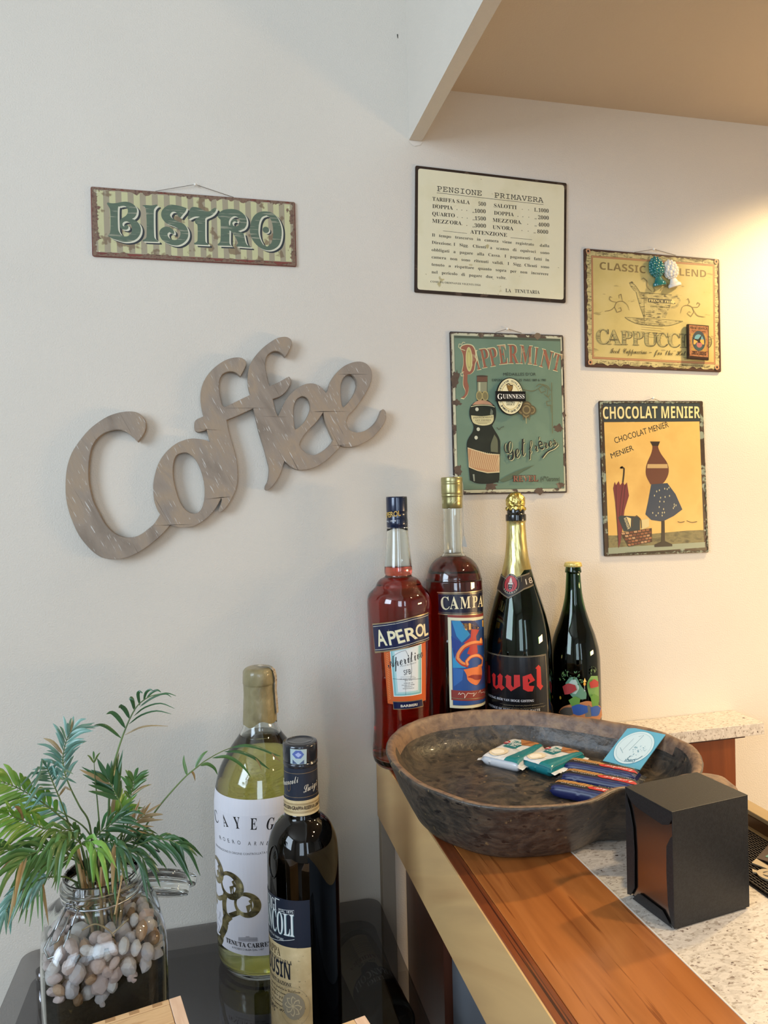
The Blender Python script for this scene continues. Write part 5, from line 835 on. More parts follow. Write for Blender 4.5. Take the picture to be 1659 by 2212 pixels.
for p in st: v_ = Vector(p); dd = Vector((.45, -.9, 0)).normalized() if p[2] > .43 else Vector((-p[1], p[0], 0)).normalized(); vs += [tuple(v_-dd*.0045), tuple(v_+dd*.0045)]
vs2 = [(x*1.06, y*1.06, z+.0024) for x, y, z in vs]
MO('tax_strip', vs2, [(2*i, 2*i+1, 2*i+3, 2*i+2) for i in range(len(st)-1)], nmat('strip_paper', ('BDB4A2', 'A89C8C'), (.4, .6), .6, (60, 60, 200), 4, speck=('4A4038', (300, 300, 500), .60)), b.T)
a = Art()
LT = (-0.01948,1.08247); LB = (-0.02329,0.86172)
a.rect((-.098, LT[1]), (.098, LB[1]), mat('label_white', 'DDDCE4', .5))
INK = '1C1C1E'
for c_, pp, hh in [('C',[(-0.06606,1.03646),(-0.05596,1.04081)],0.01717),('A',[(-0.04705,1.03926),(-0.03992,1.04114)],0.01717),('Y',[(-0.03237,1.0412),(-0.02481,1.04193)],0.01717),('E',[(-0.01521,1.04133),(-0.00865,1.04112)],0.01717),('G',[(-0.00022,1.04038),(0.00715,1.03906)],0.01717)]: a.text(c_, 'sb', pp, hh*.95, INK); a.same()
a.text('A', 'sb', [(0.016149999999999998,1.03906),(0.02915,1.03906)], 0.01643, INK)
for c_, x0, z0, x1, z1, hh in [('R',-0.05464,1.01715,-0.05128,1.01857,0.00523),('O',-0.04815,1.01791,-0.0447,1.01915,0.00523),('E',-0.04105,1.01847,-0.0386,1.01912,0.00523),('R',-0.03493,1.01887,-0.03231,1.01938,0.00523),('O',-0.02899,1.01913,-0.02555,1.01957,0.00523),('A',-0.01805,1.01918,-0.01494,1.01912,0.00523),('R',-0.01187,1.01925,-0.00954,1.01899,0.00523),('N',-0.00606,1.01917,-0.00329,1.01865,0.00523),('E',-5e-05,1.01862,0.00203,1.01803,0.00523)]: a.text(c_, 'x', [(x0, z0), (x1, z1)], hh, '3A3A3E'); a.same()
a.text('DENOMINAZIONE DI ORIGINE CONTROLLATA E GARANTITA', 'x', [(-0.06742,1.00187),(0.02005,1.00798)], 0.00299, '4A4A4E')
GLD = nmat('window_gold', ('6E6440', 'A89A6A', '4E4834', 'C9BC84'), (.3, .45, .6, .75), .2, (30, 30, 60), 3, metal=.6)
def ring(c, r1, cut):
    LW = mat('label_white', '', 0); a.ell(c, r1, r1*1.25, GLD, n=40); a.ell((c[0]-r1*.16, c[1]+r1*.05), r1*.62, r1*.80, LW)
    a.poly([(c[0]+r1*.02, c[1]-r1*.7), (c[0]-r1*.08, c[1]-r1*.1), (c[0]+r1*.25, c[1]+r1*.12), (c[0]+r1*.12, c[1]+r1*.42), (c[0]+r1*.42, c[1]+r1*.75), (c[0]+r1*.75, c[1]), (c[0]+r1*.5, c[1]-r1*.7)], GLD)
a.line([(-0.04183,0.91286),(-0.03268,0.91968),(-0.02317,0.92691)], .0065, GLD); a.line([(-0.04714,0.89839),(-0.05036,0.92398),(-0.04774,0.94067),(-0.04186,0.95354)], .0075, GLD); a.line([(-0.06712,0.85942),(-0.05164,0.88904),(-0.049,0.90251),(-0.04183,0.91286)], .0100, GLD); a.line([(-0.07367,0.92617),(-0.06235,0.92708),(-0.04993,0.93615)], .0060, GLD)
a.line([(-0.07783,0.94086),(-0.07784,0.91966),(-0.06742,0.91668)], .0080, GLD); a.poly([(-0.07781,0.86335),(-0.05548,0.88325),(-0.05351,0.87075),(-0.06115,0.85696),(-0.07777,0.84756)], GLD, sm=True)
a.n += 1
ring((-0.02078,0.93394), .0145, 0); ring((-0.03961,0.95696), .0160, 0); ring((-0.0644,0.96818), .0150, 0)
a.line([(-0.07779,0.9058),(-0.07785,0.89669),(-0.0601,0.90609),(-0.06958,0.89419),(-0.05762,0.89564)], .0042, 'DDDCE4', taper=(.6, 1.3)); a.line([(-0.07781,0.88267),(-0.06308,0.88502),(-0.0726,0.87086),(-0.06016,0.87496)], .0034, 'DDDCE4', taper=(.6, 1.3)); a.ell((-0.07784,0.8782), .003, .002, '2A2A2A')
a.poly([(-0.03108,0.88645),(-0.02273,0.88836),(-0.0227,0.8897),(-0.01922,0.89014),(-0.01925,0.88847),(-0.01124,0.8887),(-0.01135,0.88303),(-0.0312,0.88102)], 'A9A8B0'); a.line([(-0.03073,0.88384),(-0.01141,0.88603)], .0006, '8A8A94')
a.text('TENUTA CARRETTA', 'sb', [(-0.0478,0.87245),(0.01144,0.87547)], 0.00635, '1C1C22'); a.text('A PIOBESI D’ALBA DAL 1467', 'x', [(-0.03929,0.86785),(-0.00461,0.87028)], 0.0028, '6A6A70')
b.art(a, 'front_label', step=.004, span=.1)
# dark grappa bottle
b = Bottle('fr', 'dark_grappa_bottle', 'dark spirit bottle with navy and parchment label, standing before the wine bottle', glass('smoked_black_glass', '1A1412'), liquid('grappa_dark', (.30, .14, .08), 60), .30)
lathe('cap', prof([(.0212, .3522), (.0216, .3526), (.0217, .3562), (.0208, .3572), (.0208, .3582), (.0217, .3595), (.0217, .3775), (.0208, .3800), (.0165, .3812), (.0160, .3804), (0, .3805)], 2), mat('cap_graphite', '262A33', .2, .3, coat=.6), b.T, 56)
b.band(.3122, .3525, mat('neck_navy', '1B2434', .4), 'neck_sleeve', .0006); b.band(.2940, .3128, nmat('neck_parchment', ('D8C49A', 'CBB588'), (.4, .6), .5, (50, 50, 50), 4), 'neck_paper', .0012, 4)
for z_ in (.3165, .3460): b.band(z_, z_+.0005, GOLD, 'sleeve_line', .0009, 1)
ncm = lambda R: (lambda u, v, e: ((R+e)*math.cos(u/.05-math.pi/2), (R+e)*math.sin(u/.05-math.pi/2), v-.82))
a = Art(); 
for (x0, y0, x1, y1, t_) in [(-0.07631,1.14751,-0.01207,1.15608,'Francoli'),(0.00056,1.14268,0.0492,1.14717,'Luigi')]: a.text(t_, 'scr', [(x0, y0), (x1, y1)], .0085, 'CFC8B8')
for c_ in [(-0.04278,1.14924),(0.04894,1.14595)]: a.ell(c_, .0065, .0055, '8A6A3A', inner=.9)
a.text('LIMOUSIN·GRAPPA·RISERVA·LIMOUSIN', 'xb', [(-.075, 1.12167), (.075, 1.12167)], .0046, '3A2A1E')
for y_ in [1.12911,1.12787,1.11946,1.11801]: a.line([(-.075, y_), (.075, y_)], .0004, '6A5030')
a.build('neck_print', b.mp(.0017), b.T, [i*.003 for i in range(-28, 29)])
a = Art(); cq = [(-0.0346,1.19724),(0.01367,1.196),(0.01175,1.1778),(-0.035,1.17874)]
a.poly(cq, 'A9BCC0'); a.poly([lerp2(cq, *p) for p in ((.35, .08), (.65, .08), (.85, .35), (.65, .62), (.35, .62), (.12, .35))], '5468A8'); a.poly([lerp2(cq, *p) for p in ((.5, .2), (.7, .36), (.5, .54), (.3, .36))], 'A4B0DC'); a.poly([lerp2(cq, *p) for p in ((.15, .7), (.45, .98), (.15, .98))], '4A5A7A'); a.poly([lerp2(cq, *p) for p in ((.85, .7), (.55, .98), (.85, .98))], '4A5A7A')
a.build('tax_stamp', ncm(.0219), b.T, [i*.003 for i in range(-28, 29)])
a = Art(); e_ = (0.00208,1.02198); m_ = (0.0004,0.96426); xe = e_[0]
LV = mat('label_navy', '1A2232', .45)
a.rect((-.098, e_[1]), (xe, m_[1]-.0005), LV)
PCH = nmat('label_parchment', ('DCC99E', 'CDB98C', 'C2AD80'), (.3, .5, .7), .6, (60, 60, 60), 5, speck=('9A8A6A', (260, 260, 260), .66))
a.rect((-.098, m_[1]), (xe, .826), PCH)
W_ = 'D9E0E0'
N0 = [(-0.07211,0.96577),(-0.02013,0.97798)]
for m2, o_ in (('6E8C92', .0010), (W_, 0)): a.text('FRANCOLI', 'sb', [(N0[1][0]-.0800+o_, N0[1][1]-o_*.4), (N0[1][0]+o_, N0[1][1]-o_*.4)], 0.0265, m2)
a.line([(N0[1][0]-.030, N0[1][1]+.0415), (N0[1][0]-.021, N0[1][1]+.0415)], .0010, W_)
N1 = [(-0.06779,0.99763),(-0.04722,1.00477)]; a.text('LUIGI', 'sb', [(N1[1][0]-.030, N1[1][1]), N1[1]], 0.01344, W_)
a.line([(-0.04335,1.00841),(-0.01911,1.0101),(-0.01961,1.00491),(-0.04361,1.00341),(-0.04335,1.00841)], .0004, W_, sm=False); a.text('DAL 1875', 'x', [(-0.04176,1.00511),(-0.02054,1.00628)], 0.00299, W_)
a.line([(-0.07262,0.96256),(-0.01956,0.97488)], .0005, W_, sm=False); a.text('DISTILLATO A VAPORE', 'x', [(-0.08085,0.97098),(-0.03585,0.97048)], 0.00299, W_)
NV = '1E2430'
def rt_(t, st, p1, wid, hh, col): a.text(t, st, [(p1[0]-wid, p1[1]+.0004), p1], hh, col); a.same()
rt_('GRAPPA', 'sb', (-0.04179,0.95008), .042, 0.00971, '6A5A40'); rt_('PIEMONTE MALVASIA &', 'sb', (-0.02425,0.94288), .060, 0.00485, NV); rt_('LIMOUSIN', 'ssb', (-0.02691,0.92483), .078, 0.01941, NV); rt_('RISERVA MATURAZIONE', 'sb', (-0.02549,0.91571), .062, 0.00485, NV)
for k in range(6): rt_(('acquavite prodotta in Distilleria', 'dalla migliore vinaccia fresca e', 'lungo riposo in piccole botti', 'di rovere francese Limousin', 'bottiglia numerata a mano', 'Ghemme Italia') [k], 'scr', ((-0.01385,0.90944)[0]-.002*k, (-0.01385,0.90944)[1]-.0055*k), .055, .0034, '4A4438')
sc_ = (-0.02421,0.89288); a.n += 1
a.ell(sc_, .0235, .0235, 'A9A08A', inner=.985); a.ell(sc_, .0165, .0165, 'A09884')
for k in range(8):
    an = k*math.pi/4; a.line([(sc_[0], sc_[1]), (sc_[0]+.007*math.cos(an+.3), sc_[1]+.007*math.sin(an+.3)), (sc_[0]+.012*math.cos(an), sc_[1]+.012*math.sin(an)), (sc_[0]+.010*math.cos(an-.4), sc_[1]+.010*math.sin(an-.4))], .0011, 'D2C6A2', taper=(.7, 1.2)); a.same()
rt_('1875', 'sb', (-0.05733,0.87616), .016, .0055, NV); a.line([(xe-.055, .838), (xe-.022, .826)], .0012, NV)
b.art(a, 'front_label', step=.003, span=.1)
a_ = Art(); sl = (-0.05311,1.06197)
tube('embossed_seal', [b.mp(.0004)(sl[0]+.010*math.cos(t*.2618), sl[1]+.019*math.sin(t*.2618), 0) for t in range(24)], .0009, glass('seal_glass', '241C1A'), b.T, 6, True)
# ---------------- carved bowl ----------------
rp = [(0.4522,-0.4547,1.157),(0.401,-0.4769,1.157),(0.3551,-0.4784,1.157),(0.3052,-0.4673,1.157),(0.2786,-0.452,1.157),(0.2551,-0.4257,1.157),(0.2256,-0.3749,1.158),(0.2146,-0.3282,1.159),(0.2123,-0.2882,1.16),(0.2184,-0.2412,1.161),(0.2383,-0.1952,1.162),(0.2636,-0.1651,1.164),(0.305,-0.1478,1.167),(0.3654,-0.1467,1.169),(0.4221,-0.1584,1.17),(0.4741,-0.1805,1.17),(0.5162,-0.219,1.17),(0.5561,-0.2559,1.168),(0.593,-0.2924,1.166),(0.6134,-0.3273,1.163),(0.6143,-0.3702,1.161),(0.5953,-0.4117,1.159),(0.5675,-0.4439,1.158),(0.545,-0.455,1.157),(0.5,-0.468,1.157)]
rim_ = crv([Vector(p) for p in rp], 6, True); nR = len(rim_); bc_ = Vector((.405, -.300, 0))
lay = [(0, 0), (.45, 0), (.64, 0), (.68, .02), (.715, .08), (.79, .28), (.865, .52), (.93, .76), (.97, .92), (.990, .975), (.985, 1.0), (.965, 1.006), (.945, .99), (.925, .92), (.90, .79), (.868, .67), (.825, .57), (.76, .515), (.68, .50), (.5, .50), (.3, .54), (0, .54)]
bc2_ = Vector((.436, -.276, 0))
vs = []; fs = []
for li, (s_, k) in enumerate(lay):
    for i, p in enumerate(rim_):
        p = Vector(p); zr = p.z-H; cm_ = bc_.lerp(bc2_, min(1, max(0, (.95-s_)/.15))) if li > 11 else bc_; d0 = Vector((p.x, p.y, 0))
        if li <= 9:
            cm_ = bc_.lerp(Vector((.432, -.292, 0)), min(1, (1-s_)/.36)); sx_ = 1-(1-s_)*.60 if s_ >= .64 else s_*1.225; q_ = cm_+Vector(((d0.x-cm_.x)*sx_, (d0.y-cm_.y)*s_, 0))
        else: q_ = cm_+(d0-cm_)*s_
        z = k*zr
        if s_ > .3:
            nn = noise.noise(Vector((q_.x*22, q_.y*22, z*30)))*.0022+noise.noise(Vector((q_.x*60, q_.y*60, z*70)))*.0009
            if li > 18: z = .0465
            if 2 < li: dirv = (Vector((p.x, p.y, 0))-bc_).normalized(); q_ += dirv*nn*(1 if li > 4 else .3)
            if 8 < li < 14: z += nn*.8
        vs.append((q_.x, q_.y, H+.0003+max(0, z)))
for li in range(len(lay)-1):
    for i in range(nR): j = (i+1) % nR; fs.append((li*nR+i, li*nR+j, (li+1)*nR+j, (li+1)*nR+i))
M_bowl = nmat('old_dark_wood', ('292623', '3E3832', '54493D', '343130'), (.30, .48, .62, .78), .46, (34, 34, 44), 8, .8, (120, 120, 150), spec=.5, coat=.12, dist=1.8, speck=(('7A6648', (110, 110, 60), .68), ('211D1C', (60, 60, 120), .62)))
M_rim = nmat('worn_rim_wood', ('5A463A', '7A6250', '8C7258'), (.3, .5, .7), .5, (60, 60, 60), 6, .5, (200, 200, 200), dist=1)
bw = thing('carved_wooden_bowl', 'large dark hand carved wooden bowl with side handle standing on the counter', 'bowl', (bc_.x, bc_.y, H))
me = bpy.data.meshes.new('bowl_body'); me.from_pydata(vs, [], fs); bm = bmesh.new(); bm.from_mesh(me); bpy.data.meshes.remove(me); bmesh.ops.remove_doubles(bm, verts=bm.verts, dist=1e-6)
o = part(BM('bowl_body', bm, [M_bowl, M_rim], None, True), bw)
zr_ = {}
for p in o.data.polygons:
    c_ = p.center; ang_ = math.atan2(c_.y-bc_.y, c_.x-bc_.x); 
    c_n = 9 <= (min(p.vertices)-0) // nR <= 12
    if c_n and c_.z > H+.078: p.material_index = 1
hp_ = [(0.498,-0.4589),(0.5412,-0.4304),(0.567,-0.4289),(0.5857,-0.4362),(0.5933,-0.4539),(0.5819,-0.4897),(0.5575,-0.5235),(0.5355,-0.533),(0.5053,-0.5117),(0.4785,-0.4832)]
bm = bmesh.new(); hc = Vector((sum(p[0] for p in hp_)/len(hp_), sum(p[1] for p in hp_)/len(hp_)))
hl = crv(hp_, 4, True); nH = len(hl); rows = []
for s_, z in ((.0, .044), (.6, .044), (.86, .049), (.97, .058), (1, .068), (.985, .079), (.93, .084), (.80, .086), (.5, .087), (0, .087)):
    rows.append([bm.verts.new((hc.x+(x-hc.x)*s_+noise.noise(Vector((x*50, y*50, z*60)))*.002, hc.y+(y-hc.y)*s_, H+z)) for x, y in hl])
for r in range(len(rows)-1):
    for i in range(nH): bm.faces.new((rows[r][i], rows[r][(i+1) % nH], rows[r+1][(i+1) % nH], rows[r+1][i]))
bmesh.ops.remove_doubles(bm, verts=bm.verts, dist=1e-6)
part(BM('handle', bm, M_rim, None, True), bw)
FZ = H+.0475   # inside floor height
def pack(name, label, group, c4, base, top, m_side, m_end, art, m_top=None, cats='biscuit pack'):
    """sealed pillow pack from the four top corners (x,y): near-left, far-left, far-right, near-right; art drawn in uv on top"""
    P_ = [Vector(p) for p in c4]; cx_ = sum((p for p in P_), Vector((0, 0)))/4
    T = thing(name, label, cats, (cx_.x, cx_.y, base), group=group)
    bm = bmesh.new(); nu, nv = 22, 18
    def S(u, v, k):
        p = lerp2([P_[0], P_[1], P_[2], P_[3]], v, u)  # u: left->right, v: near->far
        bulge = (max(0, 1-abs(2*u-1)**10)**.5)*(max(0, 1-abs(2*v-1)**12)**.5)
        mid = (base+top)/2; wr = noise.noise(Vector((p[0]*160, p[1]*160, k*3)))*.0005
        return Vector((p[0], p[1], mid+(top-mid)*bulge*k+wr))
    for k in (1, -1):
        g = [[bm.verts.new(S(i/nu, j/nv, k)) for j in range(nv+1)] for i in range(nu+1)]
        for i in range(nu):
            for j in range(nv): bm.faces.new((g[i][j], g[i+1][j], g[i+1][j+1], g[i][j+1]) if k > 0 else (g[i][j+1], g[i+1][j+1], g[i+1][j], g[i][j]))
    bmesh.ops.remove_doubles(bm, verts=bm.verts, dist=.0003)
    part(BM('wrapper', bm, m_side, None, True), T)
    for e in (0, 1):
        vs = []; n = 16; zc = (base+top)/2
        for i in range(n+1):
            t = i/n; a_ = Vector(lerp2(P_, t, e)); d = (a_-Vector(lerp2(P_, t, 1-e))).normalized()
            vs += [(a_.x, a_.y, zc), (a_.x+d.x*(.006+.0012*(i % 2)), a_.y+d.y*(.006+.0012*(i % 2)), zc-.0015+.0012*math.sin(i*1.3))]
        part(MO('crimped_end', vs, [(2*i, 2*i+2, 2*i+3, 2*i+1) for i in range(n)], m_end), T)
    o = part(art.build('print', lambda u, v, e: tuple(S(u, v, 1)+Vector((0, 0, .0006+e*6))), None, [i/16 for i in range(1, 16)], vs_=[i/16 for i in range(1, 16)]), T)
    return T
M_ww = mat('wrapper_white', 'D5D8DC', .28, coat=.3); M_wt = mat('wrapper_teal', '13767E', .3, coat=.3); M_wb = mat('wrapper_navy', '16225A', .4, coat=.1); M_wk = mat('wrapper_black', '1C1C22', .42)
def art_white(word=True):
    a = Art(); a.poly([(.02, .02), (.98, .02), (.98, .98), (.02, .98)], M_ww)
    a.poly([(.60, .02), (.98, .02), (.98, .96), (.90, .98), (.78, .55)], M_wt); a.poly([(.18, .48), (.55, .45), (.60, .78), (.22, .82)], M_wt)
    a.poly([(.30, .96), (.70, .98), (.92, .90), (.80, .70), (.55, .68), (.45, .80)], 'A97448', sm=True); a.poly([(.52, .72), (.62, .70), (.78, .90), (.66, .93)], '8A5630')
    a.ell((.30, .22), .22, .17, 'D9CDB4'); a.ell((.30, .20), .15, .11, 'EDE8DC'); a.ell((.14, .66), .085, .075, 'A8242C'); a.text('RBB', 'xb', [(.09, .635), (.19, .635)], .05, 'E8DCDC')
    a.text('Wafer', 'si', [(.22, .60), (.56, .58)], .16, 'E4ECEC'); a.text('al latte', 'x', [(.26, .52), (.52, .51)], .05, 'E4ECEC'); a.line([(.55, .42), (.72, .40)], .012, '8A8A80'); return a
W1 = [[0.3576,-0.241],[0.4308,-0.1866],[0.464,-0.2253],[0.3956,-0.2867]]
W2 = [[0.4049,-0.2672],[0.4777,-0.2338],[0.5033,-0.2744],[0.43,-0.3151]]
def shrink(q, k=.97): c_ = [sum(p[i] for p in q)/4 for i in (0, 1)]; return [(c_[0]+(p[0]-c_[0])*k, c_[1]+(p[1]-c_[1])*k) for p in q]
pack('wafer_pack', 'white and teal wafer packet, the one nearer the bowl back left', 'white and teal wafer packets in the bowl', shrink(W1, 1.0), FZ, FZ+.017, M_ww, M_ww, art_white())
pack('wafer_pack', 'white and teal wafer packet lying against the dark packets', 'white and teal wafer packets in the bowl', shrink(W2, 1.0), FZ, FZ+.017, M_wt, M_ww, art_white())
def art_dark():
    a = Art(); a.poly([(.02, .02), (.98, .02), (.98, .98), (.02, .98)], M_wk); a.poly([(.02, .02), (.98, .02), (.98, .30), (.02, .24)], M_wb)
    a.poly([(.02, .60), (.50, .55), (.52, .80), (.30, .95), (.04, .92)], 'B98A50', sm=True)
    for k in range(8): a.line([(.06+k*.055, .62), (.10+k*.055, .88)], .010, '7A5226'); a.same()
    a.poly([(.50, .34), (.92, .30), (.98, .50), (.92, .70), (.54, .70), (.46, .52)], 'B82A28', sm=True); a.text('Loacker', 'si', [(.92, .62), (.55, .64)], .20, 'EDE4DC'); a.line([(.46, .76), (.94, .74)], .02, '8A9A50'); a.text('QUADRATINI', 'xb', [(.92, .90), (.58, .92)], .08, 'B9B2A4'); a.text('noisette', 'x', [(.44, .42), (.12, .45)], .09, 'D8D2C8'); return a
def bar(c, ang, L_, W_): 
    d = Vector((math.cos(ang), math.sin(ang))); q_ = Vector((-d.y, d.x)); c = Vector(c); return [tuple(c-d*L_/2-q_*W_/2), tuple(c-d*L_/2+q_*W_/2), tuple(c+d*L_/2+q_*W_/2), tuple(c+d*L_/2-q_*W_/2)]
dc_ = [[0.4993,-0.3264],[0.4775,-0.3607],[0.4467,-0.3906]]
for i, (lb, dz, an) in enumerate((('navy and black wafer packet touching the blue card', .0, -.82), ('navy and black wafer packet in the middle of three', .0, -.80), ('navy and black wafer packet nearest the bowl front', .0, -.78))):
    pack('cocoa_wafer_pack', lb, 'navy wafer packets in the bowl', bar(dc_[i][:2], an, .098, .0265), FZ+dz, FZ+.0150+dz, M_wb, M_wk, art_dark())
# blue card leaning on the bowl side
CB = [[0.5169,-0.2985,1.129],[0.546,-0.3433,1.129]]; CT = [[0.5711,-0.2778,1.165],[0.584,-0.3384,1.165]]
cq3 = [Vector(CB[0]), Vector(CT[0]), Vector(CT[0])+Vector(CB[1])-Vector(CB[0]), Vector(CB[1])]; cn = (cq3[1]-cq3[0]).cross(cq3[3]-cq3[0]).normalized(); cn = cn if cn.z > 0 else -cn
def c3(u, v, e=0): return tuple((cq3[0]*(1-u)+cq3[3]*u)*(1-v)+(cq3[1]*(1-u)+cq3[2]*u)*v+cn*e)
T = thing('coin_card', 'light blue square card printed with a big pale coin, leaning in the bowl', 'card', tuple(cq3[0]))
vs = [c3(0, 0), c3(1, 0), c3(1, 1), c3(0, 1), c3(0, 0, -.0012), c3(1, 0, -.0012), c3(1, 1, -.0012), c3(0, 1, -.0012)]
part(MO('card_board', vs, [(0, 1, 2, 3), (7, 6, 5, 4), (0, 4, 5, 1), (1, 5, 6, 2), (2, 6, 7, 3), (3, 7, 4, 0)], mat('card_blue', '5FA6C4', .3, coat=.2)), T)
a = Art(); a.ell((.5, .5), .46, .46, '4A8AA4', n=48); a.ell((.5, .5), .45, .45, 'BFD6E2', n=48); a.ell((.5, .5), .40, .40, '6F9FB4', inner=.985, n=48)
a.line([(.42, .80), (.52, .86), (.44, .40)], .010, '5A8296', sm=False); a.line([(.34, .72), (.28, .36)], .006, '5A8296'); a.line([(.18, .42), (.34, .30)], .008, '5A8296')
for k in range(26):
    an = random.random()*6.28; r_ = random.random()**.5; x = .66+.16*r_*math.cos(an); y = .42+.22*r_*math.sin(an); a.poly([(x+random.uniform(-.03, .03), y+random.uniform(-.03, .03)) for _ in range(3)], random.choice(('5E8EA4', '7FAABC', '4E8098'))); a.same()
a.line([(.58, .28), (.54, .20), (.62, .14), (.70, .20), (.78, .24), (.84, .34)], .014, '2C5A70'); a.text('EURO', 'xb', [(.52, .10), (.76, .14)], .07, '4A7A90')
part(a.build('coin_print', lambda u, v, e: c3(u, v, .0003+e), None), T)
# ---------------- napkin dispenser ----------------
nd = thing('napkin_dispenser', 'black box napkin dispenser with a polished front plate on the granite', 'dispenser', (.4165, -.518, H), (0, 0, math.radians(-82.3)))
M_nk = nmat('black_powder_coat', ('1B1B1C', '232324'), (.4, .6), .42, (400, 400, 400), 2, .12, (900, 900, 900), spec=.45)
FW, FD, FH = .0685, .0985, .1178
box('body', (.0004, .0045, .0025), (FW-.0004, FD, FH-.0012), M_nk, nd, .0008)
box('top_cover', (0, 0, FH-.0012), (FW, FD+.0003, FH), M_nk, nd, .0004)
for x0, x1 in ((0, .0010), (FW-.0010, FW)): box('side_panel', (x0, .0004, .002), (x1, FD, FH-.0012), M_nk, nd, .0003)
box('foot_plate', (.002, .006, 0), (FW-.002, FD-.003, .0024), mat('foot_rubber', '0E0E0E', .7), nd)
Q = lambda l: [(u*FW, v*FH) for u, v in l]
prism('front_flap', crv(Q([(.0, .992), (1, .992), (.99, .935), (.93, .875), (.80, .845), (.62, .850), (.26, .868), (.12, .895), (.03, .95)]), 1, True), 'y', 0, .0010, M_nk, nd, .0002)
prism('front_flap', Q([(0, .02), (0, .93), (.03, .90), (.10, .80), (.16, .66), (.18, .45), (.17, .12), (.08, .03)]), 'y', .0002, .0012, M_nk, nd, .0002)
prism('front_flap', Q([(1, .02), (1, .80), (.95, .77), (.87, .68), (.86, .45), (.88, .18), (.95, .03)]), 'y', .0002, .0012, M_nk, nd, .0002)
prism('front_flap', Q([(.12, .01), (.95, .01), (.86, .05), (.76, .10), (.30, .105), (.24, .09)]), 'y', .0002, .0012, M_nk, nd, .0002)
box('front_plate', (.002, .0028, .004), (FW-.002, .0040, FH-.004), mat('polished_plate', 'A2968F', .22, 1.0), nd)
# ---------------- smoked glass table ----------------
TZ = .82
def sheet_glass(name, tint):
    m = bpy.data.materials.new(name); m.use_nodes = True; nt = m.node_tree; N = nt.nodes; N.remove(N['Principled BSDF'])
    t_ = N.new('ShaderNodeBsdfTransparent'); t_.inputs[0].default_value = (*tint, 1); g_ = N.new('ShaderNodeBsdfGlossy'); g_.inputs['Roughness'].default_value = .01
    f_ = N.new('ShaderNodeFresnel'); f_.inputs[0].default_value = 1.5; x_ = N.new('ShaderNodeMixShader'); ge_ = N.new('ShaderNodeNewGeometry'); iv_ = N.new('ShaderNodeMath'); iv_.operation = 'SUBTRACT'; iv_.inputs[0].default_value = 1; nt.links.new(ge_.outputs['Backfacing'], iv_.inputs[1]); mu_ = N.new('ShaderNodeMath'); mu_.operation = 'MULTIPLY'; nt.links.new(f_.outputs[0], mu_.inputs[0]); nt.links.new(iv_.outputs[0], mu_.inputs[1]); nt.links.new(mu_.outputs[0], x_.inputs[0]); nt.links.new(t_.outputs[0], x_.inputs[1]); nt.links.new(g_.outputs[0], x_.inputs[2]); nt.links.new(x_.outputs[0], N['Material Output'].inputs[0]); return m
M_sg = sheet_glass('smoked_glass', (.66, .65, .65))
def rrect(x0, y0, x1, y1, r, n=6):
    o = []
    for cx_, cy_, a0 in ((x1-r, y1-r, 0), (x0+r, y1-r, 90), (x0+r, y0+r, 180), (x1-r, y0+r, 270)):
        for i in range(n+1): an = math.radians(a0+90*i/n); o.append((cx_+r*math.cos(an), cy_+r*math.sin(an)))
    return o
tb = thing('smoked_glass_table', 'black smoked glass table with rounded corners holding the plant jar and two bottles', 'table', (-.03, -.35, 0))
part(prism('glass_top', rrect(-.306, -.70, .2525, -.006, .022), 'z', TZ-.006, TZ-.0002, M_sg, bev=.0006), tb)
part(prism('lower_glass', rrect(-.288, -.69, .238, -.020, .030), 'z', TZ-.032, TZ-.027, sheet_glass('smoked_glass_dark', (.70, .70, .71))), tb)
M_bk = mat('black_satin', '0E0E10', .4)
part(prism('lower_shelf', rrect(.10, -.69, .246, -.024, .02), 'z', .712, .722, M_bk), tb)
for x, y in ((-.27, -.66), (.22, -.66), (-.27, -.05), (.05, -.045)):
    part(lathe('table_leg', [(.012, 0), (.012, .7120)], M_bk, None, 24, (x, y, 0)), tb)
    part(lathe('glass_spacer', [(.010, .7222), (.010, .7878)], mat('chrome', 'C8C8CC', .15, 1), None, 20, (x, y, 0)), tb); part(lathe('glass_spacer', [(.010, .7932), (.010, .8138)], mat('chrome', '', 0), None, 20, (x, y, 0)), tb)
# bottle lying under the glass
lb_ = thing('lying_grappa_bottle', 'spirit bottle lying on the shelf under the dark glass tabletop', 'bottle', (.205, -.045, .7565), (math.radians(90), 0, math.radians(6)))
pz = prof([(0, .002), (.028, 0), (.033, .003), (.034, .010), (.034, .165), (.032, .178), (.024, .190), (.0150, .198), (.0138, .205), (.0135, .245)], 3)
lathe('glass_body', pz, glass('dim_clear', '8E9A94'), lb_, 48)
lathe('cap', [(.0150, .238), (.0150, .262), (0, .2625)], mat('cork_cap', 'B5A68C', .6), lb_, 32)
def lyw(u, v, e): R = .0344+e; an = u/R+math.radians(90+12); return (R*math.cos(an), R*math.sin(an), v)
a = Art(); a.rect((-.075, .012), (.075, .028), 'CDBE98'); a.rect((-.075, .0285), (.075, .098), 'CDBE98'); a.poly([(-.075, .098), (-.014, .098), (-.012, .088), (0, .082), (.012, .088), (.014, .098), (.075, .098), (.075, .135), (-.075, .135)], LV)
a.text('BARBERA', 'sb', [(-.028, .066), (.028, .066)], .0085, '7A3A28'); a.text('GRAPPA', 'sb', [(-.014, .079), (.014, .079)], .004, NV); a.text('FRANCOLI', 'sb', [(-.034, .102), (.034, .102)], .014, W_); a.text('LUIGI', 'sb', [(-.014, .121), (.014, .121)], .008, W_)
for k in range(5): a.line([(-.022, .036+.005*k), (.022, .036+.005*k)], .0006, '6A5A40', sm=False)
a.build('paper_label', lyw, lb_, [i*.004 for i in range(-20, 21)])
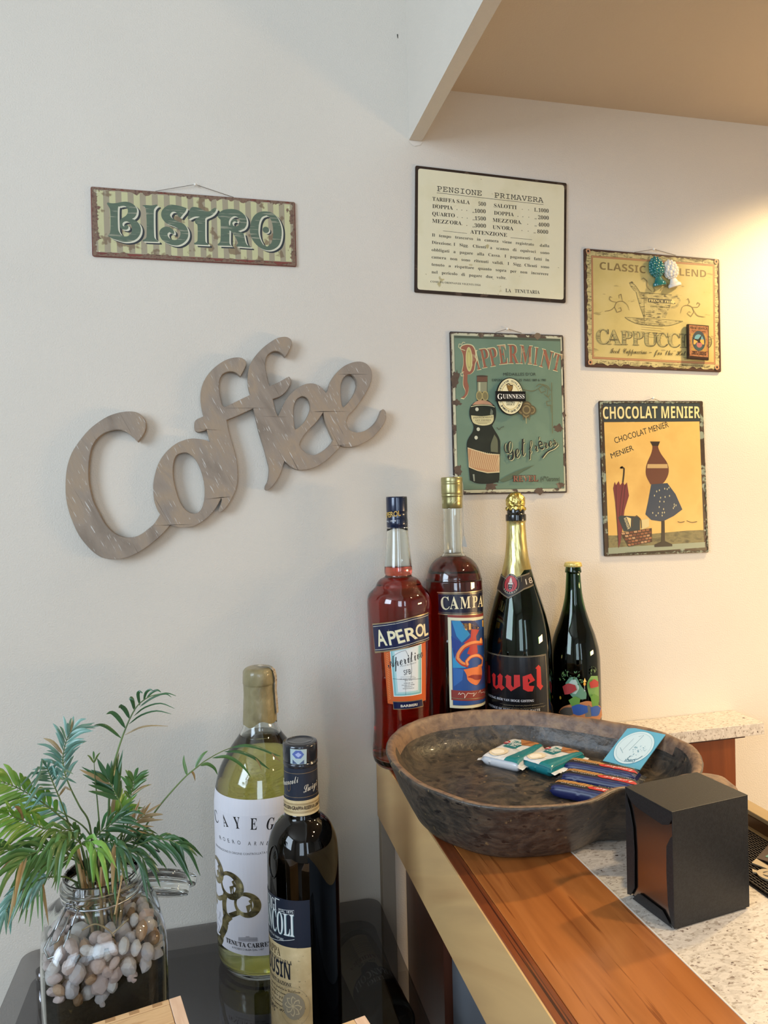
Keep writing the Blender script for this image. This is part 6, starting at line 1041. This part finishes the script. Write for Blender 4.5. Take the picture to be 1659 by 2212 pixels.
# ---------------- wooden boxes in front ----------------
M_ash = nmat('ash_wood', ('C9A47C', 'D8B88E', 'B98F68'), (.3, .5, .72), .5, (16, 130, 60), 5, dist=.8, spec=.3)
M_ash2 = nmat('ash_wood_pale', ('D9B9A0', 'E2C6AE'), (.4, .6), .5, (200, 20, 60), 4, spec=.3)
def crate(label, corner, wx, wy, ztop, ang):
    T = thing('wooden_box', label, 'box', (corner[0], corner[1], TZ), (0, 0, math.radians(ang)), group='pale wooden boxes at the table front')
    h_ = ztop-TZ
    box('lid', (-wx+.012, -wy+.012, h_-.010), (-.012, -.0075, h_-.0004), M_ash, T, .0006)
    for nm, lo, hi, m in (('end_strip', (-.0115, -wy, h_-.012), (0, 0, h_), M_ash2), ('end_strip', (-wx, -wy, h_-.012), (-wx+.0115, 0, h_), M_ash2), ('rear_strip', (-wx+.012, -.007, h_-.012), (-.012, 0, h_), M_ash), ('side_panel', (-.010, -wy, 0), (0, 0, h_-.0122), M_ash), ('side_panel', (-wx, -wy, 0), (-wx+.010, 0, h_-.0122), M_ash), ('back_panel', (-wx+.0105, -.009, 0), (-.0105, 0, h_-.0122), M_ash), ('front_panel', (-wx+.0105, -wy, 0), (-.0105, -wy+.009, h_-.0122), M_ash)): box(nm, lo, hi, m, T, .0004)
    n = int(wx/.022)
    for i in range(1, n): box('finger_joint', (-wx+i*.022, -.0058, h_-.0002), (-wx+i*.022+.009, -.0008, h_+.0004), mat('joint_end_grain', 'A88660', .6), T)
    return T
crate('pale finger-jointed wooden box in front of the plant jar', (-0.0485,-0.4498), .16, .14, 1.003, 13)
crate('pale finger-jointed wooden box beside the dark spirit bottle, only a corner in view', (0.1312,-0.502), .082, .12, .985, 13)
# ---------------- plant jar ----------------
JX, JY = -.134, -.362
jar = thing('glass_clip_jar', 'square clip-top glass jar holding soil, pebbles and the palm', 'jar', (JX, JY, TZ))
def ring_pts(r, n_, N_=64):
    o = []
    for k in range(N_):
        a_ = 2*math.pi*k/N_; c_, s_ = math.cos(a_), math.sin(a_); q_ = (abs(c_)**n_+abs(s_)**n_)**(-1/n_); a2 = a_+math.radians(12); rr_ = r*q_; o.append((rr_*math.cos(a2), rr_*math.sin(a2)))
    return o
def rings(name, lst, m, par, capb=True, capt=False):
    vs = []; fs = []; N_ = 64
    for r, z, n_ in lst: vs += [(x, y, z) for x, y in ring_pts(r, n_)]
    for j in range(len(lst)-1):
        for k in range(N_): fs.append((j*N_+k, j*N_+(k+1) % N_, (j+1)*N_+(k+1) % N_, (j+1)*N_+k))
    if capb: fs.append(tuple(range(N_)))
    if capt: fs.append(tuple(range((len(lst)-1)*N_, len(lst)*N_)))
    bm = bmesh.new(); me = bpy.data.meshes.new('t'); me.from_pydata(vs, [], fs); bm.from_mesh(me); bpy.data.meshes.remove(me); return BM(name, bm, m, par, True)
JO = [(.050, 0, 3), (.058, .001, 3.5), (.0625, .006, 4.5), (.0635, .015, 5.5), (.0635, .203, 5.5), (.0622, .219, 5), (.0575, .234, 4), (.0495, .2435, 2.8), (.0425, .2485, 2), (.0402, .253, 2), (.0402, .260, 2), (.0428, .262, 2), (.0428, .265, 2), (.0402, .267, 2), (.0398, .2785, 2), (.0385, .280, 2)]
JI = [(.0368, .2785, 2), (.0374, .253, 2), (.0400, .2465, 2), (.0475, .2405, 2.8), (.0552, .2305, 4), (.0597, .216, 5), (.0608, .202, 5.5), (.0608, .016, 5.5), (.058, .009, 4.5), (.045, .0065, 3)]
rings('jar_glass', JO+JI, CLEAR, jar, True, True)
M_ch = mat('bail_wire', 'B0B4BA', .25, 1)
tube('neck_wire', [(.0414*math.cos(t*.2618), .0414*math.sin(t*.2618), .2575) for t in range(24)], .0011, M_ch, jar, 8, True)
rings('rubber_seal', [(.0402, .2675, 2), (.0428, .2680, 2), (.0428, .2700, 2), (.0402, .2705, 2)], glass('seal_clear', 'D8DCD8', 1.3, .2), jar, False)
ca = lambda x, y, z: (x, y, z)
tube('clasp', [(-.030, -.0300, 0.2600), (-.040, -.034, 0.2430), (-.050, -.039, 0.2230), (-.046, -.044, 0.2160), (-.034, -.047, 0.2210), (-.028, -.045, 0.2330), (-.022, -.040, 0.2510), (-.018, -.038, 0.2600)], .0012, M_ch, jar)
tube('clasp', [(-.030, -.031, 0.2630), (-.042, -.037, 0.2390), (-.044, -.042, 0.2270), (-.036, -.045, 0.2330), (-.026, -.040, 0.2560)], .0010, M_ch, jar)
for k in range(2): tube('wire_coil', [(-.028+.004*k+.0028*math.cos(t*.8), -.033-.003*k+.0028*math.sin(t*.8), .258+t*.0006) for t in range(16)], .0009, M_ch, jar)
tube('hinge_wire', [(.030, .028, 0.2600), (.040, .030, 0.2630), (.047, .030, 0.2730), (.050, .034, 0.2810), (.058, .040, 0.2730)], .0011, M_ch, jar)
lc = Vector((-0.0736,-0.305,1.0436)); e1 = Vector((.93, .16, -.30)).normalized(); vw = (lc-Vector((0, -1.2, 1.5))).normalized(); n_ = vw.cross(e1).normalized(); n_ = -n_ if n_.z < 0 else n_
n_ = (Matrix.Rotation(math.radians(-9), 3, e1) @ n_); e2 = n_.cross(e1)
ld = lathe('glass_lid', prof([(0, -.009), (.027, -.009), (.0300, -.007), (.0305, .0015), (.0365, .002), (.0378, .004), (.0378, .0105), (.0360, .0128), (.030, .0135), (.0285, .0105), (0, .0100)], 3), CLEAR, None, 56)
ld.matrix_world = Matrix.Identity(4); ld.data.transform(Matrix(((e1.x, e2.x, n_.x, lc.x), (e1.y, e2.y, n_.y, lc.y), (e1.z, e2.z, n_.z, lc.z), (0, 0, 0, 1)))); part(ld, jar)
# soil
def zlow(a_): return .172+.046*abs(math.sin((a_+1.62)/2))**1.1
sl_ = []; N_ = 64
vs = []; fs = []
for r, z, nn in ((.050, .0100, 3.4), (.0575, .016, 4.8), (.0602, .03, 5.5), (.0602, .08, 5.5), (.0602, -1, 5.5), (.045, -2, 3.5), (.025, -2, 2.5), (.004, -2, 2)):
    for k, (x, y) in enumerate(ring_pts(r, nn)):
        zz = z if z > 0 else zlow(math.atan2(y, x))+noise.noise(Vector((x*90, y*90, 1)))*.006-(0 if z == -1 else .002); vs.append((x, y, zz))
for j in range(7):
    for k in range(64): fs.append((j*64+k, j*64+(k+1) % 64, (j+1)*64+(k+1) % 64, (j+1)*64+k))
fs += [tuple(range(64)), tuple(range(7*64, 8*64))]
so = thing('potting_soil', 'dark potting soil filling the lower half of the jar', 'soil', (JX, JY, TZ))
MO('soil_body', vs, fs, nmat('soil', ('14130F', '26221A', '0C0B0A'), (.35, .5, .65), .9, (60, 60, 60), 8, .9, (220, 220, 220), dist=.6, speck=(('5A4A2A', (80, 80, 80), .68), ('3E4A44', (25, 25, 14), .64))), so, True)['kind'] = 'stuff'
pb = thing('pebble_layer', 'pinkish grey pebbles layered above the soil in the glass jar', 'pebbles', (JX, JY, TZ))
PM = [nmat('pebble_%s' % n_, (a_, b_), (.35, .65), .5, (90, 90, 90), 4, .3, (250, 250, 250), speck=('6A5A54', (160, 160, 160), .72)) for n_, a_, b_ in (('pink', 'C9B0AE', 'DECBC8'), ('grey', 'BDB6BC', 'D8D2D8'), ('tan', 'B8947A', 'CFAE92'), ('white', 'D8CFD0', 'E8E2E2'), ('brown', '7A5A42', '9A7858'))]
pm = []
for k in range(9):
    bm = bmesh.new(); g = bmesh.ops.create_icosphere(bm, subdivisions=2, radius=1); sd = Vector((k*7.1, k*3.3, 0)); pn = [Vector((random.gauss(0, 1), random.gauss(0, 1), random.gauss(0, 1))).normalized() for _ in range(9)]
    for v in g['verts']: d = v.co.copy(); v.co = d*min(1.12+.2*noise.noise(d*1.1+sd), min((.80+.07*q3)/max(.05, d.dot(nv_)) for q3, nv_ in enumerate(pn[:6]))); v.co.x *= 1.15; v.co.z *= .85
    me = bpy.data.meshes.new('pebble'); bm.to_mesh(me); bm.free(); pm.append(me); me.materials.append(PM[(0, 1, 0, 2, 3, 1, 0, 3, 4)[k]])
random.seed(11); placed = []
for t in range(9000):
    if len(placed) > 260: break
    a_ = random.uniform(-math.pi, math.pi); r_ = .0056+.0036*random.random(); ro = random.choice((1, 1, 1, random.random()))
    x, y = math.cos(a_), math.sin(a_); a0 = a_-math.radians(12); q_ = (abs(math.cos(a0))**5.5+abs(math.sin(a0))**5.5)**(-1/5.5)
    z = random.uniform(zlow(a_)-.002, .226); R = (min(.0602, .0602-(z-.207)*.55)-r_*.93)*q_*ro; p = Vector((R*x, R*y, z))
    if (p.x**2+p.y**2)**.5 < .026 and z > .20: continue
    if all((p-q2).length > (r_+r2_)*.80 for q2, r2_ in placed):
        placed.append((p, r_)); o = bpy.data.objects.new('pebble', random.choice(pm)); COL.objects.link(o); o.parent = pb; o.location = p; o.rotation_euler = (random.random()*6, random.random()*6, random.random()*6); o.scale = (r_, r_*random.uniform(.8, 1.05), r_*random.uniform(.75, 1))
# ---------------- parlour palm ----------------
pl_ = thing('parlour_palm', 'small green parlour palm growing out of the glass jar', 'plant', (JX, JY, TZ+.17))
def leafm(name, a_, b_): 
    m = nmat(name, (a_, b_), (.35, .65), .36, (30, 30, 12), 3, coat=.15); b_n = m.node_tree.nodes['Principled BSDF']; b_n.inputs['Transmission Weight'].default_value = 0
    b_n.inputs['Subsurface Weight'].default_value = .0; return m
LM = [leafm('leaf_mid', '3F6634', '587F40'), leafm('leaf_dark', '284E2E', '3C683A'), leafm('leaf_bright', '5F9038', '7FAA4C'), leafm('leaf_blue', '4C7A6C', '7AA398'), leafm('leaf_dry', '8A7650', 'A08A62')]
M_stem = nmat('stem_green', ('4A6238', '66804A'), (.4, .6), .5, (30, 30, 30), 3); M_dry = nmat('dry_stalk', ('9A8058', 'B89C70', '7A6242'), (.3, .5, .7), .7, (60, 60, 20), 4)
camv = Vector((0, -1.2, 1.5))
def leaflet(pts, w_, m, par, tw=0.0):
    P_ = [Vector(p) for p in crv([Vector(p) for p in pts], 3)]; n = len(P_); vs = []; fs = []
    for i, p in enumerate(P_):
        t = i/(n-1); d = (P_[min(i+1, n-1)]-P_[max(i-1, 0)]).normalized(); v_ = (p-camv).normalized(); s_ = d.cross(v_)
        s_ = s_.normalized() if s_.length > .05 else Vector((1, 0, 0)); nn = s_.cross(d); s_ = s_*math.cos(tw)+nn*math.sin(tw); nn = s_.cross(d)
        ww = w_*.60*(math.sin(math.pi*(t**.72))**.8)*.5+.0002; vs += [p-s_*ww+nn*ww*.35, p, p+s_*ww+nn*ww*.35]
    for i in range(n-1): fs += [(3*i, 3*i+1, 3*i+4, 3*i+3), (3*i+1, 3*i+2, 3*i+5, 3*i+4)]
    o = MO('leaflet', [tuple(v) for v in vs], fs, m, None, True)
    o.parent = par; return o
def frond(path, n, L_, w_, m, droop=.5, t0=.35, side=(1, -1), spread=.9, seed=0, r=.0009, tip=1.0, drys=.025, ex=()):
    n = int(n*1.5)
    random.seed(seed); P_ = [Vector(p) for p in crv([Vector(p) for p in path], 6)]; N_ = len(P_)
    f = tube('frond', [tuple(p) for p in P_], r, M_stem, None, 6, rads=[r*(1.25-.85*i/(N_-1)) for i in range(N_)]); f.parent = pl_; f.matrix_parent_inverse = Matrix.Translation(pl_.location).inverted()
    for k in range(n):
        t = t0+(1-t0)*(k+.5)/n; i = min(N_-2, int(t*(N_-1))); p = P_[i].lerp(P_[i+1], t*(N_-1)-i); d = (P_[i+1]-P_[i]).normalized(); v_ = (p-camv).normalized(); s_ = d.cross(v_).normalized()
        for sg in side:
            a_ = spread*(1-.45*t)*random.uniform(.8, 1.2); dr = (d*math.cos(a_)+s_*sg*math.sin(a_)*.9+v_*random.uniform(-.35, .35)).normalized(); LL = L_*1.12*random.uniform(.7, 1.2)*(math.sin(math.pi*(.18+.72*(t-t0)/(1-t0)))**.6)
            q1 = p+dr*LL*.5-Vector((0, 0, 1))*LL*droop*.12; q2 = p+dr*LL*.95-Vector((0, 0, 1))*LL*droop*.55
            leaflet([p, q1, q2], w_*random.uniform(.8, 1.15), LM[4] if random.random() < drys else m, f, random.uniform(-.7, .7))
    if tip: d = (P_[-1]-P_[-3]).normalized(); leaflet([P_[-1], P_[-1]+d*L_*.4-Vector((0, 0, L_*.05)), P_[-1]+d*L_*.75-Vector((0, 0, L_*.25*droop*2))], w_, m, f, .2)
    for pts, w2, mi in ex: leaflet(pts, w2, LM[mi], f, random.uniform(-.3, .3))
    return f
random.seed(3)
# tall frond
frond([(-0.1388,-0.36,1.0873),(-0.1331,-0.3583,1.1086),(-0.1259,-0.3567,1.1558),(-0.1245,-0.355,1.178),(-0.1193,-0.3533,1.21),(-0.1143,-0.3517,1.2277),(-0.1101,-0.35,1.2398),(-0.1058,-0.3483,1.2505),(-0.1009,-0.3467,1.2612),(-0.0945,-0.345,1.2718),(-0.0876,-0.3433,1.2781),(-0.0778,-0.3417,1.2827),(-0.0637,-0.34,1.2843)], 0, .03, .004, LM[1], seed=1, tip=0, r=.0012, ex=[(p, w_, mi) for p, w_, mi in zip([[(-0.112,-0.34,1.2368),(-0.1245,-0.3417,1.2502),(-0.1323,-0.3433,1.2551),(-0.1395,-0.345,1.2559)],[(-0.1072,-0.34,1.2473),(-0.1146,-0.3417,1.261),(-0.121,-0.3433,1.2679),(-0.1266,-0.345,1.2672)],[(-0.1024,-0.34,1.2579),(-0.1068,-0.3417,1.2691),(-0.1112,-0.3433,1.2746),(-0.1131,-0.345,1.2728)],[(-0.0966,-0.34,1.2662),(-0.0988,-0.3417,1.2801),(-0.1016,-0.3433,1.283),(-0.0964,-0.345,1.2801)],[(-0.0909,-0.34,1.2723),(-0.0924,-0.3417,1.2854),(-0.0907,-0.3433,1.2894),(-0.0869,-0.345,1.2876)],[(-0.0865,-0.34,1.2771),(-0.084,-0.3417,1.2862),(-0.0795,-0.3433,1.2904),(-0.0759,-0.345,1.2896)],[(-0.0836,-0.34,1.2798),(-0.0777,-0.3417,1.2864),(-0.0711,-0.3433,1.2892),(-0.0669,-0.345,1.2868)],[(-0.1085,-0.34,1.2401),(-0.0928,-0.3417,1.2472),(-0.0786,-0.3433,1.249),(-0.0602,-0.345,1.2471)],[(-0.1033,-0.34,1.2521),(-0.0896,-0.3417,1.2616),(-0.0725,-0.3433,1.2654),(-0.0563,-0.345,1.2607)],[(-0.0975,-0.34,1.2611),(-0.0852,-0.3417,1.2701),(-0.0681,-0.3433,1.2737),(-0.0526,-0.345,1.2668)],[(-0.0909,-0.34,1.2709),(-0.0779,-0.3417,1.2798),(-0.0621,-0.3433,1.285),(-0.0505,-0.345,1.2812)],[(-0.0894,-0.34,1.2729),(-0.075,-0.3417,1.2817),(-0.0621,-0.3433,1.284),(-0.0557,-0.345,1.2802)]], (.0062, .0078, .0075, .0070, .0055, .0045, .0040, .0028, .0028, .0025, .0028, .0024), (1, 1, 1, 1, 1, 1, 1, 4, 1, 1, 1, 1))])
# arching frond over the wine bottle
frond([(-0.1226,-0.36,1.0907),(-0.1062,-0.3557,1.1137),(-0.0939,-0.3514,1.1254),(-0.0856,-0.3471,1.1393),(-0.0729,-0.3429,1.1551),(-0.0571,-0.3386,1.1709),(-0.0418,-0.3343,1.1841),(-0.0293,-0.33,1.1915),(-0.0205,-0.325,1.1959),(-0.0028,-0.3167,1.2015),(0.0128,-0.3083,1.2032),(0.0227,-0.3,1.2013)], 0, .03, .004, LM[1], seed=2, tip=0, r=.0010, ex=[(p, w_, mi) for p, w_, mi in zip([[(0.0104,-0.31,1.2034),(0.0273,-0.3087,1.2041),(0.0443,-0.3075,1.1987),(0.0601,-0.3063,1.1897),(0.07,-0.305,1.1849)],[(0.0019,-0.31,1.1993),(0.0199,-0.3087,1.197),(0.0367,-0.3075,1.188),(0.0475,-0.3063,1.1777),(0.056,-0.305,1.17)],[(-0.0125,-0.31,1.1931),(0.0029,-0.3087,1.1927),(0.0148,-0.3075,1.186),(0.0254,-0.3063,1.1751),(0.0325,-0.305,1.1633)],[(-0.0269,-0.31,1.1853),(-0.0187,-0.3083,1.1859),(-0.0106,-0.3067,1.1792),(-0.007,-0.305,1.1702)],[(-0.0329,-0.31,1.1823),(-0.0292,-0.3083,1.1904),(-0.0231,-0.3067,1.1978),(-0.0177,-0.305,1.2009)],[(-0.0425,-0.31,1.1748),(-0.0446,-0.3083,1.1836),(-0.0462,-0.3067,1.1917),(-0.0457,-0.305,1.1984)],[(-0.0376,-0.31,1.1803),(-0.0349,-0.3075,1.1749),(-0.0335,-0.305,1.1658)],[(0.039,-0.31,1.1874),(0.0437,-0.3075,1.1785),(0.0461,-0.305,1.1692)],[(0.0586,-0.31,1.1915),(0.0636,-0.3075,1.1851),(0.0698,-0.305,1.178)]], (.0058, .0060, .0064, .0062, .0062, .0056, .0040, .0028, .003), (1, 1, 0, 0, 0, 0, 4, 4, 4))])
A0 = (-0.1453,-0.37,1.0821)
FR = [
 ([(-0.1547,-0.36,1.0896),(-0.1617,-0.37,1.1463),(-0.169,-0.38,1.185),(-0.175,-0.39,1.2129),(-0.1779,-0.4,1.2317)], 7, .040, .0042, 3, 1.3, .55, 21),
 ([(-0.1425,-0.36,1.0964),(-0.145,-0.36,1.1496),(-0.1549,-0.36,1.1722),(-0.1635,-0.36,1.1931),(-0.1688,-0.36,1.2107),(-0.1703,-0.36,1.2278),(-0.1658,-0.36,1.2471),(-0.1603,-0.36,1.2565)], 12, .036, .0052, 3, .6, .50, 22),
 ([(-0.1491,-0.36,1.0974),(-0.1568,-0.3683,1.1463),(-0.1713,-0.3767,1.17),(-0.1867,-0.385,1.1905),(-0.2005,-0.3933,1.2063),(-0.2102,-0.4017,1.2174),(-0.2197,-0.41,1.2262)], 9, .046, .0078, 2, .7, .35, 23),
 ([(-0.1492,-0.36,1.0945),(-0.171,-0.375,1.1498),(-0.1864,-0.39,1.1654),(-0.1985,-0.405,1.1802),(-0.211,-0.42,1.1961)], 9, .038, .0055, 2, .7, .35, 24),
 ([(-0.15,-0.37,1.1025),(-0.1593,-0.385,1.1349),(-0.1822,-0.4,1.1505),(-0.2028,-0.415,1.1551),(-0.2185,-0.43,1.1682)], 8, .038, .0060, 0, .8, .30, 25),
 ([(-0.1527,-0.37,1.1001),(-0.154,-0.3875,1.1257),(-0.1689,-0.405,1.1484),(-0.1892,-0.4225,1.1542),(-0.1979,-0.44,1.1524)], 7, .046, .0075, 0, .9, .30, 26),
 ([(-0.147,-0.36,1.0799),(-0.1574,-0.38,1.0989),(-0.1646,-0.4,1.1157),(-0.175,-0.42,1.1274),(-0.181,-0.42,1.1267),(-0.195,-0.4267,1.1238),(-0.2052,-0.4333,1.1179),(-0.2101,-0.44,1.1084)], 11, .020, .0055, 3, 1.0, .45, 27),
 ([(-0.124,-0.37,1.0903),(-0.1111,-0.3717,1.112),(-0.0972,-0.3733,1.1251),(-0.0861,-0.375,1.1298),(-0.0724,-0.3767,1.1322),(-0.0574,-0.3783,1.1295),(-0.0479,-0.38,1.123)], 5, .034, .0062, 1, 1.1, .42, 28),
 ([(-0.1333,-0.36,1.0922),(-0.1119,-0.36,1.1353),(-0.111,-0.36,1.164),(-0.1173,-0.36,1.182),(-0.1248,-0.36,1.2001)], 6, .036, .0078, 1, .1, .62, 29),
 ([(-0.1252,-0.36,1.0939),(-0.1065,-0.3633,1.1418),(-0.1019,-0.3667,1.1728),(-0.0961,-0.37,1.1984)], 5, .030, .0056, 0, .5, .70, 30),
 ([(-0.1345,-0.36,1.0953),(-0.1351,-0.36,1.1455),(-0.1363,-0.36,1.1728),(-0.1381,-0.36,1.203),(-0.1386,-0.36,1.2216)], 1, .02, .003, 0, .5, .9, 31),
 ([(-0.1348,-0.36,1.0867),(-0.1294,-0.3533,1.1201),(-0.1269,-0.3467,1.1429),(-0.1151,-0.34,1.1561)], 4, .034, .0085, 2, .3, .65, 32),
 ([(-0.1371,-0.37,1.0922),(-0.1179,-0.3667,1.1319),(-0.1017,-0.3633,1.1455),(-0.0868,-0.36,1.1552)], 4, .028, .0040, 4, .2, .5, 33),
 ([(-0.145,-0.37,1.0933),(-0.1487,-0.3867,1.1384),(-0.1553,-0.4033,1.1579),(-0.1619,-0.42,1.1624)], 4, .036, .0080, 0, 1.5, .4, 34),
 ([(-0.1371,-0.37,1.0922),(-0.1335,-0.3867,1.1321),(-0.1178,-0.4033,1.1488),(-0.108,-0.42,1.1485)], 4, .032, .0075, 1, 1.5, .4, 35),
 ([(-0.1424,-0.37,1.0929),(-0.1421,-0.38,1.1371),(-0.1527,-0.39,1.1569),(-0.1632,-0.4,1.1655),(-0.1698,-0.41,1.1681)], 5, .034, .0060, 0, 1.0, .40, 36),
 ([(-0.1361,-0.36,1.0869),(-0.1461,-0.355,1.1375),(-0.1729,-0.35,1.1617),(-0.1934,-0.345,1.1707),(-0.2089,-0.34,1.1734)], 8, .034, .0050, 3, .7, .45, 37),
 ([(-0.1307,-0.36,1.089),(-0.1196,-0.3567,1.116),(-0.1061,-0.3533,1.1242),(-0.094,-0.35,1.1262)], 6, .034, .0052, 1, 1.2, .4, 38),
 ([(-0.1371,-0.37,1.0922),(-0.1274,-0.3775,1.1171),(-0.1117,-0.385,1.1256),(-0.0951,-0.3925,1.1283),(-0.084,-0.4,1.122)], 3, .030, .0060, 1, 1.0, .45, 39),
 ([(-0.145,-0.37,1.0933),(-0.1414,-0.385,1.1324),(-0.1461,-0.4,1.1483),(-0.1359,-0.415,1.1566),(-0.1263,-0.43,1.1517)], 3, .034, .0075, 2, 1.6, .4, 40),
 ([(-0.1398,-0.37,1.0926),(-0.1409,-0.3725,1.1307),(-0.1348,-0.375,1.1451),(-0.1184,-0.3775,1.1567),(-0.1073,-0.38,1.1634)], 6, .034, .0050, 1, .6, .4, 41),
 ([(-0.1481,-0.36,1.0886),(-0.1548,-0.37,1.1145),(-0.1707,-0.38,1.1272),(-0.1874,-0.39,1.1302),(-0.1916,-0.4,1.1237)], 7, .038, .0055, 0, 1.2, .35, 42)]
for path, n, L_, w_, mi, dr, t0, sd in FR: frond(path, n, L_, w_, LM[mi], dr, t0, seed=sd)
random.seed(5)
for k in range(34):
    an = random.uniform(0, 6.28); rb = .018*random.random()**.5; rt2 = .030*random.random()**.5; z0 = TZ+random.uniform(.190, .200); z1 = TZ+random.uniform(.26, .315)
    p0 = (JX+.006+rb*math.cos(an), JY-.004+rb*math.sin(an), z0); p1 = (JX+rt2*math.cos(an+random.uniform(-.5, .5)), JY+rt2*math.sin(an+random.uniform(-.5, .5)), z1); pm_ = tuple((p0[i]+p1[i])/2+random.uniform(-.004, .004) for i in range(3))
    part(tube('stalk', crv([Vector(p0), Vector(pm_), Vector(p1)], 4), random.choice((.0022, .0015, .0010, .0018)), random.choice((M_dry, M_dry, M_stem)), None, 6), pl_)
for pts in ([(-0.1139,-0.415,1.0766),(-0.1102,-0.405,1.095),(-0.1063,-0.395,1.1141)], [(-0.1264,-0.4,1.0428),(-0.1159,-0.4,1.0507),(-0.1027,-0.4,1.0609)], [(-0.1489,-0.4,1.056),(-0.1361,-0.4,1.0608),(-0.1235,-0.4,1.0533),(-0.1174,-0.4,1.0454)]): part(tube('dry_strand', crv([Vector(p) for p in pts], 4), .0009, M_dry, None, 5), pl_)
